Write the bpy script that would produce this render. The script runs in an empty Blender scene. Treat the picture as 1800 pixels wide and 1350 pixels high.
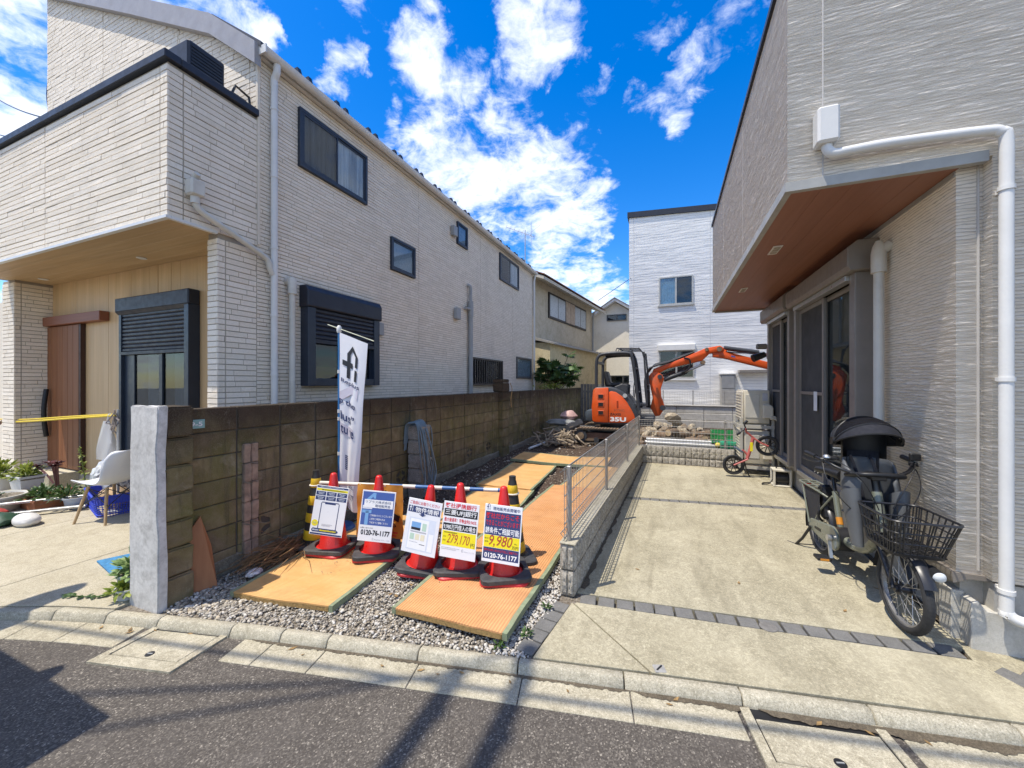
import bpy, bmesh, math, random
import numpy as np
from mathutils import Vector, Matrix, Euler
R_ = math.radians
random.seed(7)
SC = bpy.context.scene
COL = SC.collection

# ------------------------------------------------------------------ camera, sky, sun, exposure
cam_d = bpy.data.cameras.new('camera'); cam = bpy.data.objects.new('camera', cam_d); COL.objects.link(cam)
cam.location = (0, 0, 1.6); cam.rotation_euler = (R_(90), 0, math.atan(276/680.0))
cam_d.sensor_width = 36; cam_d.lens = 13.6; cam_d.shift_y = -0.0011
cam_d.clip_start = 0.05; cam_d.clip_end = 900
SC.camera = cam
SUN_TRAVEL = Vector((0.31, 0.285, -1.0)).normalized()
sun_d = bpy.data.lights.new('sun', 'SUN'); sun = bpy.data.objects.new('sun', sun_d); COL.objects.link(sun)
sun.rotation_euler = SUN_TRAVEL.to_track_quat('-Z', 'Y').to_euler()
sun_d.energy = 2.05; sun_d.angle = R_(0.55); sun_d.color = (1.0, 0.93, 0.81)
SC.view_settings.view_transform = 'Standard'; SC.view_settings.look = 'None'
SC.view_settings.exposure = 1.5; SC.view_settings.gamma = 1.0; SC.view_settings.use_curve_mapping = False
CLOUDS = [(-0.428,0.661,0.617,0.114,1.00),(-0.471,0.592,0.654,0.063,0.60),(-0.239,0.704,0.669,0.092,1.00),(-0.194,0.748,0.634,0.056,0.70),(-0.437,0.744,0.506,0.138,1.00),(-0.360,0.817,0.450,0.144,1.00),(-0.265,0.864,0.428,0.130,1.00),(-0.179,0.901,0.395,0.065,0.80),(-0.580,0.549,0.602,0.041,0.70),(-0.136,0.799,0.586,0.051,0.60),(0.015,0.827,0.563,0.057,0.60),(0.052,0.785,0.617,0.057,0.55),(-0.189,0.825,0.532,0.066,0.50),(-0.838,0.244,0.488,0.068,1.00),(-0.884,0.252,0.394,0.074,1.00),(-0.658,0.422,0.623,0.052,1.00),(-0.696,0.347,0.629,0.093,1.00),(-0.190,0.955,0.229,0.108,0.90),(-0.294,0.912,0.285,0.083,0.80),(-0.561,0.634,0.532,0.040,0.70),(-0.522,0.781,0.342,0.15,1.00),(0.072,0.918,0.389,0.020,0.60),(-0.508,0.544,0.668,0.040,0.50),(-0.055,0.752,0.657,0.051,0.35),(0.113,0.767,0.632,0.053,0.40),(-0.323,0.706,0.631,0.068,0.40)]   # where cloud banks stand: direction, angular size, thickness
def make_world():
    w = bpy.data.worlds.new('World'); SC.world = w; w.use_nodes = True
    nt = w.node_tree; N = nt.nodes; L = nt.links
    for n in list(N): N.remove(n)
    out = N.new('ShaderNodeOutputWorld'); bg = N.new('ShaderNodeBackground'); bg.inputs[1].default_value = 0.15
    L.new(bg.outputs[0], out.inputs[0])
    sky = N.new('ShaderNodeTexSky'); sky.sky_type = 'NISHITA'; sky.sun_disc = False
    sky.sun_elevation = math.asin(-SUN_TRAVEL.z); sky.sun_rotation = math.atan2(-SUN_TRAVEL.x, -SUN_TRAVEL.y)
    sky.air_density = 1.0; sky.dust_density = 0.3; sky.ozone_density = 2.5; sky.altitude = 50
    hsv = N.new('ShaderNodeHueSaturation'); hsv.inputs['Saturation'].default_value = 1.46; hsv.inputs['Hue'].default_value = 0.510; hsv.inputs['Value'].default_value = 0.60
    L.new(sky.outputs[0], hsv.inputs['Color'])
    tc = N.new('ShaderNodeTexCoord'); sep = N.new('ShaderNodeSeparateXYZ'); L.new(tc.outputs['Generated'], sep.inputs[0])
    def M(op, a, b=None, c=None):
        n = N.new('ShaderNodeMath'); n.operation = op
        for i, v in enumerate((a, b, c)):
            if v is None: continue
            if isinstance(v, (int, float)): n.inputs[i].default_value = v
            else: L.new(v, n.inputs[i])
        return n.outputs[0]
    zz = M('ADD', M('MAXIMUM', sep.outputs[2], 0.0), 0.22)
    cmb = N.new('ShaderNodeCombineXYZ'); L.new(M('DIVIDE', sep.outputs[0], zz), cmb.inputs[0]); L.new(M('DIVIDE', sep.outputs[1], zz), cmb.inputs[1])
    def noise(scale, det, rough, dist, off=(0, 0, 0), src=None):
        mp = N.new('ShaderNodeMapping'); mp.inputs['Location'].default_value = off; L.new(src or cmb.outputs[0], mp.inputs[0])
        n = N.new('ShaderNodeTexNoise'); n.inputs['Scale'].default_value = scale; n.inputs['Detail'].default_value = det
        n.inputs['Roughness'].default_value = rough; n.inputs['Distortion'].default_value = dist
        L.new(mp.outputs[0], n.inputs['Vector']); return n.outputs['Fac']
    n_big = noise(1.1, 3, .5, .2, (3.1, 1.7, 0)); n_det = noise(5.5, 9, .62, .5, (0.4, 2.2, 0)); n_fine = noise(15, 7, .65, .7, (1.4, .2, 0))
    wn = N.new('ShaderNodeTexNoise'); wn.inputs['Scale'].default_value = 5.0; wn.inputs['Detail'].default_value = 7; wn.inputs['Roughness'].default_value = .6; L.new(tc.outputs['Generated'], wn.inputs['Vector'])
    ws = N.new('ShaderNodeVectorMath'); ws.operation = 'SUBTRACT'; ws.inputs[1].default_value = (.5, .5, .5); L.new(wn.outputs['Color'], ws.inputs[0])
    wk = N.new('ShaderNodeVectorMath'); wk.operation = 'SCALE'; wk.inputs['Scale'].default_value = .30; L.new(ws.outputs[0], wk.inputs[0])
    wa = N.new('ShaderNodeVectorMath'); wa.operation = 'ADD'; L.new(tc.outputs['Generated'], wa.inputs[0]); L.new(wk.outputs[0], wa.inputs[1])
    wdir = N.new('ShaderNodeVectorMath'); wdir.operation = 'NORMALIZE'; L.new(wa.outputs[0], wdir.inputs[0])
    blob = None
    for (x, y, z, r, a) in CLOUDS:
        d = N.new('ShaderNodeVectorMath'); d.operation = 'DOT_PRODUCT'; d.inputs[1].default_value = (x, y, z)
        L.new(wdir.outputs[0], d.inputs[0])
        mr = N.new('ShaderNodeMapRange'); mr.interpolation_type = 'SMOOTHSTEP'
        mr.inputs[1].default_value = math.cos(r*1.28); mr.inputs[2].default_value = math.cos(r*0.15)
        mr.inputs[3].default_value = 0; mr.inputs[4].default_value = a
        L.new(d.outputs['Value'], mr.inputs[0])
        blob = mr.outputs[0] if blob is None else M('MAXIMUM', blob, mr.outputs[0])
    # rest of the sky: unseen broken cloud, its cover thickened to whiten the fill
    y_in = N.new('ShaderNodeVectorMath'); y_in.operation = 'DOT_PRODUCT'; y_in.inputs[1].default_value = (-.36, .87, .34)
    L.new(tc.outputs['Generated'], y_in.inputs[0])
    away = N.new('ShaderNodeMapRange'); away.inputs[1].default_value = 0.72; away.inputs[2].default_value = 0.45; away.inputs[3].default_value = 0; away.inputs[4].default_value = 1
    L.new(y_in.outputs['Value'], away.inputs[0])
    scat = N.new('ShaderNodeMapRange'); scat.interpolation_type = 'SMOOTHSTEP'; scat.inputs[1].default_value = .40; scat.inputs[2].default_value = .56; L.new(n_big, scat.inputs[0])
    blob = M('MAXIMUM', blob, M('MULTIPLY', scat.outputs[0], away.outputs[0]))
    dens = M('ADD', M('ADD', M('MULTIPLY', blob, 0.70), M('MULTIPLY', M('SUBTRACT', n_det, .5), 1.9)), M('MULTIPLY', M('SUBTRACT', n_fine, .5), 1.0))
    dens = M('MULTIPLY', dens, M('MINIMUM', M('MULTIPLY', blob, 5.0), 1.0))
    cm = N.new('ShaderNodeMapRange'); cm.interpolation_type = 'SMOOTHSTEP'; cm.inputs[1].default_value = .22; cm.inputs[2].default_value = 1.05; L.new(dens, cm.inputs[0])
    shade = N.new('ShaderNodeMapRange'); shade.inputs[1].default_value = .5; shade.inputs[2].default_value = 1.35; L.new(dens, shade.inputs[0])
    cc = N.new('ShaderNodeMix'); cc.data_type = 'RGBA'; cc.inputs['A'].default_value = (3.7, 3.8, 4.0, 1); cc.inputs['B'].default_value = (1.9, 2.0, 2.25, 1)
    n_sh = noise(3.2, 5, .6, .3, (7.3, 4.1, 0))
    L.new(M('MULTIPLY', shade.outputs[0], M('MULTIPLY', n_sh, 1.6)), cc.inputs['Factor'])
    mix = N.new('ShaderNodeMix'); mix.data_type = 'RGBA'; L.new(cm.outputs[0], mix.inputs['Factor'])
    L.new(hsv.outputs[0], mix.inputs['A']); L.new(cc.outputs['Result'], mix.inputs['B'])
    L.new(mix.outputs['Result'], bg.inputs[0])
make_world()

# ------------------------------------------------------------------ helpers
def rotz(a): return Matrix.Rotation(a, 3, 'Z')
class MB:
    """collects shapes; build() links them as ONE mesh object"""
    def __init__(s): s.v = []; s.f = []; s.m = []; s.mi = 0
    def add(s, vs, fs):
        o = len(s.v); s.v += [tuple(v) for v in vs]; s.f += [tuple(i+o for i in f) for f in fs]; s.m += [s.mi]*len(fs); return s
    def box(s, x0, x1, y0, y1, z0, z1):
        return s.add([(x0,y0,z0),(x1,y0,z0),(x1,y1,z0),(x0,y1,z0),(x0,y0,z1),(x1,y0,z1),(x1,y1,z1),(x0,y1,z1)],
              [(0,3,2,1),(4,5,6,7),(0,1,5,4),(1,2,6,5),(2,3,7,6),(3,0,4,7)])
    def obox(s, c, size, R=None):
        h = [k/2 for k in size]; c = Vector(c); R = R or Matrix.Identity(3)
        vs = [c + R @ Vector((a*h[0], b*h[1], d*h[2])) for d in (-1,1) for a,b in ((-1,-1),(1,-1),(1,1),(-1,1))]
        return s.add(vs, [(0,3,2,1),(4,5,6,7),(0,1,5,4),(1,2,6,5),(2,3,7,6),(3,0,4,7)])
    def bar(s, p0, p1, w, h, up=(0,0,1)):
        p0 = Vector(p0); p1 = Vector(p1); d = p1-p0; x = d.normalized(); u = Vector(up)
        y = u.cross(x); y = y.normalized() if y.length > 1e-5 else Vector((0,1,0)); z = x.cross(y)
        return s.obox((p0+p1)/2, (d.length, w, h), Matrix((x, y, z)).transposed())
    def cyl(s, p0, p1, r0, r1=None, n=12, cap=True):
        r1 = r0 if r1 is None else r1
        p0 = Vector(p0); p1 = Vector(p1); d = (p1-p0).normalized()
        a = d.orthogonal().normalized(); b = d.cross(a); vs = []
        for p, r in ((p0, r0), (p1, r1)):
            for i in range(n):
                t = 2*math.pi*i/n; vs.append(p + (a*math.cos(t)+b*math.sin(t))*r)
        fs = [(i, (i+1)%n, n+(i+1)%n, n+i) for i in range(n)]
        if cap: fs += [tuple(range(n-1,-1,-1)), tuple(range(n, 2*n))]
        return s.add(vs, fs)
    def tube(s, pts, r, n=8, closed=False, cap=True):
        P = [Vector(p) for p in pts]; m = len(P); rs = r if isinstance(r, (list, tuple)) else [r]*m
        T = []
        for i in range(m):
            if closed: t = P[(i+1)%m]-P[i-1]
            else: t = P[min(i+1,m-1)]-P[max(i-1,0)]
            T.append(t.normalized() if t.length > 1e-9 else Vector((0,0,1)))
        a = T[0].orthogonal().normalized(); vs = []
        for i in range(m):
            a = a - T[i]*a.dot(T[i]); a = a.normalized() if a.length > 1e-6 else T[i].orthogonal().normalized(); b = T[i].cross(a)
            for k in range(n):
                t = 2*math.pi*k/n; vs.append(P[i] + (a*math.cos(t)+b*math.sin(t))*rs[i])
        fs = []
        for i in range(m if closed else m-1):
            j = (i+1)%m
            for k in range(n): fs.append((i*n+k, i*n+(k+1)%n, j*n+(k+1)%n, j*n+k))
        if cap and not closed: fs += [tuple(range(n-1,-1,-1)), tuple(range((m-1)*n, m*n))]
        return s.add(vs, fs)
    def lathe(s, prof, n=24, M=None, cap=True):
        M = M or Matrix.Identity(4); vs = []
        for r, z in prof:
            for k in range(n):
                t = 2*math.pi*k/n; vs.append(M @ Vector((r*math.cos(t), r*math.sin(t), z)))
        m = len(prof); fs = [(i*n+k, i*n+(k+1)%n, (i+1)*n+(k+1)%n, (i+1)*n+k) for i in range(m-1) for k in range(n)]
        if cap: fs += [tuple(range(n-1,-1,-1)), tuple(range((m-1)*n, m*n))]
        return s.add(vs, fs)
    def prism(s, poly, ax, a0, a1):
        f = {'x': lambda p, a: (a, p[0], p[1]), 'y': lambda p, a: (p[0], a, p[1]), 'z': lambda p, a: (p[0], p[1], a)}[ax]
        n = len(poly); vs = [f(p, a0) for p in poly]+[f(p, a1) for p in poly]
        return s.add(vs, [tuple(range(n-1,-1,-1)), tuple(range(n, 2*n))]+[(i,(i+1)%n,n+(i+1)%n,n+i) for i in range(n)])
    def sheet(s, rows, closed=False):
        m = len(rows); n = len(rows[0]); vs = [p for r in rows for p in r]
        k = n if closed else n-1
        return s.add(vs, [(i*n+j, i*n+(j+1)%n, (i+1)*n+(j+1)%n, (i+1)*n+j) for i in range(m-1) for j in range(k)])
    def slab(s, rows, th):
        """a sheet given thickness th along -z (rows of points)"""
        lo = [[(p[0],p[1],p[2]-th) for p in r] for r in rows]
        m = len(rows); n = len(rows[0]); s.sheet(rows); s.sheet(lo)
        for a in (0, m-1): s.sheet([rows[a], lo[a]])
        for b in (0, n-1): s.sheet([[r[b] for r in rows], [r[b] for r in lo]])
        return s
    def tf(s, M):
        s.v = [tuple(M @ Vector(v)) for v in s.v]; return s
    def mesh(s, name, mats, smooth=None, bevel=0, seg=1, norm=True, weld=False):
        me = bpy.data.meshes.new(name); me.from_pydata(s.v, [], s.f)
        for m in (mats if isinstance(mats, (list, tuple)) else [mats]): me.materials.append(m)
        if any(s.m): me.polygons.foreach_set('material_index', s.m)
        if norm or bevel:
            bm = bmesh.new(); bm.from_mesh(me)
            if weld: bmesh.ops.remove_doubles(bm, verts=bm.verts, dist=1e-5)
            if norm: bmesh.ops.recalc_face_normals(bm, faces=bm.faces)
            if bevel:
                es = [e for e in bm.edges if len(e.link_faces) == 2 and e.calc_face_angle(0) > .6]
                bmesh.ops.bevel(bm, geom=es, offset=bevel, segments=seg, affect='EDGES', profile=.5)
            bm.to_mesh(me); bm.free()
        if smooth:
            me.polygons.foreach_set('use_smooth', [True]*len(me.polygons)); me.set_sharp_from_angle(angle=R_(smooth))
        me.update(); return me
    def build(s, name, mats, parent=None, smooth=None, bevel=0, seg=1, local=False, norm=True, weld=False, **kw):
        o = bpy.data.objects.new(name, s.mesh(name, mats, smooth, bevel, seg, norm, weld)); COL.objects.link(o)
        if parent: attach(o, parent, local)
        for k, v in kw.items(): o[k] = v
        return o
def wm(o):
    m = o.matrix_basis.copy()
    return wm(o.parent) @ o.matrix_parent_inverse @ m if o.parent else m
def attach(o, parent, local=False):
    o.parent = parent
    if not local: o.matrix_parent_inverse = wm(parent).inverted()
def thing(name, label, cat, loc=(0,0,0), rz=0, group=None):
    o = bpy.data.objects.new(name, None); COL.objects.link(o); o.empty_display_size = .1
    o.location = loc; o.rotation_euler = (0, 0, rz); return tag(o, label, cat, group)
def tag(o, label, cat, group=None):
    o['label'] = label; o['category'] = cat
    if group: o['group'] = group
    return o
def struct(o): o['kind'] = 'structure'; return o
def stuff(o): o['kind'] = 'stuff'; return o
def inst(name, me, parent=None, loc=None, rot=None, scale=None, local=False):
    o = bpy.data.objects.new(name, me); COL.objects.link(o)
    if loc is not None: o.location = loc
    if rot is not None: o.rotation_euler = rot
    if scale is not None: o.scale = scale
    if parent: attach(o, parent, local)
    return o
def copy_tree(o, parent=None):
    c = o.copy(); COL.objects.link(c)
    if parent: c.parent = parent
    for ch in list(o.children): copy_tree(ch, c)
    return c
def arc(c, r, a0, a1, n, plane='xz'):
    out = []
    for i in range(n+1):
        t = R_(a0+(a1-a0)*i/n); x = r*math.cos(t); y = r*math.sin(t)
        out.append({'xz': (c[0]+x, c[1], c[2]+y), 'xy': (c[0]+x, c[1]+y, c[2]), 'yz': (c[0], c[1]+x, c[2]+y)}[plane])
    return out
def bez(p0, p1, p2, n=10):
    p0, p1, p2 = Vector(p0), Vector(p1), Vector(p2)
    return [p0*(1-t)**2 + p1*2*t*(1-t) + p2*t*t for t in [i/n for i in range(n+1)]]
def smooth_path(pts, n=6):
    """Catmull-Rom through the points"""
    P = [Vector(p) for p in pts]; P = [P[0]*2-P[1]]+P+[P[-1]*2-P[-2]]; out = []
    for i in range(1, len(P)-2):
        for k in range(n):
            t = k/n; a, b, c, d = P[i-1], P[i], P[i+1], P[i+2]
            out.append(.5*((2*b)+(c-a)*t+(2*a-5*b+4*c-d)*t*t+(3*b-a-3*c+d)*t**3))
    out.append(P[-2]); return out

# ------------------------------------------------------------------ materials
class NT:
    def __init__(s, name):
        s.mat = bpy.data.materials.new(name); s.mat.use_nodes = True; s.nt = s.mat.node_tree; s.N = s.nt.nodes; s.L = s.nt.links
        s.p = s.N['Principled BSDF']; s.out = s.N['Material Output']; s.geo = s.N.new('ShaderNodeNewGeometry')
        s.pos = s.geo.outputs['Position']
    def set(s, sock, v):
        if isinstance(v, bpy.types.NodeSocket): s.L.new(v, sock)
        elif isinstance(v, (tuple, list)): sock.default_value = tuple(v)+((1,) if len(v) == 3 and sock.type == 'RGBA' else ())
        else: sock.default_value = v
    def math(s, op, a, b=None, c=None):
        n = s.N.new('ShaderNodeMath'); n.operation = op
        for i, v in enumerate((a, b, c)):
            if v is not None: s.set(n.inputs[i], v)
        return n.outputs[0]
    def map(s, scale=(1,1,1), src=None, loc=(0,0,0), rot=(0,0,0)):
        n = s.N.new('ShaderNodeMapping'); n.inputs['Scale'].default_value = scale; n.inputs['Location'].default_value = loc; n.inputs['Rotation'].default_value = rot
        s.L.new(src or s.pos, n.inputs[0]); return n.outputs[0]
    def noise(s, scale, det=5, rough=.55, dist=0, src=None, stretch=None, col=False):
        n = s.N.new('ShaderNodeTexNoise'); n.inputs['Scale'].default_value = scale; n.inputs['Detail'].default_value = det
        n.inputs['Roughness'].default_value = rough; n.inputs['Distortion'].default_value = dist
        s.L.new(s.map(stretch, src) if stretch else (src or s.pos), n.inputs['Vector']); return n.outputs['Color' if col else 'Fac']
    def vor(s, scale, feature='F1', src=None, out='Distance', rnd=1):
        n = s.N.new('ShaderNodeTexVoronoi'); n.inputs['Scale'].default_value = scale; n.feature = feature; n.inputs['Randomness'].default_value = rnd
        s.L.new(src or s.pos, n.inputs['Vector']); return n.outputs[out]
    def ramp(s, fac, stops, interp='LINEAR'):
        n = s.N.new('ShaderNodeValToRGB'); n.color_ramp.interpolation = interp; e = n.color_ramp.elements
        while len(e) < len(stops): e.new(.5)
        for i, (p, c) in enumerate(stops):
            e[i].position = p; e[i].color = tuple(c)+(1,) if isinstance(c, (tuple, list)) else (c, c, c, 1)
        s.L.new(fac, n.inputs[0]); return n.outputs[0]
    def mix(s, f, a, b, mode='MIX'):
        n = s.N.new('ShaderNodeMix'); n.data_type = 'RGBA'; n.blend_type = mode
        s.set(n.inputs['Factor'], f); s.set(n.inputs['A'], a); s.set(n.inputs['B'], b); return n.outputs['Result']
    def rng(s, v, a, b, c=0, d=1):
        n = s.N.new('ShaderNodeMapRange'); s.L.new(v, n.inputs[0])
        for i, k in enumerate((a, b, c, d)): n.inputs[i+1].default_value = k
        return n.outputs[0]
    def rnd(s): return s.N.new('ShaderNodeObjectInfo').outputs['Random']
    def sep(s, src=None):
        n = s.N.new('ShaderNodeSeparateXYZ'); s.L.new(src or s.pos, n.inputs[0]); return n.outputs
    def bump(s, h, strength=.5, dist=.01, nrm=None):
        n = s.N.new('ShaderNodeBump'); n.inputs['Strength'].default_value = strength; n.inputs['Distance'].default_value = dist
        s.L.new(h, n.inputs['Height'])
        if nrm: s.L.new(nrm, n.inputs['Normal'])
        s.L.new(n.outputs[0], s.p.inputs['Normal']); return n.outputs[0]
    def fin(s, col=None, rough=None, metal=None, spec=None, **kw):
        if col is not None: s.set(s.p.inputs['Base Color'], col)
        if rough is not None: s.set(s.p.inputs['Roughness'], rough)
        if metal is not None: s.set(s.p.inputs['Metallic'], metal)
        if spec is not None: s.set(s.p.inputs['Specular IOR Level'], spec)
        for k, v in kw.items(): s.set(s.p.inputs[k.replace('_', ' ')], v)
        return s.mat
def mul(c, k): return tuple(min(1, x*k) for x in c)
MATS = {}
def pm(name, col, rough=.5, var=.12, scale=6, metal=0, bump=0, bscale=40, spec=.4, rnd=0, dirt=None, bdist=.004, coat=0):
    """painted / plain material with uneven colour, gloss and fine relief"""
    if name in MATS: return MATS[name]
    t = NT(name); n = t.noise(scale, 6, .6)
    c = t.ramp(n, [(.3, mul(col, 1-var)), (.7, mul(col, 1+var))])
    if rnd: c = t.mix(t.rng(t.rnd(), 0, 1, 0, rnd), c, mul(col, .45))
    if dirt:
        d = t.noise(scale*.45, 8, .7, .4); c = t.mix(t.rng(d, .48, .75, 0, .7), c, dirt)
    r = t.rng(t.noise(scale*2.3, 5), .3, .7, max(0, rough-.08), min(1, rough+.1))
    if bump: t.bump(t.noise(bscale, 4), bump, bdist)
    MATS[name] = t.fin(c, r, metal, spec)
    if coat: t.p.inputs['Coat Weight'].default_value = coat
    return MATS[name]
def glass_mat(name, tint=(.80,.84,.86), rough=.02, base=.035):
    t = NT(name); tr = t.N.new('ShaderNodeBsdfTransparent'); tr.inputs[0].default_value = tint+(1,)
    gl = t.N.new('ShaderNodeBsdfGlossy'); gl.inputs['Roughness'].default_value = rough; gl.inputs[0].default_value = (.9,.95,1,1)
    lw = t.N.new('ShaderNodeLayerWeight')
    f = t.math('ADD', t.math('MULTIPLY', t.math('POWER', lw.outputs['Facing'], 4.0), .55), base)
    b = t.N.new('ShaderNodeBump'); b.inputs['Strength'].default_value = .03; b.inputs['Distance'].default_value = .02
    t.L.new(t.noise(1.3, 2), b.inputs['Height']); t.L.new(b.outputs[0], gl.inputs['Normal'])
    mx = t.N.new('ShaderNodeMixShader'); t.L.new(f, mx.inputs[0]); t.L.new(tr.outputs[0], mx.inputs[1]); t.L.new(gl.outputs[0], mx.inputs[2])
    t.L.new(mx.outputs[0], t.out.inputs[0]); return t.mat
def m_asphalt():
    t = NT('asphalt'); a = t.vor(150, 'F1', out='Color'); d = t.vor(150, 'F1')
    g = t.N.new('ShaderNodeRGBToBW'); t.L.new(a, g.inputs[0])
    c = t.ramp(g.outputs[0], [(.25, (.055,.047,.039)), (.6, (.10,.087,.071)), (.82, (.165,.145,.12)), (.93, (.36,.32,.26))])
    big = t.noise(1.4, 6, .6); c = t.mix(t.rng(big, .35, .7, 0, .45), c, (.064,.054,.046))
    patch = t.noise(5, 5, .6, .5); c = t.mix(t.rng(patch, .5, .7, 0, .3), c, (.12,.105,.09))
    t.bump(t.math('ADD', t.rng(d, 0, .006, 1, 0), t.math('MULTIPLY', t.noise(60, 3), .6)), .8, .004)
    return t.fin(c, .8, spec=.35)
def m_concrete(name, c0, c1, stain, scale=2.2, fine=170, streak=False, speck=1.0):
    t = NT(name); n = t.noise(scale, 9, .68, .6)
    c = t.ramp(n, [(.3, c0), (.62, c1)])
    s = t.noise(scale*2.6, 8, .7, 1.2); c = t.mix(t.rng(s, .5, .72, 0, .75), c, stain)
    sp = t.noise(fine, 3, .7); c = t.mix(t.rng(sp, .48, .62, 0, .62*speck), c, mul(c0, .42)); mo = t.noise(scale*9, 6, .7, .8); c = t.mix(t.rng(mo, .46, .66, 0, .45*(.4+.6*speck)), c, mul(stain, .8))
    sp2 = t.noise(fine*.45, 3, .7); c = t.mix(t.rng(sp2, .52, .66, 0, .5*speck), c, mul(c1, 1.35))
    if streak:
        g1 = t.noise(75, 4, .75, .4); c = t.mix(t.rng(g1, .45, .64, 0, .5), c, mul(c0, .55)); g2 = t.noise(48, 4, .7, .3); c = t.mix(t.rng(g2, .52, .68, 0, .45), c, mul(c1, 1.3))
        a = t.noise(1, 6, .7, .8, stretch=(5, .9, 1)); c = t.mix(t.rng(a, .5, .68, 0, .5), c, mul(stain, .75)); w_ = t.noise(1.1, 6, .65, .5); c = t.mix(t.rng(w_, .5, .7, 0, .45), c, mul(c1, 1.15))
    h = t.math('ADD', t.math('MULTIPLY', n, .4), t.noise(fine*.8, 4, .7))
    t.bump(h, .55, .004); return t.fin(c, .85, spec=.25)
def m_block():
    t = NT('aged_block'); r = t.rnd(); z = t.sep()[2]
    n = t.noise(4.5, 8, .65, .4); c = t.ramp(n, [(.3, (.12,.09,.048)), (.5, (.215,.165,.09)), (.72, (.34,.275,.16))])
    c = t.mix(t.rng(r, 0, 1, 0, .5), c, (.12,.10,.075))
    moss = t.noise(2.2, 8, .7, .6); c = t.mix(t.rng(moss, .42, .66, 0, .8), c, (.12,.115,.03))
    top = t.math('ADD', z, t.math('MULTIPLY', t.noise(3, 6, .7), .55)); c = t.mix(t.rng(top, 1.22, 1.62, 0, .88), c, (.04,.026,.02))
    st = t.noise(1, 6, .7, .3, stretch=(9, 9, .8)); c = t.mix(t.rng(st, .52, .68, 0, .65), c, (.055,.048,.036))
    eff = t.noise(2.9, 7, .75, .5); c = t.mix(t.rng(eff, .58, .74, 0, .5), c, (.36,.32,.25))
    g = t.noise(120, 4, .75); c = t.mix(t.rng(g, .5, .75, 0, .35), c, (.32,.28,.2))
    t.bump(t.math('ADD', g, t.math('MULTIPLY', n, .8)), .6, .006); return t.fin(c, .92, spec=.2)
def m_wave(name, col, dark, pitch=.024, amp=.011, bstr=1.0):
    """siding with trowelled horizontal ridges"""
    t = NT(name); z = t.sep()[2]
    k_ = .021/pitch; wob = t.noise(1, 3, .5, .2, stretch=(2.4*k_, 2.4*k_, 9*k_)); wob2 = t.noise(1, 3, .5, stretch=(9*k_, 9*k_, 50*k_))
    ph = t.math('ADD', t.math('MULTIPLY', z, 1/pitch), t.math('ADD', t.math('MULTIPLY', wob, 1.7), t.math('MULTIPLY', wob2, .85)))
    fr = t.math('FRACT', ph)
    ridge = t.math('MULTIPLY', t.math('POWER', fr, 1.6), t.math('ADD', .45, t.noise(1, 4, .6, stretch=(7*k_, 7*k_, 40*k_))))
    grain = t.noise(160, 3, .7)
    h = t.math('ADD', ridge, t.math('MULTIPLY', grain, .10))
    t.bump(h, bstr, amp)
    lo = t.rng(fr, 0, .34, .85, 0); c = t.mix(lo, t.ramp(t.noise(2.5, 6, .6), [(.3, mul(col, .95)), (.7, mul(col, 1.04))]), dark)  # dark line under each ridge: ridge shade put into the colour
    return t.fin(c, .85, spec=.2)
def m_brick(name, c0, c1):
    t = NT(name); at = t.N.new('ShaderNodeAttribute'); at.attribute_name = 'tint'
    g = t.noise(70, 5, .7); c = t.mix(at.outputs['Fac'], c0, c1); c = t.mix(t.rng(g, .42, .7, 0, .35), c, mul(c0, .68))
    st = t.noise(1, 5, .65, .2, stretch=(1.5, 1.5, .35)); c = t.mix(t.rng(st, .52, .75, 0, .38), c, mul(c0, .70))
    t.bump(t.math('ADD', g, t.math('MULTIPLY', t.noise(1, 4, .6, stretch=(14, 14, 45)), 1.2)), .55, .005); return t.fin(c, .8, spec=.25)
def m_wood(name, c0, c1, axis='x', grain=1.0, rough=.5):
    t = NT(name); st = {'x': (1.2, 30, 30), 'y': (30, 1.2, 30), 'z': (30, 30, 1.0)}[axis]
    n = t.noise(grain, 6, .65, .5, stretch=st); n2 = t.noise(grain*.35, 4, .6, .2, stretch=st)
    c = t.ramp(n, [(.25, c0), (.75, c1)]); c = t.mix(t.rng(n2, .4, .65, 0, .4), c, mul(c0, .75))
    t.bump(n, .12, .002); return t.fin(c, rough, spec=.35)
def m_tatami(name, c0, c1, rib=False):
    t = NT(name); tc = t.N.new('ShaderNodeTexCoord'); s = t.sep(tc.outputs['Object'])
    w = t.math('SINE', t.math('MULTIPLY', s[0 if rib else 1], 2*math.pi/(.021 if rib else .0155))); w2 = t.math('SINE', t.math('MULTIPLY', s[1 if rib else 0], 2*math.pi/(.012 if rib else .0078)))
    weave = t.math('ADD', t.math('MULTIPLY', w, .6), t.math('MULTIPLY', t.math('MULTIPLY', w2, w), .4))
    b = t.noise(1, 5, .65, .3, src=tc.outputs['Object'], stretch=(2.2, 7, 1)); c = t.ramp(b, [(.3, c0), (.7, c1)])
    c = t.mix(t.rng(weave, -1, .5, .75 if rib else .38, 0), c, mul(c0, .38))
    st = t.noise(2.6, 8, .75, .8); c = t.mix(t.rng(st, .48, .72, 0, .6), c, (c0[0]*.5, c0[1]*.52, c0[2]*.62)); sp = t.noise(55, 4, .8); c = t.mix(t.rng(sp, .62, .74, 0, .55), c, (.16,.10,.05)); fd = t.noise(1.3, 4, .6); c = t.mix(t.rng(fd, .45, .7, 0, .35), c, (c1[0], c1[1]*1.05, c1[2]*1.3))
    t.bump(weave, .7, .003); return t.fin(c, .75, spec=.25)
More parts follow.
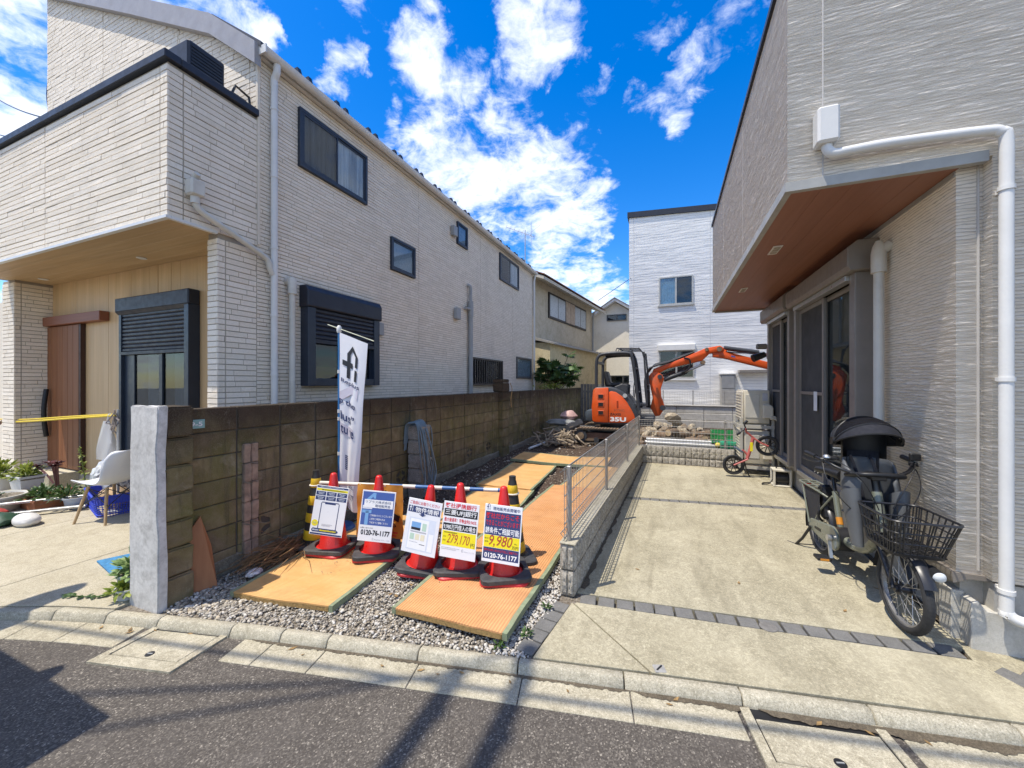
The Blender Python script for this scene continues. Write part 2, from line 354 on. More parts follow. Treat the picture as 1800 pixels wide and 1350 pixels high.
def m_soil():
    t = NT('soil'); n = t.noise(3.5, 9, .7, .4); c = t.ramp(n, [(.3, (.048,.032,.024)), (.55, (.085,.06,.045)), (.75, (.13,.10,.075))])
    p = t.vor(55, out='Color'); g = t.N.new('ShaderNodeRGBToBW'); t.L.new(p, g.inputs[0]); c = t.mix(t.rng(g.outputs[0], .72, .85, 0, .6), c, (.22,.18,.14)); yy = t.math('ADD', t.sep()[1], t.math('MULTIPLY', t.noise(2.5, 5, .6), .9)); c = t.mix(t.rng(yy, 3.1, 3.6, .85, 0), c, t.ramp(t.noise(60, 4), [(.35, (.17,.145,.11)), (.65, (.36,.32,.26))]))
    t.bump(t.math('ADD', t.noise(30, 6, .7), t.vor(45)), .9, .02); return t.fin(c, .95, spec=.1)
def m_attr(name, rough=.8, noise=40, spec=.25, bump=.3):
    t = NT(name); at = t.N.new('ShaderNodeAttribute'); at.attribute_name = 'col'
    n = t.noise(noise, 5, .6); c = t.mix(t.rng(n, .35, .7, 0, .35), at.outputs['Color'], (.25,.22,.18)); t.bump(n, bump, .004); return t.fin(c, rough, spec=spec)
def m_leaf(name, c0, c1, trans=.25):
    t = NT(name); at = t.N.new('ShaderNodeAttribute'); at.attribute_name = 'tint'
    c = t.mix(at.outputs['Fac'], c0, c1); n = t.noise(25, 3); c = t.mix(t.rng(n, .4, .7, 0, .3), c, mul(c0, .6))
    m = t.fin(c, .45, spec=.4); tl = t.N.new('ShaderNodeBsdfTranslucent'); t.L.new(c, tl.inputs[0]); mx = t.N.new('ShaderNodeMixShader'); mx.inputs[0].default_value = trans
    t.L.new(t.p.outputs[0], mx.inputs[1]); t.L.new(tl.outputs[0], mx.inputs[2]); t.L.new(mx.outputs[0], t.out.inputs[0]); return m
def flat(name, col, rough=.45): return pm(name, col, rough, .03, 30)

ASPHALT = m_asphalt()
SLAB = m_concrete('carport_concrete', (.33,.295,.20), (.46,.415,.295), (.235,.205,.135), fine=260, streak=True)
FORE = m_concrete('forecourt_concrete', (.40,.355,.25), (.50,.45,.34), (.33,.285,.195), scale=1.4, fine=260)
KERB = m_concrete('kerb_concrete', (.37,.335,.25), (.48,.44,.34), (.24,.215,.15), scale=4)
GUTTER = m_concrete('gutter_concrete', (.37,.33,.235), (.48,.435,.325), (.23,.20,.135), scale=3)
GROUT = m_concrete('joint_dirt', (.12,.105,.08), (.18,.155,.12), (.09,.08,.055), scale=8)
SETT = m_concrete('dark_sett', (.12,.118,.11), (.18,.175,.165), (.20,.19,.17), scale=6, speck=.6)
CEMENT = m_concrete('white_cement', (.54,.525,.495), (.69,.67,.635), (.34,.32,.29), scale=2.2, fine=25, speck=.3)
BLOCK = m_block()
RENDER = m_concrete('grey_render', (.38,.36,.32), (.44,.42,.375), (.31,.295,.26), scale=2, fine=120, speck=.2)
RETAIN = m_concrete('retaining_concrete', (.36,.34,.30), (.48,.455,.41), (.24,.225,.19), scale=1.2, speck=.4)
SPLIT = m_concrete('split_face', (.33,.30,.25), (.46,.42,.35), (.21,.19,.15), scale=5, fine=70)
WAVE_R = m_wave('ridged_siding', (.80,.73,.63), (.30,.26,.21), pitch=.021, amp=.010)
WAVE_W = m_wave('white_ridged_siding', (.90,.88,.84), (.70,.69,.67), pitch=.10, amp=.014)
BRICK_L = m_brick('cream_split_tile', (.75,.665,.545), (.85,.765,.645))
GROOVE = pm('siding_groove', (.34,.30,.245), .9)
SOFFIT_L = m_wood('oak_soffit', (.43,.285,.145), (.56,.40,.235), 'x')
WOOD_L = m_wood('oak_cladding', (.52,.34,.165), (.64,.45,.25), 'z', .8)
DOORW = m_wood('dark_timber_door', (.19,.07,.026), (.28,.115,.048), 'z')
SOFFIT_R = m_wood('redbrown_soffit', (.265,.115,.07), (.325,.15,.098), 'y', rough=.45)
NAVY = pm('navy_metal', (.022,.026,.038), .42, metal=.0, spec=.35)
NAVYF = pm('navy_frame', (.022,.032,.05), .35)
BLACK = pm('black_plastic', (.014,.014,.015), .45)
BLACKM = pm('black_metal', (.018,.018,.02), .35, spec=.5)
RUBBER = pm('rubber', (.028,.028,.029), .75, .3, 20, bump=.3, bscale=120)
WHITEP = pm('white_pvc', (.66,.65,.62), .35, .05)
CREAMP = pm('cream_pvc', (.60,.57,.50), .38, .05, dirt=(.45,.42,.35))
GREYP = pm('grey_pvc', (.30,.31,.31), .45, .08)
GREY_T = pm('taupe_aluminium', (.235,.21,.185), .4, .06, metal=.2)
ALU = pm('aluminium', (.55,.55,.54), .35, .08, metal=.85)
STEEL = pm('fence_steel', (.33,.31,.28), .45, .12, metal=.4)
GALV = pm('galvanised', (.50,.50,.48), .42, .15, 9, metal=.5)
GLASS = glass_mat('window_glass')
GLASS_D = glass_mat('window_glass_dark', (.50,.53,.55), .02, .03)
def m_curtain():
    t = NT('lace_curtain'); n = t.noise(1, 4, .6, .3, stretch=(22, 22, .7)); return t.fin(t.ramp(n, [(.3, (.20,.24,.28)), (.55, (.50,.56,.62)), (.75, (.72,.77,.82))]), .9)  # vertical dark and pale bands paint the shade of the folds
CURTAIN = m_curtain()
DARKIN = pm('dark_room', (.02,.022,.025), .9)
FROST = pm('frosted_pane', (.42,.47,.50), .3, .05)

# ------------------------------------------------------------------ setting: ground, road, kerb, gutter, slabs
def noise2(x, y, s=0):
    return (math.sin(x*1.7+s)*math.cos(y*2.3-s)+.5*math.sin(x*4.1+y*3.3+s*2)+.25*math.sin(x*9.7-y*8.1+s)+.14*math.sin(x*23+y*19))/1.9
struct(MB().box(-150, 150, -100, 250, -.40, -.16).build('ground', m_concrete('far_ground', (.22,.21,.19), (.30,.29,.26), (.16,.15,.13), scale=.8)))
struct(MB().add([(-40,-10,-.058),(40,-10,-.058),(40,4.2,-.058),(-40,4.2,-.058)], [(0,1,2,3)]).build('road', ASPHALT, norm=False))
BACK = [(-12,-2.9),(-9,-1.15),(-6.5,.15),(-5.2,.84),(-4.47,1.17),(-4.04,1.35),(-3.62,1.48),(-3.23,1.58),(-2.66,1.715),(-2.0,1.86),(-.91,2.09),(-.25,2.225),(.32,2.34),(.89,2.45),(1.55,2.585),(3,2.87),(6,3.47),(12,4.67)]
def back_y(x):
    for a, b in zip(BACK, BACK[1:]):
        if a[0] <= x <= b[0]: return a[1]+(b[1]-a[1])*(x-a[0])/(b[0]-a[0])
    return BACK[0][1] if x < BACK[0][0] else BACK[-1][1]
_P = [Vector((x, y, 0)) for x, y in BACK]; _S = [0]
for a, b in zip(_P, _P[1:]): _S.append(_S[-1]+(b-a).length)
def on_back(s, off, z):
    for i in range(len(_S)-1):
        if _S[i] <= s <= _S[i+1]:
            t = (s-_S[i])/(_S[i+1]-_S[i]); p = _P[i].lerp(_P[i+1], t)
            ta = (_P[min(i+1,len(_P)-1)]-_P[i]); tb = (_P[min(i+2,len(_P)-1)]-_P[min(i+1,len(_P)-2)]); tp = (_P[i]-_P[max(i-1,0)]) if i else ta
            d = (ta.normalized()*(1-abs(t-.5)) + (tb if t > .5 else tp).normalized()*abs(t-.5)).normalized()
            n = Vector((d.y, -d.x, 0)); q = p+n*off; return (q.x, q.y, z)
    return None
def s_at(x):
    for i in range(len(BACK)-1):
        if BACK[i][0] <= x <= BACK[i+1][0]: return _S[i]+(x-BACK[i][0])/(BACK[i+1][0]-BACK[i][0])*(_S[i+1]-_S[i])
def run(s0, s1, sec, n=3):
    rows = [[on_back(s0+(s1-s0)*k/n, o, z) for o, z in sec] for k in range(n+1)]
    b = MB(); b.sheet(rows, closed=True); m = len(sec); b.f += [tuple(range(m)), tuple(range(n*m, (n+1)*m))]; b.m += [0, 0]; return b
kerb = struct(MB().add([on_back(s_at(x), o, -.075) for x in (-11.5,-5,-3.6,-2,0,2,5,11.5) for o in (.004, .29)], [(2*i,2*i+1,2*i+3,2*i+2) for i in range(7)]).build('kerb', GROUT))
sj = s_at(-.81); KS = [(0,-.13),(0,-.002),(.040,0),(.056,-.006),(.068,-.030),(.078,-.052),(.078,-.13)]
js = [s_at(x) for x in (-4.95,-4.5,-4.01,-3.62,-3.22,-2.67,-2.31,-1.99,-1.40,-.81)]
while js[-1]+.61 < s_at(7): js.append(js[-1]+.585)
while js[0]-.6 > s_at(-11): js.insert(0, js[0]-.6)
for i, (a, b) in enumerate(zip(js, js[1:])):
    o = run(a+.004, b-.004, [(p, z+random.uniform(-.002,.002)*(z > -.1)) for p, z in KS], 4).build('kerb_stone', KERB, kerb, smooth=50, bevel=.003)
gj = [s_at(x) for x in (-4.95,-4.5,-4.08,-3.73,-3.29)]; gj2 = [s_at(x) for x in (-2.55,-2.34,-1.98,-1.38,-.78,-.21,.30)]; gj3 = [s_at(x) for x in (.98,1.58,2.18,2.78,3.4,4)]
gj0 = [gj[0]-.6*k for k in range(9,0,-1)]
gutter = struct(MB().add([on_back(s_at(x), o, -.075) for x in (-9.5,-5,-3.6,-2,0,2,3.9) for o in (.075, .27)], [(2*i,2*i+1,2*i+3,2*i+2) for i in range(6)]).build('gutter', GROUT))
for G in (gj0+gj, gj2, gj3):
    for a, b in zip(G, G[1:]):
        run(a+.003, b-.003, [(.0785,-.12),(.0785,-.050),(.27,-.053),(.272,-.12)], 3).build('gutter_slab', GUTTER, gutter, bevel=.003)
def quadslab(name, pts, z, th, mat, parent, bevel=.003):
    zz = z if isinstance(z, (list, tuple)) else [z]*len(pts)
    b = MB(); n = len(pts); b.add([(p[0],p[1],k) for p, k in zip(pts, zz)]+[(p[0],p[1],k-th) for p, k in zip(pts, zz)], [tuple(range(n)), tuple(range(2*n-1,n-1,-1))]+[(i,(i+1)%n,n+(i+1)%n,n+i) for i in range(n)])
    return b.build(name, mat, parent, bevel=bevel)
def drain_cover(label, o, u, v, wu, wv, slot=0):
    """frame and lid in the road edge; u along the kerb, v towards the road"""
    o = Vector(o); u = Vector(u).normalized(); v = Vector(v).normalized()
    t = thing('drain_cover', label, 'drain cover', (o.x, o.y, -.05))
    def P(a, c): q = o+u*a+v*c; return (q.x, q.y)
    f = .045; z = -.046
    b = MB()
    for a0, a1, c0, c1 in ((0,f,0,wv),(wu-f,wu,0,wv),(f,wu-f,wv-.07,wv)):
        pts = [P(a0,c0),P(a1,c0),P(a1,c1),P(a0,c1)]; n = 4
        b.add([(p[0],p[1],z) for p in pts]+[(p[0],p[1],z-.08) for p in pts], [(0,1,2,3),(7,6,5,4)]+[(i,(i+1)%4,4+(i+1)%4,4+i) for i in range(4)])
    b.build('frame', GUTTER, t)
    MB().add([P(f,0)+(-.0535,),P(wu-f,0)+(-.0535,),P(wu-f,wv-.07)+(-.0535,),P(f,wv-.07)+(-.0535,)], [(0,1,2,3)]).build('pit', BLACK, t)
    lid = quadslab('lid', [P(f+.008,.028+slot),P(wu-f-.008,.028+slot),P(wu-f-.008,wv-.078),P(f+.008,wv-.078)], -.047, .05, GUTTER, t, .004)
    h = o+u*(wu*.5)+v*(wv*.68); MB().cyl((h.x,h.y,-.049),(h.x,h.y,-.0445),.024,n=16).build('lifting_hole', BLACKM, lid)
    MB().bar((h.x-.015,h.y-.004,-.044),(h.x+.016,h.y+.006,-.044),.006,.004).build('lifting_pin', GALV, lid)
drain_cover('concrete drain cover in the road edge below the block wall end', (-3.22,1.515,0), (.53,.13,0), (.03,-.33,0), .57, .345)
drain_cover('concrete drain cover at the bottom right of the driveway', (.33,2.262,0), (.5,.1,0), (.07,-.35,0), .63, .36, .035)
# dirt washed into the gutter
b = MB(); rr = random.Random(3)
for s0, s1, w in ((s_at(-2.5), s_at(-.2), .028), (s_at(-.2), s_at(.36), .05), (s_at(.4), s_at(1.9), .075)):
    n = int((s1-s0)/.012); rows = []
    for i in range(n+1):
        s = s0+(s1-s0)*i/n; ww = w*(.45+.55*abs(noise2(s*3, .4, 2)))+rr.uniform(-.006,.006); e = min(1, i/6, (n-i)/6)
        rows.append([on_back(s, .0795, -.045), on_back(s, .0795+max(.002, ww*e), -.0475)])
    b.sheet(rows)
stuff(b.build('gutter_dirt', m_concrete('gutter_mud', (.085,.066,.045), (.14,.115,.08), (.06,.05,.035), scale=9)))
tag(bpy.data.objects['gutter_dirt'], 'dark brown dirt washed along the foot of the kerb', 'dirt')

# lot soil: one uneven sheet
def soil_z(x, y):
    if x > -.62+.03*(y-2.9)+.1 and y < 7.72 and x < 1.7: return -.09
    if y < back_y(x)-.02: return -.10
    e = min(1, max(0, (y-back_y(x)-.01)/.25))
    return -.012+.016*noise2(x*1.4, y*1.2)*e + (.03*noise2(x*2.2+5, y*1.8)*min(1, max(0,(y-3.4)))) - (1-e)*.004
rows = []
ys = [1.4+.06*i for i in range(60)]+[5+.12*i for i in range(130)]
for y in ys: rows.append([(x, y, soil_z(x, y)) for x in [-3.62+.065*i for i in range(60)]+[.30+.35*i for i in range(24)]])
struct(MB().sheet(rows).build('lot_soil', m_soil(), smooth=80, norm=False))

# stones: many small pebbles in one mesh
def ico():
    bm = bmesh.new(); bmesh.ops.create_icosphere(bm, subdivisions=1, radius=1); v = np.array([list(x.co) for x in bm.verts]); f = np.array([[x.index for x in q.verts] for q in bm.faces]); bm.free(); return v, f
ICO = ico()
def pebbles(name, pts, rad, cols, mat, seed=0, flatn=.62):
    g = np.random.default_rng(seed); V, F = ICO; n = len(pts); k = len(V)
    sc = np.stack([g.uniform(.75,1.35,n), g.uniform(.7,1.05,n), g.uniform(.4,flatn+.25,n)], 1)*np.asarray(rad)[:,None]
    a = g.uniform(0, 6.28, n); tl = g.normal(0, .3, n)
    jit = 1+g.normal(0, .10, (n, k, 1))
    P = V[None]*jit*sc[:,None,:]
    x = P[...,0]*np.cos(tl)[:,None]-P[...,2]*np.sin(tl)[:,None]; z = P[...,0]*np.sin(tl)[:,None]+P[...,2]*np.cos(tl)[:,None]; y = P[...,1]
    X = x*np.cos(a)[:,None]-y*np.sin(a)[:,None]; Y = x*np.sin(a)[:,None]+y*np.cos(a)[:,None]
    W = np.stack([X, Y, z], -1)+np.asarray(pts)[:,None,:]
    fs = (F[None]+np.arange(n)[:,None,None]*k).reshape(-1, 3)
    me = bpy.data.meshes.new(name); me.vertices.add(n*k); me.vertices.foreach_set('co', W.reshape(-1))
    me.loops.add(len(fs)*3); me.loops.foreach_set('vertex_index', fs.reshape(-1)); me.polygons.add(len(fs)); me.polygons.foreach_set('loop_start', np.arange(0, len(fs)*3, 3))
    me.update(); me.validate()
    at = me.attributes.new('col', 'FLOAT_COLOR', 'POINT'); c = np.concatenate([np.asarray(cols), np.ones((n,1))], 1).repeat(k, 0); at.data.foreach_set('color', c.reshape(-1))
    me.polygons.foreach_set('use_smooth', [True]*len(me.polygons)); me.materials.append(mat)
    o = bpy.data.objects.new(name, me); COL.objects.link(o); return stuff(o)
STONE = m_attr('pebble')
g = np.random.default_rng(5); pts = []; rad = []; cols = []
pal = np.array([(.56,.50,.41),(.45,.40,.32),(.63,.58,.49),(.36,.32,.255),(.52,.44,.32),(.26,.23,.19),(.68,.64,.57)])
for layer in range(2):
    for _ in range(15000):
        x = g.uniform(-3.6, -.76); y = g.uniform(1.6, 3.9)
        if y < back_y(x)+.004: continue
        lim = 3.05 if x < -1.9 else 2.9
        if x > -1.0: lim = 3.3
        if x < -3.42 and y > 1.85: continue
        if y > lim+.35*g.normal(): continue
        if (y > 2.35 and x < -3.05 and g.uniform() < .5): continue
        r = g.uniform(.0062, .0125)*(1.35 if g.uniform() < .10 else 1)*(1.2 if x < -2.6 and y < 2.1 else 1)
        pts.append((x, y, soil_z(x, y)+.003+.008*layer+r*.2)); rad.append(r)
        c = pal[g.integers(len(pal))]*g.uniform(.6, 1.0)
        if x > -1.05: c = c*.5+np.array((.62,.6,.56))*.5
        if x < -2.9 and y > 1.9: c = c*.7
        cols.append(np.clip(c, 0, .85))
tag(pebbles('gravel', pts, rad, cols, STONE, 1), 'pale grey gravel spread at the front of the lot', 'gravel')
pts = []; rad = []; cols = []
for _ in range(5200):
    y = 2.6+(g.uniform()**1.7)*9; x = g.uniform(-3.44, -.8 if y < 7.8 else 2.8)
    r = g.uniform(.006, .017)*(1+.04*y)*(1.6 if g.uniform() < .06 else 1)
    pts.append((x, y, soil_z(x, y)+r*.2)); rad.append(r); cols.append(np.array((.16,.12,.085))*g.uniform(.4, 1.7) if g.uniform() < .8 else np.array((.42,.38,.32))*g.uniform(.7,1.1))
tag(pebbles('soil_clods', pts, rad, cols, STONE, 2), 'dark clods and bits scattered over the bare soil', 'soil clods')

pts = []; rad = []; cols = []
for _ in range(150):
    if g.uniform() < .5: x, y, z = -2.66+g.normal(0,.25), 2.3+abs(g.normal(0,.5)), .067
    else: x, y, z = -1.33+g.normal(0,.22), 2.5+abs(g.normal(0,.6)), .076
    r = g.uniform(.002, .006); pts.append((x,y,z)); rad.append(r); cols.append(np.array((.30,.23,.15))*g.uniform(.5,1.5))
tag(pebbles('grit', pts, rad, cols, STONE, 9), 'loose grit scattered over the two front mats', 'grit')
# carport slab in three pours between rows of dark setts
def slab_z(y): return .004+max(0, y-2.9)*.021
drive = struct(MB().add([(-.74,2.2,-.05),(2.9,2.95,-.05),(1.66,7.75,.05),(-.58,7.75,.05)], [(0,1,2,3)]).build('driveway', GROUT))
R1a, R1b = Vector((-.62,2.80)), Vector((1.60,3.07)); R2a, R2b = Vector((-.47,5.36)), Vector((1.66,5.68))
lft = lambda y: -.655+(y-2.85)*.0365
def pour(pts): return quadslab('concrete_pour', pts, [slab_z(p[1]) for p in pts], .05, SLAB, drive, .004)
W1 = .105
pour([(-.735,2.135),(-.10,back_y(-.10)+.012),(-.655,2.775)])                       # corner split off by the control joint
pour([(-.088,back_y(-.09)+.012),(.5,back_y(.5)+.012),(1.2,back_y(1.2)+.012),(1.86,back_y(1.86)+.012),(1.615,R1b.y-.012),(-.62,2.787),(-.637,2.770)])
pour([(lft(2.92),R1a.y+W1+.012),(1.645,R1b.y+W1+.012),(1.655,R2b.y-.012),(lft(5.3),R2a.y-.012)])
pour([(lft(5.5),R2a.y+.10),(1.655,R2b.y+.10),(1.655,7.72),(lft(7.72),7.72)])
def sett_mesh(i):
    rr = random.Random(i); w = .098+rr.uniform(-.006,.004); d = .094+rr.uniform(-.004,.004)
    b = MB().box(-w/2,w/2,-d/2,d/2,-.05,0); return b.mesh('sett', SETT, bevel=.006, seg=2)
SM = [sett_mesh(i) for i in range(5)]
def sett_row(a, b, step=.108, dz=0.0):
    n = max(1, int((b-a).length/step)); d = (b-a).normalized(); ang = math.atan2(d.y, d.x)
    for i in range(n):
        p = a+(b-a)*((i+.5)/n); inst('sett', SM[random.randrange(5)], drive, (p.x, p.y, slab_z(p.y)+dz+random.uniform(-.003,.002)), (0,0,ang+random.uniform(-.03,.03)), ((b-a).length/n/.108,1.2,1))
sett_row(R1a+Vector((0,W1/2)), R1b+Vector((0,W1/2)), .128); sett_row(R2a+Vector((0,.045)), R2b+Vector((0,.045)), .118)
sett_row(Vector((-.80,2.155)), Vector((-.715,2.75)), .104); sett_row(Vector((1.69,3.02)), Vector((1.95,2.74)), .13); sett_row(Vector((1.80,3.04)), Vector((2.06,2.80)), .13)
quadslab('concrete_pour', [(1.628,3.075),(1.872,back_y(1.872)+.012),(4.0,back_y(4)+.012),(4.0,3.30),(1.66,3.32)], -.004, .05, SLAB, drive)
t = tag(MB().box(-.032,.032,-.03,.03,0,.007).build('survey_marker', pm('marker_grey', (.30,.29,.27), .6, .2, 30), bevel=.004), 'small square survey marker plate at the driveway edge', 'survey marker'); t.location = (-.05, 2.312, .001); t.rotation_euler = (0,0,.35)
MB().obox((0,0,.0085),(.05,.008,.004),rotz(.75)).build('engraved_arrow', BLACK, t, local=True)
t = tag(MB().lathe([(.052,0),(.052,.006),(.047,.008),(.012,.008)], 28).build('inspection_lid', pm('grey_lid', (.17,.16,.145), .6, .2, 30, bump=.4, bscale=90), smooth=30), 'small round grey inspection lid in the driveway', 'inspection lid'); t.location = (.60, 2.965, .0045)
# forecourt of the left house
fore = struct(MB().add([(-12,.6,-.06),(-3.66,1.5,-.06),(-3.66,3.0,-.06),(-12,3.0,-.06)], [(0,1,2,3)]).build('forecourt', GROUT))
for x0, x1 in ((-12,-8.05),(-8.04,-6.45),(-6.44,-4.86),(-4.85,-3.64)):
    n = 8; xs = [x0+(x1-x0)*i/n for i in range(n+1)]
    quadslab('concrete_pour', [(x, max(back_y(x), -2.8)+.01) for x in xs]+[(x1, 2.98), (x0, 2.98)], .002, .05, FORE, fore)

# ------------------------------------------------------------------ siding made of real tile courses
def tile_wall(name, parent, O, U, V, Nn, u0, u1, v0, v1, holes=(), course=.0605, Lr=(.13,.34), gap=.0048, depth=.0115, seams=(), seed=0, top=None, mat=None):
    """tiles over the rectangle (u,v) of the plane O+uU+vV, proud along Nn; holes are (u0,u1,v0,v1); top(u) limits the height"""
    rr = random.Random(seed); vs = []; fs = []; tint = []
    O, U, V, Nn = Vector(O), Vector(U), Vector(V), Vector(Nn)
    def tile(a, b, c, d, tn):
        if b-a < .012 or d-c < .008: return
        k = len(vs); dp = depth+rr.uniform(-.0022,.002); ds = [dp+rr.uniform(-.0012,.0012) for _ in range(4)]; bv = .0022
        for (p, q, e) in ((a,c,-.003),(b,c,-.004),(b,d,-.004),(a,d,-.004)): vs.append(O+U*p+V*q+Nn*e)
        for (p, q, e) in ((a+bv,c+bv,ds[0]),(b-bv,c+bv,ds[1]),(b-bv,d-bv,ds[2]),(a+bv,d-bv,ds[3])): vs.append(O+U*p+V*q+Nn*e)
        fs.extend([(k+4,k+5,k+6,k+7),(k,k+1,k+5,k+4),(k+1,k+2,k+6,k+5),(k+2,k+3,k+7,k+6),(k+3,k,k+4,k+7)]); tint.extend([tn]*8)
    n = int((v1-v0)/course+.001)
    for i in range(n):
        c = v0+i*course; d = c+course-gap; u = u0-rr.uniform(0, Lr[0])
        cuts = sorted(list(seams))
        while u < u1:
            w = rr.uniform(*Lr); a, b = max(u, u0), min(u+w-.0016, u1); u += w
            for s in cuts:
                if a < s-.004 < b:
                    pieces_a = (a, s-.004); tn0 = rr.random()
                    segs = [pieces_a]; a = s+.004
                    for (p, q) in segs: _clip(tile, p, q, c, d, holes, top, tn0)
            _clip(tile, a, b, c, d, holes, top, rr.random())
    me = bpy.data.meshes.new(name); me.from_pydata([tuple(v) for v in vs], [], fs)
    at = me.attributes.new('tint', 'FLOAT', 'POINT'); at.data.foreach_set('value', tint); me.materials.append(mat or BRICK_L)
    if U.cross(V).dot(Nn) < 0: me.flip_normals()
    o = bpy.data.objects.new(name, me); COL.objects.link(o); attach(o, parent); return stuff(o)
def _clip(tile, a, b, c, d, holes, top, tn):
    if top is not None:
        t = min(top(a), top(b))
        if c > t-.02: return
        d = min(d, t)
    for h in holes:
        if d > h[2] and c < h[3] and b > h[0] and a < h[1]:
            if c < h[2] and d-h[2] < d-c and h[2]-c > .008: _clip(tile, a, b, c, h[2], holes, None, tn)
            if d > h[3] and d-h[3] > .008: _clip(tile, a, b, h[3], d, holes, None, tn)
            c2, d2 = max(c, h[2]), min(d, h[3])
            if a < h[0]: _clip(tile, a, h[0], c2, d2, holes, None, tn)
            if b > h[1]: _clip(tile, h[1], b, c2, d2, holes, None, tn)
            return
    tile(a, b, c, d, tn)

def side_window(parent, X, y0, y1, z0, z1, sashes=1, curtain='lace', out=.035, sgn=1, frame=None, name='window', glass=None, fw=.045, split=None):
    """window in a wall of constant X facing sgn*X; frame proud by out"""
    fr = frame or NAVYF; b = MB(); a0, a1 = sorted((X-sgn*.02, X+sgn*out))
    b.box(a0,a1,y0,y1,z0,z0+fw).box(a0,a1,y0,y1,z1-fw,z1).box(a0,a1,y0,y0+fw,z0+fw,z1-fw).box(a0,a1,y1-fw,y1,z0+fw,z1-fw)
    w = b.build(name, fr, parent, bevel=.004)
    c0, c1 = sorted((X-sgn*.018, X-sgn*.012)); MB().box(c0,c1,y0+.01,y1-.01,z0+.01,z1-.01).build('backing', DARKIN, w)
    ym = split if split else (y0+y1)/2; spans = [(y0+fw, y1-fw)] if sashes == 1 else [(y0+fw, ym+.02), (ym-.02, y1-fw)]
    for i, (p, q) in enumerate(spans):
        d = X+sgn*(.010+(.012 if i == 0 and sashes == 2 else 0)); s0, s1 = sorted((d-sgn*.006, d+sgn*.009)); k = .026; b = MB()
        b.box(s0,s1,p,q,z0+fw,z0+fw+k).box(s0,s1,p,q,z1-fw-k,z1-fw).box(s0,s1,p,p+k,z0+fw+k,z1-fw-k).box(s0,s1,q-k,q,z0+fw+k,z1-fw-k)
        sa = b.build('sash', fr, w, bevel=.002)
        g0, g1 = sorted((d, d+sgn*.003)); MB().box(g0,g1,p+k-.004,q-k+.004,z0+fw+k-.004,z1-fw-k+.004).build('pane', glass or (GLASS_D if i == 0 and sashes == 2 else GLASS), w)
        if curtain == 'lace' or (curtain == 'half' and i == 1):
            n = 60; rows = []
            for z in (z0+fw+.02, z1-fw-.01):
                rows.append([(X+sgn*(-.004+.005*math.sin(j*1.3+math.sin(j*.7)*1.5)), p+(q-p)*j/n, z) for j in range(n+1)])
            MB().sheet(rows).build('curtain', CURTAIN, w, smooth=80)
        elif curtain == 'frost':
            f0, f1 = sorted((X-sgn*.006, X-sgn*.003)); MB().box(f0,f1,p,q,z0+fw,z1-fw).build('frosted_sheet', FROST, w)
    return w
def bracket_clip(b, x, y, z, r, ax=-1): b.cyl((x,y,z-.014),(x,y,z+.014),r+.006,n=14)

# ------------------------------------------------------------------ left house
XL = -4.40
LH = thing('left_house', 'cream split-tile house on the left with a front balcony and long windowed side', 'house', (-7, 8, 0))
prof = [(-9.55,0),(XL-.02,0),(XL-.02,5.42),(-5.16,6.02),(-6.88,6.87),(-9.55,8.15)]
MB().prism(prof, 'y', 3.075, 12.8).build('wall', GROOVE, LH)
win = dict(big2=(3.56,4.76,4.38,5.14), w2=(5.33,6.0,3.54,4.10), w3=(7.55,8.02,4.72,5.22), w4=(9.9,11.36,4.50,5.26), shut=(3.60,4.92,1.56,2.86), gr=(8.12,9.95,1.55,2.21), w6=(11.2,12.55,1.74,2.42))
tile_wall('side_siding', LH, (XL-.02,0,0), (0,1,0), (0,0,1), (1,0,0), 3.03, 12.8, .4, 5.40, holes=[(a+.01,b-.01,c+.01,d-.01) for a,b,c,d in win.values()], Lr=(.14,.30), course=.0455, seams=(6.15,8.75,10.9), seed=1)
topf = lambda u: 5.40+(-.3+.0)*0+( (-4.40-u)*.79 if u > -5.16 else .60+(-5.16-u)*.495 if u > -6.88 else 1.45+(-6.88-u)*.48 )
tile_wall('front_siding', LH, (0,3.055,0), (1,0,0), (0,0,1), (0,-1,0), -9.55, -4.405, 3.3, 8.1, Lr=(.12,.30), seams=(-5.95,-7.8,-4.55), seed=2, top=topf)
MB().box(-4.425,-4.395,3.03,3.06,3.2,5.4).build('corner_trim', BRICK_L, LH)
# balcony box
BY = 2.16
MB().box(-9.55,XL-.02,BY+.02,3.06,3.19,4.66).build('balcony_core', GROOVE, LH)
tile_wall('balcony_front_siding', LH, (0,BY+.02,0), (1,0,0), (0,0,1), (0,-1,0), -9.55, -4.403, 3.185, 4.67, Lr=(.45,1.0), course=.0605, seams=(-4.52,-6.85,-9.0), seed=3, gap=.0065, depth=.014)
tile_wall('balcony_side_siding', LH, (XL-.02,0,0), (0,1,0), (0,0,1), (1,0,0), BY+.012, 3.03, 3.185, 4.67, Lr=(.22,.46), seams=(2.30,), seed=4, gap=.0065, depth=.014)
c = MB(); c.box(-9.6,XL+.03,BY-.03,BY+.11,4.665,4.745); c.box(XL-.11,XL+.03,BY+.112,3.035,4.666,4.744); c.build('parapet_coping', NAVY, LH, bevel=.006)
MB().box(-9.55,XL+.012,BY-.012,BY+.03,3.163,3.19).box(XL-.03,XL+.012,BY+.032,2.60,3.163,3.19).build('soffit_trim', WHITEP, LH)
sof = MB().box(-9.5,XL-.02,BY+.035,3.07,3.20,3.215).build('soffit', GROOVE, LH)
for i in range(5):
    y0 = BY+.04+i*.172; MB().box(-9.45,XL-.035,y0,y0+.1695,3.188,3.203).build('soffit_board', SOFFIT_L, sof, bevel=.002)
for x in (-8.85,-6.2): MB().lathe([(.05,0),(.055,-.008),(.045,-.012),(.03,-.006)], 18, Matrix.Translation((x,2.78,3.1875))).build('downlight', WHITEP, sof, smooth=40)
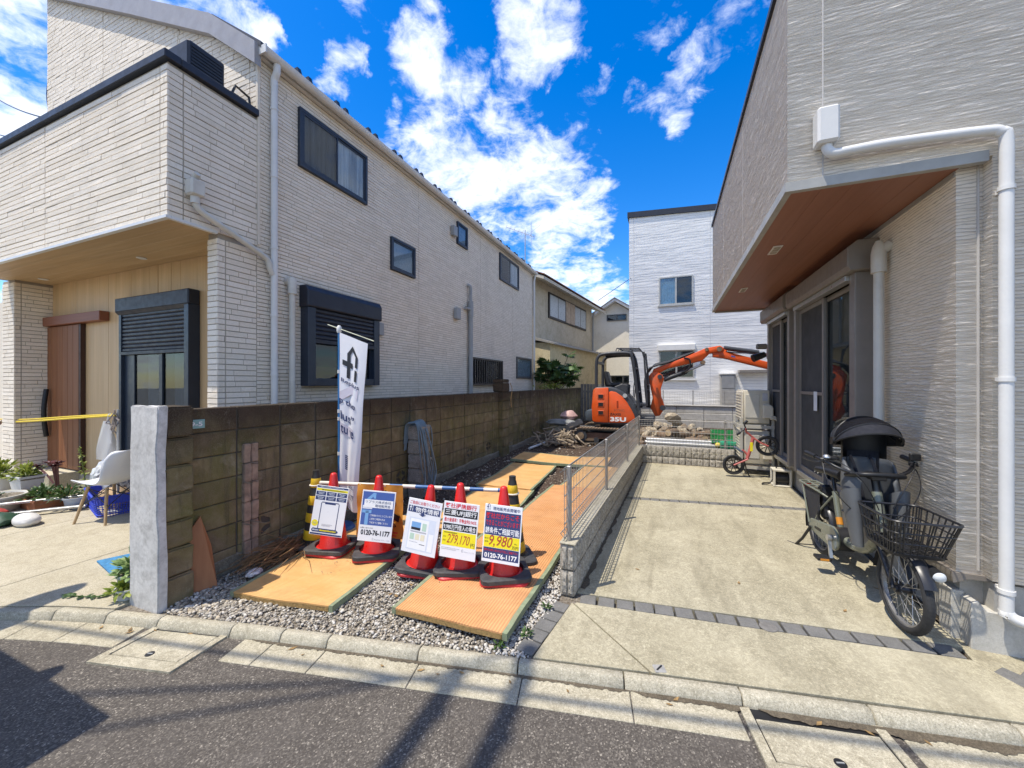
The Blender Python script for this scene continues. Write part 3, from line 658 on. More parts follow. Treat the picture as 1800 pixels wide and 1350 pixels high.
# wing walls beside the porch
MB().box(-4.575,XL-.02,2.62,3.07,.0,3.19).build('wing_wall', GROOVE, LH)
tile_wall('wing_side_siding', LH, (XL-.02,0,0), (0,1,0), (0,0,1), (1,0,0), 2.605, 3.025, .35, 3.185, Lr=(.2,.42), seams=(2.69,), seed=5, gap=.006)
tile_wall('wing_front_siding', LH, (0,2.62,0), (1,0,0), (0,0,1), (0,-1,0), -4.575, -4.403, .35, 3.185, Lr=(.2,.42), seed=6, gap=.006)
MB().box(-9.75,-9.33,2.64,3.07,0,3.19).build('wing_wall', GROOVE, LH)
tile_wall('wing_side_siding', LH, (-9.33,0,0), (0,1,0), (0,0,1), (1,0,0), 2.625, 3.07, .25, 3.185, Lr=(.2,.42), seams=(2.70,), seed=7, gap=.006)
tile_wall('wing_front_siding', LH, (0,2.64,0), (1,0,0), (0,0,1), (0,-1,0), -9.75, -9.315, .25, 3.185, Lr=(.2,.42), seed=8, gap=.006)
# timber front wall
tw = MB().box(-9.33,-4.58,3.06,3.075,0,3.19).build('timber_cladding', WOOD_L, LH)
x = -9.32; i = 0
while x < -4.6:
    w = random.choice((.15,.2,.25,.3)); x1 = min(x+w, -4.58); MB().box(x,x1-.0025,3.03+random.uniform(0,.004),3.062,.2,3.187).build('plank', WOOD_L, tw); x = x1
MB().box(-9.33,-4.58,3.015,3.06,0,.2).build('plinth', RENDER, LH)
# entrance door with rail cover
d = MB().box(-9.34,-8.31,2.985,3.03,.26,2.50).build('door', DOORW, LH, bevel=.004)
for i in range(6): MB().box(-9.33+i*.168,-9.33+i*.168+.160,2.972,2.986,.28,2.49).build('door_board', DOORW, d, bevel=.003)
MB().box(-8.33,-8.27,2.975,3.03,.26,2.5).build('door_jamb', pm('door_dark', (.05,.02,.012), .5), d)
MB().tube(smooth_path([(-9.22,2.93,.75),(-9.20,2.90,1.0),(-9.20,2.90,1.25),(-9.22,2.93,1.5)],5), .03, 8).build('handle', BLACK, d, smooth=50)
MB().box(-9.33,-7.59,2.92,3.03,2.505,2.645).build('door_rail_cover', m_wood('rail_timber', (.20,.07,.035), (.27,.10,.055), 'x'), LH, bevel=.006)
# front window with half-lowered shutter
s = MB(); s.box(-7.12,-5.456,2.895,3.03,2.575,2.765); fw_ = s.build('shutter_window', NAVY, LH, bevel=.012)
MB().prism([(2.895,2.58),(3.03,2.58),(3.03,2.54),(2.93,2.54)], 'x', -7.11, -5.466).build('shutter_box_lip', NAVY, fw_)
for a_ in ((-7.10,-7.04,2.93,3.03,.22,2.545),(-5.55,-5.46,2.90,3.03,.22,2.573),(-7.04,-5.55,2.92,3.03,.2,.27)): MB().box(*a_).build('guide_frame', NAVYF, fw_, bevel=.004)
for i in range(10):
    z = 2.555-i*.053; MB().prism([(2.955,z),(2.942,z-.014),(2.942,z-.038),(2.955,z-.051)], 'x', -7.04, -5.55).build('slat', NAVY, fw_)
MB().box(-7.04,-5.55,2.93,2.965,1.985,2.03).build('bottom_rail', NAVY, fw_, bevel=.004)
for a_ in ((-7.04,-6.80,2.97,3.0,.27,2.03),(-6.21,-6.14,2.965,3.0,.27,2.03),(-6.14,-5.55,2.965,2.995,1.18,1.215)): MB().box(*a_).build('sash', NAVYF, fw_)
MB().box(-6.80,-6.21,2.985,2.989,.27,2.03).build('pane', GLASS_D, fw_); MB().box(-6.14,-5.55,2.985,2.989,.27,2.03).build('pane', GLASS_D, fw_)
MB().box(-7.04,-5.55,3.022,3.029,.27,2.03).build('backing', pm('room_tan', (.16,.12,.06), .9), fw_)
for (p, q, seed) in ((-6.55,-6.23,1),(-5.95,-5.57,2)):
    n = 40; MB().sheet([[(p+(q-p)*j/n, 3.008+.008*math.sin(j*1.4+seed), z) for j in range(n+1)] for z in (.27,2.03)]).build('curtain', pm('pale_curtain', (.62,.62,.6), .9, .1, 12), fw_, smooth=80)
# side shutter window
y0, y1, z0, z1 = win['shut']
b = MB(); b.prism([(XL-.01,2.58),(XL+.14,2.58),(XL+.15,2.60),(XL+.15,2.79),(XL+.11,2.86),(XL-.01,2.86)], 'y', y0-.02, y1+.03); sw = b.build('shutter_window', NAVY, LH, bevel=.008)
for a_ in ((XL-.01,XL+.13,y0,y0+.12,z0,2.58),(XL-.01,XL+.13,y1-.12,y1,z0,2.58),(XL-.01,XL+.12,y0+.12,y1-.12,z0,z0+.1)): MB().box(*a_).build('guide_frame', NAVYF, sw, bevel=.005)
for i in range(7):
    z = 2.58-i*.058; MB().prism([(XL+.10,z),(XL+.113,z-.016),(XL+.113,z-.042),(XL+.10,z-.056)], 'y', y0+.12, y1-.12).build('slat', NAVY, sw)
MB().box(XL+.085,XL+.125,y0+.12,y1-.12,2.12,2.175).build('bottom_rail', NAVY, sw, bevel=.004)
for a_ in ((XL+.03,XL+.07,y0+.12,y0+.15,z0+.1,2.12),(XL+.03,XL+.08,4.16,4.22,z0+.1,2.12),(XL+.03,XL+.07,y1-.16,y1-.12,z0+.1,2.12)): MB().box(*a_).build('sash', NAVYF, sw)
MB().box(XL+.05,XL+.054,y0+.14,y1-.14,z0+.1,2.12).build('pane', GLASS_D, sw); MB().box(XL-.006,XL+.0,y0+.1,y1-.1,z0+.09,2.14).build('backing', DARKIN, sw)
MB().box(XL+.005,XL+.012,3.78,4.15,z0+.1,1.82).build('inside_panel', pm('box_tan', (.30,.17,.10), .8), sw)
side_window(LH, XL, *win['big2'], sashes=2)
side_window(LH, XL, *win['w2'], sashes=1, curtain='frost')
side_window(LH, XL, *win['w3'], sashes=1, curtain='frost')
side_window(LH, XL, *win['w4'], sashes=2, curtain='half')
side_window(LH, XL, *win['w6'], sashes=1, curtain='frost', frame=pm('grey_frame', (.09,.09,.09), .4))
gw = side_window(LH, XL, *win['gr'], sashes=2, curtain='none')
y0, y1, z0, z1 = win['gr']
b = MB(); b.box(XL+.05,XL+.08,y0-.02,y1+.02,z1-.03,z1+.01).box(XL+.05,XL+.08,y0-.02,y1+.02,z0-.01,z0+.03); b.box(XL,XL+.08,y0-.03,y0+.0,z0-.01,z1+.01).box(XL,XL+.08,y1,y1+.03,z0-.01,z1+.01); gr = b.build('grille', BLACKM, gw)
n = 15
for i in range(n): yy = y0+.05+(y1-y0-.1)*i/(n-1); MB().box(XL+.052,XL+.078,yy-.014,yy+.014,z0+.03,z1-.03).build('grille_bar', BLACKM, gr)
# vents, boxes and pipes on the side
for (y, z, s_) in ((7.42,4.94,.13),(7.55,3.16,.15)): MB().box(XL,XL+.09,y-s_/2-.06,y+s_/2-.03,z-s_,z+s_*.7).build('vent_hood', GREYP, LH, bevel=.012)
MB().box(XL,XL+.05,5.0,5.12,2.38,2.58).build('junction_box', GREYP, LH, bevel=.006)
p = MB(); p.tube([(XL+.05,3.20,5.15),(XL+.05,3.20,4.2),(XL+.05,3.20,.2)], .037, 14); p.tube(smooth_path([(XL+.10,3.20,5.36),(XL+.09,3.20,5.27),(XL+.05,3.20,5.20),(XL+.05,3.20,5.12)],4), .04, 12)
dp = p.build('downpipe', WHITEP, LH, smooth=50)
for z in (4.85,4.05,3.2,2.4,1.7): b = MB(); bracket_clip(b, XL+.05, 3.20, z, .037); b.build('pipe_clip', WHITEP, dp, smooth=40)
# balcony drain: hopper, sloping pipe into the downpipe
b = MB(); b.prism([(XL+.0,3.44),(XL+.12,3.44),(XL+.12,3.60),(XL+.0,3.60)], 'y', 2.30, 2.43); hp = b.build('rain_hopper', CREAMP, LH, bevel=.015)
MB().cyl((XL+.02,2.365,3.60),(XL+.10,2.365,3.66),.03,n=12).build('overflow_cap', CREAMP, hp, smooth=40)
MB().cyl((XL+.06,2.365,3.44),(XL+.06,2.365,3.37),.04,n=14).build('outlet_collar', CREAMP, hp, smooth=40)
MB().tube(smooth_path([(XL+.06,2.365,3.38),(XL+.06,2.40,3.33),(XL+.06,2.50,3.28),(XL+.06,2.80,3.17),(XL+.06,3.06,3.065),(XL+.06,3.12,3.02),(XL+.055,3.14,2.95),(XL+.05,3.18,2.88)],4), .032, 12).build('branch_pipe', CREAMP, LH, smooth=50)
p = MB(); p.tube([(XL+.07,3.42,2.77),(XL+.07,3.42,1.5),(XL+.07,3.42,.2)], .036, 14); p.lathe([(.052,2.70),(.052,2.86),(.044,2.90),(.02,2.915)], 16, Matrix.Translation((XL+.07,3.42,0))); p.cyl((XL,3.42,2.86),(XL+.07,3.42,2.86),.06,n=16); p.build('duct_pipe', CREAMP, LH, smooth=45)
p = MB(); p.tube([(XL+.06,8.1,.3),(XL+.06,8.1,3.2)], .055, 12); p.tube([(XL+.06,8.1,3.15),(XL+.06,8.1,3.52)], .065, 12); p.tube(smooth_path([(XL+.06,8.1,3.5),(XL+.06,8.1,3.80),(XL+.05,8.08,3.88),(XL,8.05,3.9)],4), .036, 10); p.tube([(XL+.06,8.1,3.33),(XL+.06,7.85,3.33)], .035, 10); p.build('soil_pipe', GREYP, LH, smooth=50)
MB().box(-16,-9.80,3.10,3.4,0,3.1).build('annex_wall', BRICK_L, LH)
# roof, gutter, snow guards
rp = [(XL+.10,5.49),(-5.16,6.10),(-6.88,6.95),(-9.65,8.28)]
poly = rp+[(x, z-.07) for x, z in rp[::-1]]
rf = MB().prism(poly, 'y', 3.0, 12.9).build('roof', pm('dark_roof', (.04,.042,.05), .5), LH)
rk = [(XL+.06,5.47),(-5.16,6.08),(-6.88,6.93),(-9.62,8.24)]
MB().prism(rk+[(x, z-.25) for x, z in rk[::-1]], 'y', 2.955, 3.03).build('rake_board', pm('grey_fascia', (.30,.29,.30), .5), rf)
b = MB(); b.sheet([[(XL+.11+.06*math.cos(R_(a)), y, 5.43+.075*math.sin(R_(a))) for a in range(180, 361, 20)] for y in (3.02, 7.9, 12.85)]); b.sheet([[(XL+.11+.054*math.cos(R_(a)), y, 5.43+.069*math.sin(R_(a))) for a in range(180, 361, 20)] for y in (3.02, 7.9, 12.85)])
b.box(XL-.01,XL+.05,3.02,12.85,5.36,5.45); b.box(XL+.045,XL+.175,3.005,3.022,5.35,5.445); b.build('gutter', WHITEP, LH, smooth=50)
for i in range(15):
    for k in (0, .16):
        y = 3.5+i*.62+k; z = 5.50; MB().prism([(XL+.09,z-.01),(XL+.06,z+.085),(XL+.02,z+.085),(XL-.02,z+.075)], 'y', y, y+.05).build('snow_guard', BLACKM, rf)
MB().tube([(XL+.09,12.78,5.35),(XL+.05,12.77,5.15),(XL+.05,12.77,1.0)], .035, 10).build('rear_downpipe', WHITEP, LH, smooth=50)
# outdoor unit on the balcony
ac = thing('balcony_air_conditioner', 'dark air-conditioner outdoor unit above the left balcony parapet', 'air conditioner', (-4.75,2.75,4.0))
MB().box(-4.98,-4.56,2.42,2.78,4.45,5.14).build('casing', NAVY, ac, bevel=.02)
b = MB()
for i in range(7): b.box(-4.565,-4.552,2.45,2.75,4.86+i*.035,4.875+i*.035)
b.build('louvre', BLACKM, ac)
MB().box(-4.70,-4.50,2.80,2.98,4.6,4.85).build('pipe_cover', BLACKM, ac, bevel=.01)
MB().tube([(-4.52,2.78,4.7),(-4.50,2.85,4.93),(-4.50,3.0,4.9),(-4.50,3.03,4.7)], .014, 8).build('handrail_loop', BLACKM, ac)
# antenna behind the ridge line
an = thing('roof_antenna', 'television antenna with thin rods behind the left house roof', 'antenna', (-5.32,14.5,5.0))
MB().cyl((-5.32,14.5,4.5),(-5.32,14.5,7.7),.022,n=6).build('mast', GALV, an)
ym = MB(); ym.cyl((-6.05,14.3,7.85),(-5.0,14.7,7.45),.010,n=5); ym.build('boom', GALV, an)
for i in range(8):
    t_ = i/7; c_ = Vector((-6.05,14.3,7.85)).lerp(Vector((-5.0,14.7,7.45)), t_); MB().cyl(c_+Vector((-.15,.28,.03)), c_+Vector((.15,-.28,-.03)), .005, n=4).build('element', GALV, an)
MB().cyl((-5.1,14.6,7.1),(-5.1,14.6,8.0),.009,n=5).cyl((-5.4,14.4,7.3),(-4.75,14.8,7.95),.006,n=4).build('side_rod', GALV, an)

# ------------------------------------------------------------------ right house
XR, YF, ZS = 1.66, 3.20, 2.95
RH = thing('right_house', 'grey ridged-siding house on the right with an overhanging upper floor', 'house', (4, 6, 0))
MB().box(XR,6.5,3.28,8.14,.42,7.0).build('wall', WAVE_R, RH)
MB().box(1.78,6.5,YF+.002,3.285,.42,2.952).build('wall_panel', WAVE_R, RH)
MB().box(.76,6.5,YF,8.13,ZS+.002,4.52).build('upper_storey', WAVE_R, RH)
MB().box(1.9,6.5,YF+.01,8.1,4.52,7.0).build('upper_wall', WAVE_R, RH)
b = MB(); b.box(.735,6.5,YF-.012,8.15,4.52,4.57); b.build('parapet_coping', NAVY, RH)
ST = pm('sealant', (.50,.47,.43), .6)
for (x0,x1,y0,y1,z0,z1) in ((.955,.963,YF-.002,YF+.01,ZS+.03,4.52),(2.62,2.628,YF-.002,YF+.01,.45,4.52)): MB().box(x0,x1,y0,y1,z0,z1).build('panel_joint', ST, RH)
MB().box(1.752,1.760,3.268,3.279,.45,ZS).build('panel_joint', ST, RH)
for y in (4.95,6.6): MB().box(.7585,.765,y,y+.008,ZS+.03,4.52).build('panel_joint', ST, RH)
SOFT = pm('soffit_edge', (.36,.355,.33), .5)
b = MB(); b.box(.745,.79,YF-.010,8.14,ZS-.03,ZS+.035); b.box(.79,1.76,YF-.010,YF+.035,ZS-.03,ZS+.035); b.build('soffit_trim', SOFT, RH)
sf = MB().box(.79,XR+.01,YF+.035,8.135,ZS-.012,ZS-.002).build('soffit', GROOVE, RH)
for i in range(5):
    x0 = .793+i*.175; MB().box(x0,min(x0+.1735,XR),YF+.037,8.132,ZS-.024,ZS-.010).build('soffit_board', SOFFIT_R, sf)
for (x,y) in ((.98,4.56),(.98,6.35)):
    v = MB().box(x-.04,x+.04,y-.13,y+.13,ZS-.032,ZS-.022).build('soffit_vent', WHITEP, sf, bevel=.003)
    for k in range(3): MB().box(x-.027,x+.027,y-.11+k*.075,y-.06+k*.075,ZS-.036,ZS-.031).build('vent_slot', GROOVE, v)
MB().box(XR-.008,XR+.01,3.285,8.13,ZS-.06,ZS-.026).build('wall_head_trim', SOFT, RH)
MB().box(.79,XR+.05,8.10,8.135,ZS-.05,ZS-.025).build('soffit_end_trim', SOFT, RH)
# foundation and drip flashing
MB().box(XR+.035,6.5,3.315,8.10,-.15,.40).build('foundation', RENDER, RH)
MB().box(1.80,6.5,3.225,3.32,-.15,.40).build('foundation_front', RENDER, RH)
b = MB(); b.box(XR-.03,6.5,3.255,8.15,.395,.425); b.prism([(XR-.03,.395),(XR-.024,.36),(XR+.04,.39),(XR+.04,.395)], 'y', 3.255, 8.15); b.build('drip_flashing', GREY_T, RH)
MB().prism([(1.69,-.1),(1.69,.27),(1.72,.29),(1.76,.235),(2.05,.225),(2.05,-.1)], 'y', 3.205, 3.30).build('render_patch', m_concrete('pale_render', (.46,.44,.39), (.53,.51,.46), (.38,.36,.31), scale=5, speck=.25), RH, bevel=.004)
MB().box(XR-.012,XR+.05,3.3,3.42,-.1,.30).build('render_patch', m_concrete('pale_render2', (.46,.44,.39), (.53,.51,.46), (.38,.36,.31), scale=5, speck=.25), RH, bevel=.004)
SCREEN = pm('insect_screen', (.055,.055,.055), .8, .15, 3)
# sliding windows with shutter boxes (they face -X)
def slider(y0, y1, z0, z1, boxy0, boxy1, name='sliding_window', strip=.12, label=None):
    b = MB(); b.prism([(XR-.0,z1),(XR-.20,z1),(XR-.22,z1+.04),(XR-.22,z1+.20),(XR-.15,z1+.26),(XR-.0,z1+.26)], 'y', boxy0, boxy1)
    w = b.build(name, GREY_T, RH, bevel=.006)
    MB().box(XR-.14,XR,y0-strip,y0,z0,z1).build('side_frame', GREY_T, w, bevel=.004); MB().box(XR-.14,XR,y1,y1+.09,z0,z1).build('side_frame', GREY_T, w, bevel=.004)
    MB().box(XR-.13,XR,y0,y1,z0-.03,z0+.03).build('bottom_rail', ALU, w, bevel=.003); MB().box(XR-.17,XR-.10,y0,y1,z1-.05,z1-.001).build('top_rail', ALU, w, bevel=.003)
    MB().box(XR-.012,XR-.004,y0,y1,z0,z1).build('backing', DARKIN, w)
    ym = (y0+y1)/2
    for i, (p, q, x) in enumerate(((y0, ym+.03, XR-.055), (ym-.03, y1, XR-.085))):
        b = MB(); k = .045; b.box(x-.015,x+.015,p,p+k,z0+.03,z1-.05).box(x-.015,x+.015,q-k,q,z0+.03,z1-.05).box(x-.015,x+.015,p+k,q-k,z0+.03,z0+.10).box(x-.015,x+.015,p+k,q-k,z1-.10,z1-.05)
        s = b.build('sash', GREY_T, w, bevel=.003)
        MB().box(x-.003,x+.003,p+k,q-k,z0+.10,z1-.10).build('pane' if i == 0 else 'insect_screen', GLASS_D if i == 0 else SCREEN, s)
        n = 50
        if i == 0: MB().sheet([[(XR-.022+.006*math.sin(j*1.5), p+(q-p)*j/n, z) for j in range(n+1)] for z in (z0+.05, z1-.06)]).build('curtain', pm('dim_curtain', (.28,.31,.30), .9, .15, 10), w, smooth=80)
        else: MB().box(x-.02,x-.016,p+.02,q-.02,z0+1.0,z0+1.035).build('middle_rail', GREY_T, s)
    return w
bigw = slider(4.42, 6.02, .46, 2.58, 4.22, 6.16)
MB().box(XR-.108,XR-.104,5.36,5.47,1.28,1.50).build('window_sticker', flat('sticker', (.7,.72,.75)), bigw, bevel=.003)
slider(6.42, 7.50, .46, 2.60, 6.30, 7.72, strip=.10)
# wall duct pipe between the window and the corner
p = MB(); p.tube([(XR-.07,4.06,2.60),(XR-.07,4.06,.42)], .034, 16); p.lathe([(.050,2.50),(.050,2.66),(.04,2.72),(.02,2.76)], 16, Matrix.Translation((XR-.07,4.06,0))); p.cyl((XR,4.06,2.72),(XR-.07,4.06,2.67),.042,n=16); p.build('duct_pipe', CREAMP, RH, smooth=45)
# front rainwater pipe with hopper
b = MB(); b.prism([(.90,3.165),(1.02,3.165),(1.02,3.40),(.90,3.40)], 'y', YF-.115, YF); hp = b.build('rain_hopper', WHITEP, RH, bevel=.014)
MB().cyl((.96,YF-.07,3.405),(.96,YF-.07,3.398),.018,n=10).build('overflow_hole', BLACK, hp)
b = MB(); b.tube(smooth_path([(.965,YF-.06,3.19),(.965,YF-.06,3.14),(1.0,YF-.065,3.10),(1.08,YF-.065,3.10),(1.3,YF-.065,3.10),(1.70,YF-.065,3.072),(1.775,YF-.065,3.05),(1.80,YF-.065,3.0),(1.80,YF-.065,2.6),(1.80,YF-.065,1.5),(1.80,YF-.065,.36),(1.80,YF-.065,.29),(1.83,YF-.075,.25),(1.90,YF-.085,.235),(2.0,YF-.09,.21)],5), .030, 16)
fp = b.build('downpipe', WHITEP, RH, smooth=50)
for z in (2.72,1.62,.40): b = MB(); b.cyl((1.80,YF-.065,z-.012),(1.80,YF-.065,z+.012),.036,n=18); b.box(1.79,1.81,YF-.03,YF+.002,z-.01,z+.01); b.build('pipe_clip', WHITEP, fp, smooth=40)
MB().tube([(2.0,YF-.09,.215),(2.0,YF-.09,-.06)], .034, 14).build('lower_pipe', WHITEP, fp, smooth=50)
# sensor lamp on the far corner
sl = thing('wall_spotlight', 'small twin-head wall spotlight at the far end of the right house wall', 'wall light', (XR-.05,8.0,2.1))
MB().box(XR-.06,XR,7.94,8.06,2.02,2.26).build('back_box', CREAMP, sl, bevel=.01)
MB().cyl((XR-.08,7.98,2.24),(XR-.22,7.95,2.24),.05,n=14).build('sensor_dome', GREY_T, sl, smooth=40)
MB().cyl((XR-.10,7.97,2.10),(XR-.29,7.92,2.03),.05,.068,n=16).build('lamp_head', BLACKM, sl, smooth=40)

# ------------------------------------------------------------------ block wall beside the lot: every block a piece
XW = -3.45
BW = thing('block_wall', 'old mossy concrete block wall running along the left side of the lot', 'wall', (XW-.06, 9, 0))
def block_mesh(i, L=.39):
    rr = random.Random(i); b = MB().box(-.06,.06,-L/2+.003,L/2-.003,-.096,.096); me = b.mesh('block', BLOCK, bevel=.006)
    for v in me.vertices: v.co += Vector((rr.uniform(-.002,.002), rr.uniform(-.0015,.0015), rr.uniform(-.0015,.0015)))
    return me
BM = [block_mesh(i) for i in range(6)]; BH = [block_mesh(20+i, .19) for i in range(3)]
def vent_mesh():
    b = MB().box(-.06,.045,-.193,.193,-.096,.096); b.box(.045,.06,-.193,-.10,-.096,.096).box(.045,.06,.10,.193,-.096,.096).box(.045,.06,-.10,.10,.082,.096).box(.045,.06,-.10,.10,-.096,-.082)
    me0 = b
    n = 14   # plate with four leaf-shaped openings left dark: the petals between them stand proud
    b.prism([(-.008,-.082),(.008,-.082),(.008,.082),(-.008,.082)], 'x', .045, .0595); b.prism([(-.10,-.008),(-.009,-.008),(-.009,.008),(-.10,.008)], 'x', .045, .0592); b.prism([(.009,-.008),(.10,-.008),(.10,.008),(.009,.008)], 'x', .045, .0592)
    for sy in (-1,1):
        for sz in (-1,1):
            b.prism([(sy*.10,sz*.082),(sy*.10,sz*.045),(sy*.055,sz*.066),(sy*.04,sz*.082)], 'x', .045, .0588)
            b.prism([(sy*.0085,sz*.0085),(sy*.05,sz*.0085),(sy*.018,sz*.03),(sy*.0085,sz*.05)], 'x', .045, .0588)
    f = len(b.f); b.mi = 1; b.box(.0448,.0465,-.099,.099,-.081,.081); return b.mesh('vent_block', [BLOCK, BLACK])
VM = vent_mesh()
MB().box(XW-.11,XW-.012,1.80,16.6,-.1,1.385).build('mortar', pm('mortar_dark', (.075,.068,.055), .95), BW)
rr = random.Random(11); top_z = 1.40
for c in range(7):
    z = .10+.2*c
    y = 1.80+(.2 if c % 2 == 99 else 0)
    k = 0
    while y < 16.4:
        if 7.70 < y+.2 < 8.15: y += .4; k += 1; continue
        vent = c == 1 and k in (1,6,11,13,18,20,22,24)
        ext = 0
        inst('block' if not vent else 'vent_block', VM if vent else BM[rr.randrange(6)], BW, (XW-.06+rr.uniform(-.003,.003), y+.2, z), (0,0,0 if vent or rr.random() < .5 else math.pi))
        y += .4; k += 1
# footing strip of rough render along the base
b = MB(); n = 90
b.sheet([[(XW+.012+.012*noise2(1.8+i*.16, h*9, 1), 1.8+i*.162, z+ (0.02*noise2(i*.4, 3) if h else 0)) for i in range(n)] for h, z in ((0,-.1),(0,.06),(1,.115))]+[[(XW-.01, 1.8+i*.162, .125+.02*noise2(i*.4,3)) for i in range(n)]]); b.build('footing', m_concrete('footing_render', (.16,.145,.11), (.26,.235,.18), (.11,.10,.07), scale=3), BW, smooth=60)
# white-plastered end pillar with block return
def rough_box(x0,x1,y0,y1,z0,z1,amp,seed,n=(5,5,14)):
    bm = bmesh.new(); bmesh.ops.create_cube(bm, size=1); bmesh.ops.subdivide_edges(bm, edges=bm.edges, cuts=9, use_grid_fill=True)
    for v in bm.verts:
        x, y, z = x0+(x1-x0)*(v.co.x+.5), y0+(y1-y0)*(v.co.y+.5), z0+(z1-z0)*(v.co.z+.5)
        n_ = amp*noise2(x*5+seed+z*3, y*5+z*4, seed); taper = (.012*noise2(z*3.1, seed))
        v.co = Vector((x+(n_+taper if v.co.x < 0 or v.co.x > 0 else 0), y+n_, z+amp*noise2(x*9, y*9, seed)*(1 if v.co.z > .4 else 0)))
    bmesh.ops.bevel(bm, geom=[e for e in bm.edges if e.calc_face_angle(0) > .7], offset=min(.014,(x1-x0)*.12,(y1-y0)*.12), segments=2, affect='EDGES')
    me = bpy.data.meshes.new('m'); bm.to_mesh(me); bm.free(); me.polygons.foreach_set('use_smooth', [True]*len(me.polygons)); me.set_sharp_from_angle(angle=R_(40)); return me
me = rough_box(-3.645,-3.30,1.565,1.625,-.1,1.435,.007,3); me.materials.append(CEMENT); o = inst('plastered_end', me, BW)
for i in range(7):
    me = rough_box(-3.63,-3.312,1.612,1.80,.003+.2*i-(.1 if i == 0 else 0),.197+.2*i+(.03 if i == 6 else 0),.005,i+5); me.materials.append(BLOCK); inst('block', me, BW)
# mid pilaster that rises above the top, and a narrow broken strip near the front
for i in range(9):
    me = rough_box(XW-.14,XW+.10,7.72,8.10,.003+.2*i-(.1 if i == 0 else 0),.197+.2*i if i < 8 else 1.68,.004,i+40); me.materials.append(BLOCK); inst('block', me, BW)
for i in range(6):
    for k in (0,1):
        me = rough_box(XW-.01,XW+.028,2.24+k*.068,2.302+k*.068,.05+i*.17,.215+i*.17,.003,i+60+k); me.materials.append(pm('broken_block', (.27,.20,.15), .95, .35, 14, bump=.6, bscale=60)); inst('broken_strip', me, BW)
MB().tube(smooth_path([(XW+.11,8.12,1.6),(XW+.14,8.16,1.45),(XW+.12,8.14,1.25),(XW+.13,8.15,1.05)],4), .008, 6).build('loose_cable', pm('ochre_cable', (.42,.26,.10), .6), BW)
# number plate
t = thing('house_number_plate', 'small green number plate reading 9-5 on the block wall', 'number plate', (XW+.003,1.86,1.28))
MB().box(XW+.003,XW+.008,1.825,1.945,1.24,1.31).build('plate', flat('plate_green', (.24,.42,.40)), t, bevel=.002)
# ------------------------------------------------------------------ lettering
_FC = {}
def text_geo(body, bold=.0, shear=0):
    key = (body, bold, shear)
    if key in _FC: return _FC[key]
    cu = bpy.data.curves.new('lettering', 'FONT'); cu.body = body; cu.offset = bold; cu.shear = shear; cu.resolution_u = 3
    o = bpy.data.objects.new('lettering', cu); COL.objects.link(o); bpy.context.view_layer.update()
    me = bpy.data.meshes.new_from_object(o.evaluated_get(bpy.context.evaluated_depsgraph_get()))
    v = np.array([list(x.co)[:2] for x in me.vertices]) if len(me.vertices) else np.zeros((1,2)); f = [tuple(p.vertices) for p in me.polygons]
    bpy.data.objects.remove(o); bpy.data.curves.remove(cu); bpy.data.meshes.remove(me)
    lo = v.min(0); hi = v.max(0); v = (v-lo)/np.maximum(hi-lo, 1e-6); _FC[key] = (v, f, (hi-lo)); return _FC[key]
def put_text(b, body, x, y, w, h, fn, bold=.0, shear=0):
    """lettering stretched into the box x..x+w, y..y+h; fn maps (u,v) to a point"""
    v, f, _ = text_geo(body, bold, shear); b.add([fn(x+p[0]*w, y+p[1]*h) for p in v], f)
def put_rect(b, x0, y0, x1, y1, fn, n=1):
    rows = [[fn(x0+(x1-x0)*j/n, y0+(y1-y0)*i/n) for j in range(n+1)] for i in range(n+1)]; b.sheet(rows)
def put_poly(b, pts, fn): b.add([fn(*p) for p in pts], [tuple(range(len(pts)))])
INK = {k: flat('ink_'+k, c, .4) for k, c in dict(white=(.80,.80,.80), black=(.02,.02,.025), navy=(.035,.05,.14), blue=(.06,.11,.34), red=(.62,.02,.03), yellow=(.78,.66,.02), grey=(.42,.42,.45), pale=(.62,.66,.74), green=(.45,.6,.48), sky=(.18,.36,.62), dred=(.42,.05,.04), cream=(.72,.66,.48)).items()}
b = MB(); put_text(b, '9-5', -.042, -.018, .084, .036, lambda u, v: (XW+.0095, 1.885+u, 1.275+v), .02); b.build('lettering', INK['white'], t, norm=False)

# ------------------------------------------------------------------ low split-face wall with mesh fence
LWd = Vector((.0365, 1, 0)).normalized(); LWa = math.atan2(-LWd.x, LWd.y)
LW = thing('low_wall', 'low ribbed split-face block wall between the lot and the driveway', 'wall', (-.62,5.3,0))
def split_block(i, L=.39, H=.19, T=.12, ribs=4, end=False):
    """block with rough ribbed faces on +x (and on -y when it ends the wall)"""
    rr = random.Random(i); b = MB(); b.box(-T/2,T/2-.012,-L/2+.003+(.012 if end else 0),L/2-.003,-H/2+.003,H/2-.003)
    def face(P, L_, r_):
        ny = r_*5; nz = 7; rows = []
        for k in range(nz+1):
            row = []
            for j in range(ny+1):
                g_ = (j % 5 == 0); y = -L_/2+.004+(L_-.008)*j/ny; z = -H/2+.004+(H-.008)*k/nz
                d = (0 if g_ else .012+rr.uniform(-.006,.008))*(.2 if k in (0,nz) else 1); row.append(P(y, z, d))
            rows.append(row)
        b.sheet(rows)
    face(lambda y, z, d: (T/2-.012+d, y, z), L, ribs)
    if end: face(lambda y, z, d: (y, -L/2+.012-d, z), T-.012, 2)
    return b.mesh('split_block', SPLIT, smooth=25)
SB = [split_block(i) for i in range(5)]; SE = [split_block(50+i, end=True) for i in range(2)]
P0 = Vector((-.705, 2.83, 0))
b = MB().box(-.05,.04,.02,5.02,-.1,.385); b.tf(Matrix.Translation(P0) @ Matrix.Rotation(LWa,4,'Z')); b.build('mortar', GROUT, LW)
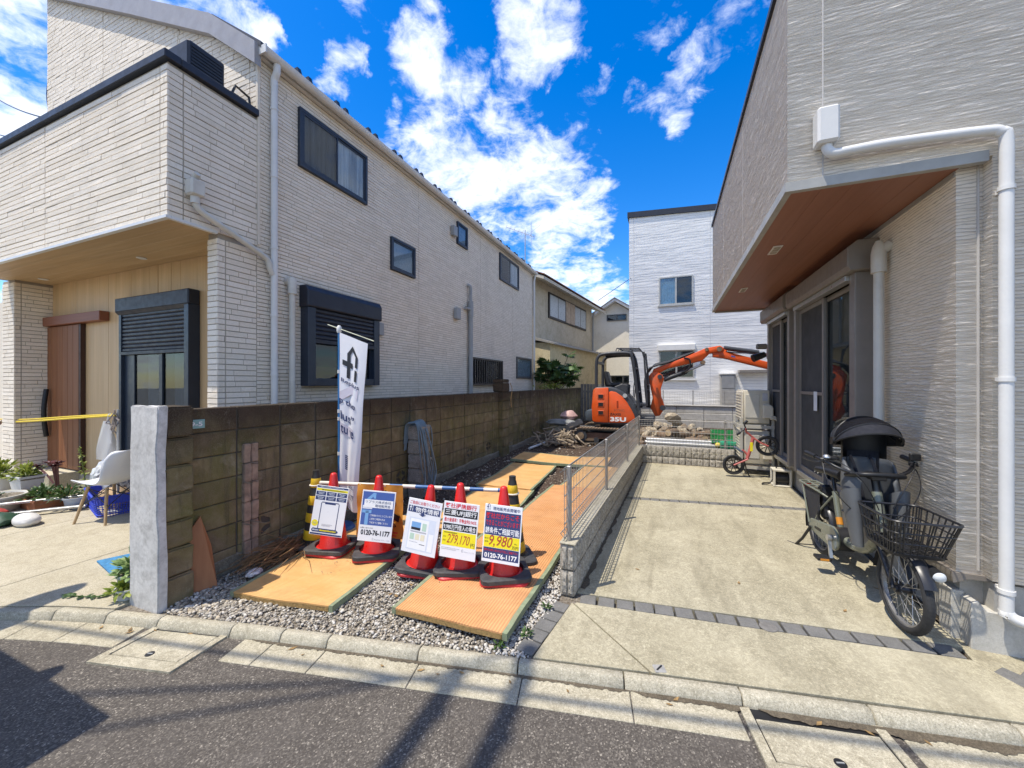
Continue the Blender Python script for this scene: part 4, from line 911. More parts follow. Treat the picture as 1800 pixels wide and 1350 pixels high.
for c in range(2):
    for k in range(13):
        p = P0+LWd*(.2+.39*k); inst('split_block', SE[c] if k == 0 else SB[random.randrange(5)], LW, (p.x,p.y,.0975+c*.195), (0,0,LWa))
b = MB().box(-.062,.062,0,5.07,.391,.402); b.tf(Matrix.Translation(P0) @ Matrix.Rotation(LWa,4,'Z')); b.build('mortar_cap', KERB, LW, bevel=.003)
# return along the back of the driveway
CW = thing('back_low_wall', 'low ribbed block wall across the far end of the driveway', 'wall', (.4,7.8,0))
for c in range(2):
    for k in range(4):
        inst('split_block', SB[(k+c) % 5], CW, (-.30+.39*k, 7.80, .13+c*.195), (0,0,-math.pi/2))
MB().box(-.49,1.07,7.77,7.86,0,.32).build('mortar', GROUT, CW)
MB().box(-.50,1.08,7.74,7.865,.325,.337).build('mortar_cap', KERB, CW, bevel=.003)
def mesh_panel(b, a, d, z0, z1, sx=.05, hz=(0,.12,.25,.38,.5), r=.0030, roll=True):
    a = Vector(a); d = Vector(d); L = (d-a).length; u = (d-a).normalized(); n = Vector((u.y,-u.x,0)); k = int(L/sx)
    for i in range(k+1):
        p = a+u*(L*i/k)
        pts = [p+Vector((0,0,z0+.02)), p+Vector((0,0,z1-.03))]
        if roll: pts = [p-n*.03+Vector((0,0,z0+.03)), p+Vector((0,0,z0)), p+Vector((0,0,z1-.0)), p-n*.035+Vector((0,0,z1-.035))]
        b.tube(pts, r, 4, cap=False)
    for h in hz: b.tube([a+Vector((0,0,z0+h)), d+Vector((0,0,z0+h))], r*1.5, 5, cap=False)
    if roll: b.tube([a-n*.035+Vector((0,0,z1-.035)), d-n*.035+Vector((0,0,z1-.035))], r*1.2, 4, cap=False); b.tube([a-n*.03+Vector((0,0,z0+.03)), d-n*.03+Vector((0,0,z0+.03))], r*1.2, 4, cap=False)
MF = thing('mesh_fence', 'steel mesh fence standing on the low wall beside the driveway', 'fence', (-.62,5.3,.4))
feet = [Vector((-.705,2.90,.402)), Vector((-.652,4.43,.402)), Vector((-.59,6.15,.402)), Vector((-.53,7.80,.402))]
for f in feet:
    o = MB().box(-.014,.014,-.018,.018,0,.565).build('post', STEEL, MF, bevel=.004); o.matrix_parent_inverse = Matrix.Identity(4); o.location = f-Vector((-.62,5.3,.4)); o.rotation_euler = (0,0,LWa)
for p, q in zip(feet, feet[1:]):
    off = Vector((-.024,0,0)); b = MB(); mesh_panel(b, Vector((p.x,p.y,0))+off-LWd*.05*(p is feet[0]), Vector((q.x,q.y,0))+off, .43, .955, hz=(.0,.105,.21,.315,.42,.525)); stuff(b.build('wire_panel', STEEL, MF, norm=False))
MF2 = thing('back_mesh_fence', 'steel mesh fence on the low wall at the far end of the driveway', 'fence', (.4,7.8,.35))
for x in (.93,): MB().box(x-.014,x+.014,7.782,7.818,.337,.93).build('post', STEEL, MF2, bevel=.004)
b = MB(); mesh_panel(b, (-.53,7.775,0), (1.06,7.775,0), .37, .90, sx=.05, hz=(0,.105,.21,.315,.42,.53)); stuff(b.build('wire_panel', STEEL, MF2, norm=False))

# ------------------------------------------------------------------ buildings behind
WH = thing('white_house', 'tall white ridged-siding house standing at the back of the lot', 'house', (2,18,0))
MB().prism([(-1.47,.6),(6.5,.6),(6.5,7.7),(-1.47,8.2)], 'y', 16.0, 24).build('wall', WAVE_W, WH)
MB().prism([(-1.53,8.15),(6.6,7.65),(6.6,7.85),(-1.53,8.36)], 'y', 15.93, 24.1).build('roof_edge', NAVY, WH)
for x in (1.40,-1.30): MB().box(x,x+.014,15.994,16.003,.7,8.1).build('panel_joint', pm('joint_grey', (.55,.55,.54), .7), WH)
TA = pm('silver_frame', (.42,.41,.38), .4, metal=.3)
def front_window(parent, x0, x1, z0, z1, Y, frame, sashes=2, curtain=True, fw=.05, out=.05):
    b = MB(); b.box(x0,x1,Y-out,Y+.01,z0,z0+fw).box(x0,x1,Y-out,Y+.01,z1-fw,z1).box(x0,x0+fw,Y-out,Y+.01,z0+fw,z1-fw).box(x1-fw,x1,Y-out,Y+.01,z0+fw,z1-fw)
    w = b.build('window', frame, parent); MB().box(x0+.01,x1-.01,Y-.006,Y-.002,z0+.01,z1-.01).build('backing', DARKIN, w)
    xm = (x0+x1)/2; MB().box(xm-.03,xm+.03,Y-out+.01,Y-.008,z0+fw,z1-fw).build('meeting_stile', frame, w)
    for i, (p, q) in enumerate(((x0+fw,xm-.03),(xm+.03,x1-fw))):
        MB().box(p,q,Y-.03,Y-.026,z0+fw,z1-fw).build('pane', GLASS, w)
        if curtain and i == 0: MB().sheet([[(p+(q-p)*j/24, Y-.014+.005*math.sin(j*1.7), z) for j in range(25)] for z in (z0+fw, z1-fw)]).build('curtain', pm('blue_curtain', (.30,.48,.62), .9), w, smooth=80)
    return w
front_window(WH, -.36, .84, 4.58, 5.66, 16.0, TA); MB().box(-.40,.88,15.93,16.0,4.53,4.58).build('window_sill', TA, WH)
lw_ = front_window(WH, -.36, .88, 1.78, 2.84, 16.0, TA, curtain=False); MB().box(-.40,.92,15.82,16.0,2.82,3.06).build('shutter_box', WHITEP, lw_, bevel=.02); MB().box(-.42,.94,15.9,16.0,1.70,1.77).build('window_sill', WHITEP, lw_)
mc = thing('meter_cabinet', 'tall grey utility cabinet standing against the white house', 'cabinet', (1.95,15.9,.8)); MB().box(1.72,2.2,15.72,15.99,.78,1.90).build('casing', pm('cabinet_grey', (.33,.32,.30), .5), mc, bevel=.015); MB().box(1.76,2.16,15.70,15.722,.85,1.36).build('lower_door', pm('cabinet_grey2', (.29,.275,.255), .5), mc, bevel=.006); MB().box(1.76,2.16,15.70,15.722,1.40,1.84).build('upper_door', pm('cabinet_grey3', (.24,.24,.24), .5), mc, bevel=.006)
MB().box(1.70,2.22,15.68,16.0,1.90,1.95).build('rain_cap', WHITEP, mc, bevel=.008)
o = tag(MB().box(2.3,3.3,15.6,16.0,1.95,2.06).build('door_canopy', GREY_T, bevel=.01), 'small grey canopy on the white house wall under the excavator arm', 'canopy'); 
RW = thing('retaining_wall', 'grey concrete retaining wall in front of the white house', 'wall', (1.5,15.4,0))
MB().box(-2.5,6.5,15.32,15.9,-.1,.78).build('core', RETAIN, RW)
for r_ in range(3):
    for k in range(10): MB().box(-2.45+k*.9,-1.56+k*.9,15.28-.04*(2-r_)+.002*(k%3),15.33,.02+r_*.25,.26+r_*.25).build('concrete_block', RETAIN, RW, bevel=.012)
MB().box(-2.5,6.5,15.24,15.5,.765,.80).build('coping', RETAIN, RW, bevel=.008)
BF = thing('rear_mesh_fence', 'thin mesh fence on top of the retaining wall behind the excavator', 'fence', (1.5,15.35,.8))
for x in (-2.2,-1.2,-.2,.8,1.8,2.8,3.8): MB().box(x-.018,x+.018,15.33,15.366,.80,1.33).build('post', STEEL, BF)
b = MB(); mesh_panel(b, (-2.2,15.33,0), (4,15.33,0), .84, 1.30, sx=.055, hz=(0,.11,.22,.33,.46), r=.003, roll=False); stuff(b.build('wire_panel', STEEL, BF, norm=False))

STUCCO = m_concrete('old_stucco', (.48,.42,.31), (.58,.52,.405), (.34,.29,.20), scale=.9, fine=40, speck=.4)
STUCCO2 = m_concrete('old_stucco_yellow', (.54,.45,.26), (.62,.53,.34), (.28,.23,.14), scale=.8, fine=40, speck=.4)
OH = thing('old_house', 'weathered beige stucco house with a tiled roof behind the block wall', 'house', (-4.9,14.5,0), -.1222)
def L(o): return o
MB().box(-6,0,0,7.3,0,5.75).build('wall', STUCCO, OH, local=True)
MB().box(-6,.75,-.25,7.6,0,3.15).build('lower_wall', STUCCO2, OH, local=True)
b = MB(); b.prism([(-.02,3.42),(.95,3.12),(.95,3.06),(-.02,3.30)], 'y', -.35, 7.7); b.build('lean_to_roof', pm('grey_sheet', (.30,.29,.27), .6), OH, local=True)
rfm = MB().prism([(.62,5.62),(-3,7.1),(-6.6,5.62),(-6.6,5.52),(-3,6.95),(.62,5.50)], 'y', -.55, 7.9).build('roof', pm('eave_white', (.50,.46,.38), .6), OH, local=True)
TILE = pm('roof_tile', (.20,.085,.05), .6, .4, 9)
tm = MB().prism([(.0,.0),(-.28,.115),(-.28,.15),(.0,.04)], 'y', -.13, .13).mesh('roof_tile', TILE)
for i in range(32):
    for k in range(14):
        inst('roof_tile', tm, rfm, (.66-.26*k, -.45+.26*i, 5.66+.1066*k), (0,R_(random.uniform(-1,1)),0), local=True)
ow = MB().box(-.02,.06,1.25,6.15,4.36,5.45).build('window_band', pm('dark_wood_frame', (.035,.03,.027), .5), OH, local=True)
for (p, q, m) in ((1.35,2.2,0),(2.26,3.1,0),(3.16,3.75,1),(3.78,4.35,1),(4.42,5.2,0),(5.26,6.05,0)):
    if m: MB().box(.055,.085,p,q,4.42,5.40).build('shutter_leaf', pm('old_shutter', (.42,.34,.26), .7, .2), ow, local=True)
    else: MB().box(.062,.066,p,q,4.45,5.36).build('pane', FROST, ow, local=True); 
MB().tube([(.16,7.15,5.5),(.10,7.2,5.2),(.10,7.2,3.2)], .05, 8).build('downpipe', GREYP, OH, local=True)
GH = thing('gable_house', 'pale house with a pointed gable far behind between the old and white houses', 'house', (-2.4,24,0))
MB().prism([(-6.5,0),(-.2,0),(-.2,4.6),(-2.99,6.45),(-5.9,4.6),(-6.5,4.6)], 'y', 24, 31).build('wall', m_concrete('pale_stucco', (.70,.65,.55), (.76,.71,.61), (.64,.59,.49), scale=.5, fine=30, speck=.25), GH)
for sx in (-1,1):
    MB().prism([(-2.99,6.47),(-2.99,6.62),(-2.99+sx*3.3,4.5),(-2.99+sx*3.3,4.34)], 'y', 23.5, 31.2).build('roof_slope', pm('gable_trim', (.62,.60,.56), .6), GH)
    MB().prism([(-2.99,6.625),(-2.99,6.67),(-2.99+sx*3.3,4.55),(-2.99+sx*3.3,4.505)], 'y', 23.45, 31.2).build('roof_cover', pm('grey_roof', (.16,.155,.15), .6), GH)
front_window(GH, -3.5, -2.35, 5.35, 5.72, 24, pm('grey_frame', (.09,.09,.09), .4), curtain=False, out=.08)
front_window(GH, -3.3, -1.8, 1.55, 2.05, 24, pm('grey_frame', (.09,.09,.09), .4), curtain=False, out=.08)
# side wall with dark boards behind the excavator
o = thing('rear_board_fence', 'grey slatted fence at the far left end of the lot', 'fence', (-3.2,16.3,0))
for i in range(9): MB().box(-3.45+i*.13,-3.34+i*.13,16.2,16.23,0,1.55).build('board', pm('grey_board', (.17,.16,.14), .8, .3, 8), o)
MB().box(-3.5,-2.2,16.235,16.28,1.2,1.28).build('rail', pm('grey_board', (.17,.16,.14), .8), o)

# ------------------------------------------------------------------ leaves
def leaf_cloud(name, mat, leaves, parent=None):
    """leaves: (position, direction, normal, length, width, tint, lobes)"""
    vs, fs, tn = [], [], []
    for (p, d, n, l, w, t_, lobes) in leaves:
        p, d, n = Vector(p), Vector(d).normalized(), Vector(n); s = d.cross(n); s = s.normalized() if s.length > 1e-5 else d.orthogonal().normalized(); n = s.cross(d)
        k = len(vs)
        if lobes <= 1:
            pts = [p, p+d*l*.35+s*w*.5-n*l*.02, p+d*l*.7+s*w*.38-n*l*.06, p+d*l-n*l*.16, p+d*l*.7-s*w*.38-n*l*.06, p+d*l*.35-s*w*.5-n*l*.02, p+d*l*.5+n*l*.05]
            vs += pts; fs += [(k,k+1,k+6),(k+1,k+2,k+6),(k+2,k+3,k+6),(k+3,k+4,k+6),(k+4,k+5,k+6),(k+5,k,k+6)]; tn += [t_]*7
        else:
            vs.append(p+d*l*.15); tn.append(t_)
            for j in range(lobes):
                a = (j-(lobes-1)/2)*(2.9/lobes); dd = d*math.cos(a)+s*math.sin(a); ll = l*(1-.25*abs(a)/1.5); ss = dd.cross(n); q = p+d*l*.15; i0 = len(vs)
                vs += [q+dd*ll*.25+ss*w*.05, q+dd*ll*.62+ss*w*.13-n*ll*.04, q+dd*ll-n*ll*.2, q+dd*ll*.62-ss*w*.13-n*ll*.04, q+dd*ll*.25-ss*w*.05]; tn += [t_]*5
                fs += [(k,i0,i0+4),(i0,i0+1,i0+3,i0+4),(i0+1,i0+2,i0+3)]
    me = bpy.data.meshes.new(name); me.from_pydata([tuple(v) for v in vs], [], fs); at = me.attributes.new('tint','FLOAT','POINT'); at.data.foreach_set('value', tn); me.materials.append(mat)
    o = bpy.data.objects.new(name, me); COL.objects.link(o)
    if parent: attach(o, parent)
    return o
LEAF = m_leaf('green_leaf', (.035,.075,.02), (.10,.17,.045)); LEAF_Y = m_leaf('yellow_green_leaf', (.16,.22,.03), (.36,.40,.08)); LEAF_D = m_leaf('dark_leaf', (.02,.045,.016), (.07,.12,.04))
def rdir(rr, up=.3): v = Vector((rr.gauss(0,1), rr.gauss(0,1), rr.gauss(up,.7))); return v.normalized()
fp = thing('fatsia_shrub', 'broad-leaved dark green shrub rising behind the far block wall', 'shrub', (-3.85,13.4,1.0))
rr = random.Random(4); lv = []; st = MB()
for i in range(34):
    tip = Vector((-3.75+rr.gauss(0,.36), 13.3+rr.gauss(0,.5), 1.65+abs(rr.gauss(.28,.3)))); base = Vector((-3.85,13.4,.9))
    st.tube(bez(base, (base+tip)/2+Vector((0,0,.25)), tip, 5), .008, 4)
    for j in range(5): d = rdir(rr, .1); lv.append((tip+d*.03, d, Vector((0,0,1))+rdir(rr)*.35, rr.uniform(.2,.36), .34, rr.random()**1.5, 7))
leaf_cloud('foliage', LEAF, lv, fp); st.build('stem', pm('stem_brown', (.12,.10,.05), .8), fp)
lv = []
for i in range(260):
    p = Vector((-3.72+rr.gauss(0,.22), 12.3+rr.uniform(-.2,1.3), 1.42+abs(rr.gauss(0,.1)))); lv.append((p, rdir(rr), Vector((0,0,1))+rdir(rr)*.6, rr.uniform(.05,.1), .045, rr.random(), 1))
t = thing('creeper', 'low light green weeds growing over the top of the far block wall', 'weeds', (-3.6,12.9,1.4)); leaf_cloud('foliage', LEAF_Y, lv, t)

# ------------------------------------------------------------------ wear on the ground: hairline cracks, dirt in the corners, dead leaves
b = MB(); rr = random.Random(5)
def dirt_edge(a, d, side, w, zf):
    a, d = Vector(a), Vector(d); n = int((d-a).length/.03); u = (d-a).normalized(); v = Vector((-u.y, u.x, 0))*side; rows = []
    for i in range(n+1): p = a+(d-a)*i/n; ww = w*(.3+.7*abs(noise2(p.x*4, p.y*4, 3)))+rr.uniform(0,.006); q = p+v*ww; rows.append([(p.x,p.y,zf(p.y)+.006),(q.x,q.y,zf(q.y)+.0012)])
    b.sheet(rows)
dirt_edge((-.636,2.98,0), (-.47,7.7,0), -1, .05, slab_z); dirt_edge((1.69,3.4,0), (1.69,7.7,0), 1, .045, slab_z); dirt_edge((-.46,7.705,0), (1.1,7.705,0), -1, .06, slab_z)
stuff(tag(b.build('corner_dirt', bpy.data.materials['gutter_mud'], norm=False), 'brown dirt gathered along the foot of the walls round the driveway', 'dirt'))
b = MB(); rr = random.Random(15)
for i in range(70):
    k = rr.random()
    if k < .35: x, y = rr.uniform(-.55,1.6), rr.uniform(2.6,7.5); z = slab_z(y)
    elif k < .6: x = rr.uniform(-4,1.8); y = back_y(x)-rr.uniform(.085,.16); z = -.049
    elif k < .8: x, y, z = rr.uniform(-3.3,-1), rr.uniform(2.2,3), .02
    else: x, y, z = rr.uniform(-3.2,-.9), rr.uniform(3.4,8), .02
    a = rr.uniform(0,6.3); l = rr.uniform(.012,.03); c, s_ = math.cos(a), math.sin(a); cu = rr.uniform(.002,.008)
    b.add([(x-c*l,y-s_*l,z+cu),(x-s_*l*.4,y+c*l*.4,z+.003),(x+c*l,y+s_*l,z+cu),(x+s_*l*.4,y-c*l*.4,z+.003)], [(0,1,3),(1,2,3)])
stuff(tag(b.build('dead_leaves', pm('dead_leaf', (.24,.15,.06), .8, .5, 9), norm=False), 'small dry leaves scattered over the ground', 'leaves'))
rows = [[(x, y, max(-.03, .70*max(0, 1-abs(x-.15)/1.5)**.7*max(0, 1-abs(y-9.35)/1.1)**.7+.03*noise2(x*6, y*6)-.04)) for x in np.linspace(-1.35,1.7,34)] for y in np.linspace(8.3,10.5,26)]
stuff(tag(MB().sheet(rows).build('debris_mound', bpy.data.materials['soil'], norm=False, smooth=60), 'heap of dark earth under the stones and logs', 'earth heap'))

# ------------------------------------------------------------------ tatami mats laid over the lot
TAT = m_tatami('tatami_pale', (.60,.325,.105), (.73,.435,.175)); TAT2 = m_tatami('tatami_red', (.58,.27,.10), (.70,.365,.155), True); HERI = pm('mat_edging', (.20,.235,.14), .8, .25, 16, dirt=(.28,.24,.15))
STRAW = pm('straw_core', (.30,.19,.07), .95, .4, 60, bump=.6, bscale=150)
def mat_thing(label, cx, cy, rz, Lh, W=.87, z=.055, mat=TAT, warp=0.0, seed=0, droop=(0,0,0,0)):
    t = thing('tatami_mat', label, 'mat', (cx, cy, 0), rz, 'old tatami mats laid as a path')
    th = .045
    def S(u, v):   # u across -.5..+.5, v along
        a, b_ = u+.5, v+.5; d = droop[0]*(1-a)*(1-b_)+droop[1]*a*(1-b_)+droop[2]*(1-a)*b_+droop[3]*a*b_
        return (u*W+.006*noise2(v*6, seed), v*Lh+.004*noise2(u*7, seed+1), z+d+.010*noise2(u*2.2+seed, v*3.1)+warp*math.sin(v*3.14*1.5+seed))
    nu, nv = 12, 20
    e = .5-.032/W
    def patch(u0, u1, n, dz=0, ov=0): return [[(lambda p: (p[0], p[1], p[2]+dz))(S(u0+(u1-u0)*j/n, -.5-ov+(1+2*ov)*i/nv)) for j in range(n+1)] for i in range(nv+1)]
    MB().slab(patch(-e, e, nu, -.002), .010).build('woven_face', mat, t, local=True, smooth=40)
    MB().slab(patch(-e+.004, e-.004, 4, -.0125), th-.014).build('straw_core', STRAW, t, local=True, smooth=40)
    for s_ in (-1, 1):
        u0, u1 = sorted((s_*e, s_*.5)); MB().slab(patch(u0, u1, 1), th).build('edging', HERI, t, local=True, smooth=40)
    return t
mat_thing('pale orange tatami mat at the front left, under the two left cones', -2.71, 2.83, .13, 1.78, .90, .062, TAT, .004, 1, (-.02,.0,0,0))
mat_thing('ribbed reddish tatami mat at the front right by the gravel strip', -1.335, 3.04, .0, 1.78, .86, .07, TAT2, .004, 2, (0,.012,0,0))
mat_thing('tatami mat behind the striped bar on the left path', -2.15, 4.42, .10, 1.75, .86, .050, TAT, .008, 3)
mat_thing('dull brown half-shaded tatami mat in the middle of the left path', -2.33, 6.12, .07, 1.72, .88, .055, TAT, .012, 4)
mat_thing('tatami mat lying crosswise at the end of the left path', -2.0, 7.55, 1.60, 1.85, .86, .085, TAT, .015, 5)
mat_thing('ribbed tatami mat along the low wall behind the front right mat', -1.24, 4.80, -.02, 1.76, .84, .055, TAT2, .006, 6)
mat_thing('far tatami mat along the low wall near the mesh fence corner', -1.10, 6.50, -.04, 1.6, .82, .050, TAT, .008, 7)

# ------------------------------------------------------------------ cones
RED = pm('cone_red', (.62,.018,.015), .32, .08, 9, spec=.5, dirt=(.50,.05,.04)); PINK = pm('cone_flange', (.58,.04,.045), .45, .1)
WEIGHT = pm('rubber_weight', (.045,.045,.047), .7, .25, 14, bump=.25, bscale=90, dirt=(.12,.11,.095))
def ring_plate(b, half, hole, z0, z1, n=40, cr=.03):
    """square plate with a round hole"""
    def sq(a):
        c, s_ = math.cos(a), math.sin(a); m = max(abs(c), abs(s_)); x, y = c/m*half, s_/m*half
        k = abs(x)+abs(y)-(2*half-cr)
        if k > 0: x -= math.copysign(k/2, x); y -= math.copysign(k/2, y)
        return x, y
    A = [2*math.pi*i/n for i in range(n)]; out = [sq(a) for a in A]; inn = [(hole*math.cos(a), hole*math.sin(a)) for a in A]
    ch = .008
    rows = [[(x,y,z0) for x,y in out], [(x,y,z1-ch) for x,y in out], [(x*(1-ch/half),y*(1-ch/half),z1) for x,y in out], [(x,y,z1) for x,y in inn], [(x,y,z0) for x,y in inn]]
    b.sheet(rows+[rows[0]], closed=True); return b
def cone(label, x, y, z, rz, tilt=(0,0), wz=0):
    t = thing('traffic_cone', label, 'traffic cone', (x,y,z), rz, 'red cones across the lot entrance'); t.rotation_euler = (tilt[0], tilt[1], rz)
    ring_plate(MB(), .185, .12, 0, .022).build('base', PINK, t, local=True, smooth=35)
    b = MB(); b.lathe([(.150,.018),(.152,.034),(.142,.040),(.128,.046),(.118,.075),(.030,.685),(.024,.700),(.012,.706)], 32); b.build('cone_body', RED, t, local=True, smooth=45)
    o = ring_plate(MB(), .195, .157, .026, .062).build('rubber_weight', WEIGHT, t, local=True, smooth=35); o.rotation_euler = (0,0,wz); return t
cone('red cone holding the white sign with a phone outline, leftmost in the row', -2.88, 2.70, .062, .12, wz=.15)
cone('red cone holding the blue and white sign, second from the left', -2.44, 2.78, .060, .5, (.0,.02), .12)
cone('red cone holding the flyer-pocket sign, tilted, in the middle of the row', -1.93, 2.76, .035, .35, (.02,.10), -.1)
cone('red cone holding the yellow monthly payment sign', -1.59, 2.79, .072, .55, wz=-.2)
cone('red cone holding the navy price sign, rightmost in the row', -1.21, 2.81, .078, .42, wz=.12)
YEL = pm('reflective_yellow', (.66,.42,.02), .45, .15, 12)
def striped(label, x, y, z, rz):
    t = thing('striped_cone', label, 'traffic cone', (x,y,z), rz, 'black and yellow cones at the ends of the bar')
    ring_plate(MB(), .185, .10, 0, .03).build('base', WEIGHT, t, local=True, smooth=35)
    R = lambda h: .115-(h-.04)*.128
    b = MB(); b.lathe([(.15,.02),(.13,.035),(R(.04),.045),(R(.66),.66),(.030,.675),(.030,.71),(.01,.712)], 28); b.build('cone_body', pm('cone_black', (.03,.028,.025), .45), t, local=True, smooth=45)
    for h in (.07,.23,.39,.55): MB().lathe([(R(h)+.0015,h),(R(h)+.003,h+.002),(R(h+.085)+.003,h+.083),(R(h+.085)+.0015,h+.085)], 28, cap=False).build('yellow_band', YEL, t, local=True, smooth=45)
    return t
striped('black and yellow striped cone at the left end of the bar', -3.17, 2.76, .045, .2)
striped('black and yellow striped cone behind the rightmost red cone', -1.27, 3.14, .075, .6)
# blue and white bar between them
A, B_ = Vector((-3.17,2.76,.635)), Vector((-1.27,3.14,.655)); bar = thing('cone_bar', 'blue and white striped bar joining the two striped cones', 'barrier bar', (-2.2,2.95,.64))
N = 15; BLUE = pm('bar_blue', (.03,.11,.28), .4); BWH = pm('bar_white', (.66,.62,.52), .5, .1)
for i in range(N):
    p, q = A.lerp(B_, i/N), A.lerp(B_, (i+1)/N); MB().cyl(p, q, .017, n=14).build('blue_band' if (i % 2 == 0 and i >= 6) else 'white_band', BLUE if (i % 2 == 0 and i >= 6) else BWH, bar, smooth=40)
for P_ in (A, B_): MB().tube(arc((P_.x,P_.y,P_.z-.02), .052, 0, 342, 19, 'xy'), .008, 6, closed=True).build('end_ring', BWH, bar, smooth=40)
# orange construction sheet hung from the bar
sh = thing('warning_sheet', 'creased orange sheet with a black worker pictogram hung from the bar', 'sheet', (-2.58,2.88,.2))
D = (B_-A).normalized(); Ns = Vector((D.y,-D.x,0))
def SH(u, v, o=0):
    p = A.lerp(B_, .235)+D*(u*.46)+Vector((0,0,.012-v*.50)); w = .012*noise2(u*5, v*4, 2)+.02*v*math.sin(u*5+1)
    return p+Ns*(.02+w+o)+Vector((0,0,.01*noise2(u*6,0,1)*v))
ORG = pm('sheet_orange', (.58,.27,.045), .55, .15, 7)
MB().sheet([[SH(j/18, i/20) for j in range(19)] for i in range(21)]).build('sheet_fabric', ORG, sh, smooth=60)
b = MB()
def stroke(pts, w):
    for p, q in zip(pts, pts[1:]):
        d = Vector((q[0]-p[0], q[1]-p[1])); n_ = Vector((-d.y, d.x)).normalized()*w/2; e = d.normalized()*w*.3; K = max(2, int(d.length/.05))
        for s_ in (0,):
            rows = []
            for k in range(K+1):
                c_ = Vector(p)-e+(d+2*e)*k/K; rows.append([SH(c_.x+n_.x, c_.y+n_.y, .003), SH(c_.x-n_.x, c_.y-n_.y, .003)])
            b.sheet(rows)
stroke([(.35,.20),(.62,.16),(.80,.34)], .10); stroke([(.58,.18),(.60,.42),(.48,.60)], .15); stroke([(.58,.44),(.70,.56),(.88,.62)], .12)
b.build('pictogram', INK['black'], sh, norm=False)
b = MB(); put_text(b, 'から', .58, .72, .26, .07, lambda u, v: SH(u, .72+.79-v-.0, .003), .03); b.build('lettering', INK['black'], sh, norm=False)
b = MB()
for i, (u, v, w) in enumerate(((.5,.86,.12),(.64,.84,.10),(.76,.87,.12),(.55,.93,.1),(.70,.93,.14))): put_rect(b, u, v, u+w, v+.035, lambda a, c: SH(a, c, .003), 2)
b.build('red_print', pm('print_red', (.60,.10,.05), .5), sh, norm=False)

# ------------------------------------------------------------------ placards on the cones
SGN = pm('placard_white', (.74,.74,.76), .35, .02)
def sign(label, c, yaw, roll, W=.297, H=.42, lean=.14):
    t = thing('placard', label, 'sign', c, 0); t.rotation_euler = Euler((0,0,0)); t.rotation_euler = (Matrix.Rotation(yaw,3,'Z') @ Matrix.Rotation(-lean,3,'X') @ Matrix.Rotation(roll,3,'Y')).to_euler()
    MB().box(-W/2,W/2,-.002,.003,-H/2,H/2).build('board', SGN, t, local=True, bevel=.001)
    L_ = {}
    def fn(lay): return lambda u, v: ((u-.5)*W, -.0024-.0007*lay, (v-.5)*H)
    def mb(col, lay): return L_.setdefault((col, lay), MB())
    def rect(col, x0, y0, x1, y1, lay=0): put_rect(mb(col, lay), x0, y0, x1, y1, fn(lay))
    def text(col, s_, x, y, w, h, lay=1, bold=.02, shear=0): put_text(mb(col, lay), s_, x, y, w, h, fn(lay), bold if s_.isascii() else bold*.35, shear)
    def poly(col, pts, lay=1): put_poly(mb(col, lay), pts, fn(lay))
    def logo(col, x, y, s_, lay=1):
        a = W/H
        for (x0,y0,x1,y1) in ((.18,.0,.30,.75),(.0,.42,.42,.53),(.60,.0,.70,.34),(.60,.42,.70,.75)): rect(col, x+x0*s_, y+y0*s_*a*1.3, x+x1*s_, y+y1*s_*a*1.3, lay)
        poly(col, [(x+.18*s_,y+.75*s_*a*1.3),(x+.42*s_,y+1.0*s_*a*1.3),(x+.70*s_,y+.75*s_*a*1.3),(x+.60*s_,y+.75*s_*a*1.3),(x+.42*s_,y+.90*s_*a*1.3),(x+.30*s_,y+.75*s_*a*1.3)], lay)
    def done():
        for (col, lay), m in L_.items(): m.build('print_'+col if lay == 0 else 'lettering_'+col, INK[col], t, local=True, norm=False)
    return t, rect, text, poly, logo, done
def bars(rect, col, x0, x1, y, h, n, rr, lay=2):
    x = x0
    while x < x1: w = rr.uniform(.012,.03); rect(col, x, y+rr.uniform(0,h*.15), min(x+w,x1), y+h*rr.uniform(.75,1), lay); x += w+rr.uniform(.006,.012)
rr = random.Random(8)
_, rect, text, poly, logo, done = sign('white placard with a phone outline and navy boxes on the leftmost red cone', (-2.765,2.545,.475), .32, .10)
rect('navy',.02,.955,.98,.992); bars(rect,'pale',.12,.85,.967,.014,9,rr); rect('yellow',.02,.895,.98,.94); bars(rect,'black',.18,.9,.91,.016,9,rr)
for r_ in range(2):
    for c_ in range(3): x0 = .02+c_*.325; y0 = .80-r_*.095; rect('navy',x0,y0,x0+.30,y0+.08); bars(rect,'pale',x0+.06,x0+.25,y0+.045,.018,4,rr); bars(rect,'pale',x0+.08,x0+.23,y0+.018,.016,4,rr)
for (a,b_,c_,d_) in ((.22,.10,.245,.64),(.765,.10,.79,.64),(.25,.655,.76,.672),(.34,.628,.67,.656)): rect('navy',a,b_,c_,d_)
poly('navy',[(.22,.64),(.25,.672),(.25,.655),(.245,.64)]); poly('navy',[(.79,.64),(.765,.64),(.76,.655),(.76,.672)])
bars(rect,'grey',.34,.66,.215,.014,5,rr); bars(rect,'grey',.34,.6,.19,.014,5,rr)
poly('yellow',[(.12+.10*math.cos(k*.314),.235+.065*math.sin(k*.314)) for k in range(20)]); bars(rect,'grey',.06,.18,.245,.012,3,rr,3); bars(rect,'grey',.06,.18,.222,.012,3,rr,3)
poly('navy',[(.05,.085),(.08,.06),(.80,.06),(.86,.085),(.86,.105),(.80,.135),(.08,.135),(.05,.11)],1); bars(rect,'yellow',.30,.80,.082,.034,7,rr,3); bars(rect,'pale',.09,.28,.084,.03,4,rr,3); rect('navy',.02,.008,.98,.04)
done()
_, rect, text, poly, logo, done = sign('blue and white placard with a phone number, second from the left', (-2.315,2.63,.46), .30, .06)
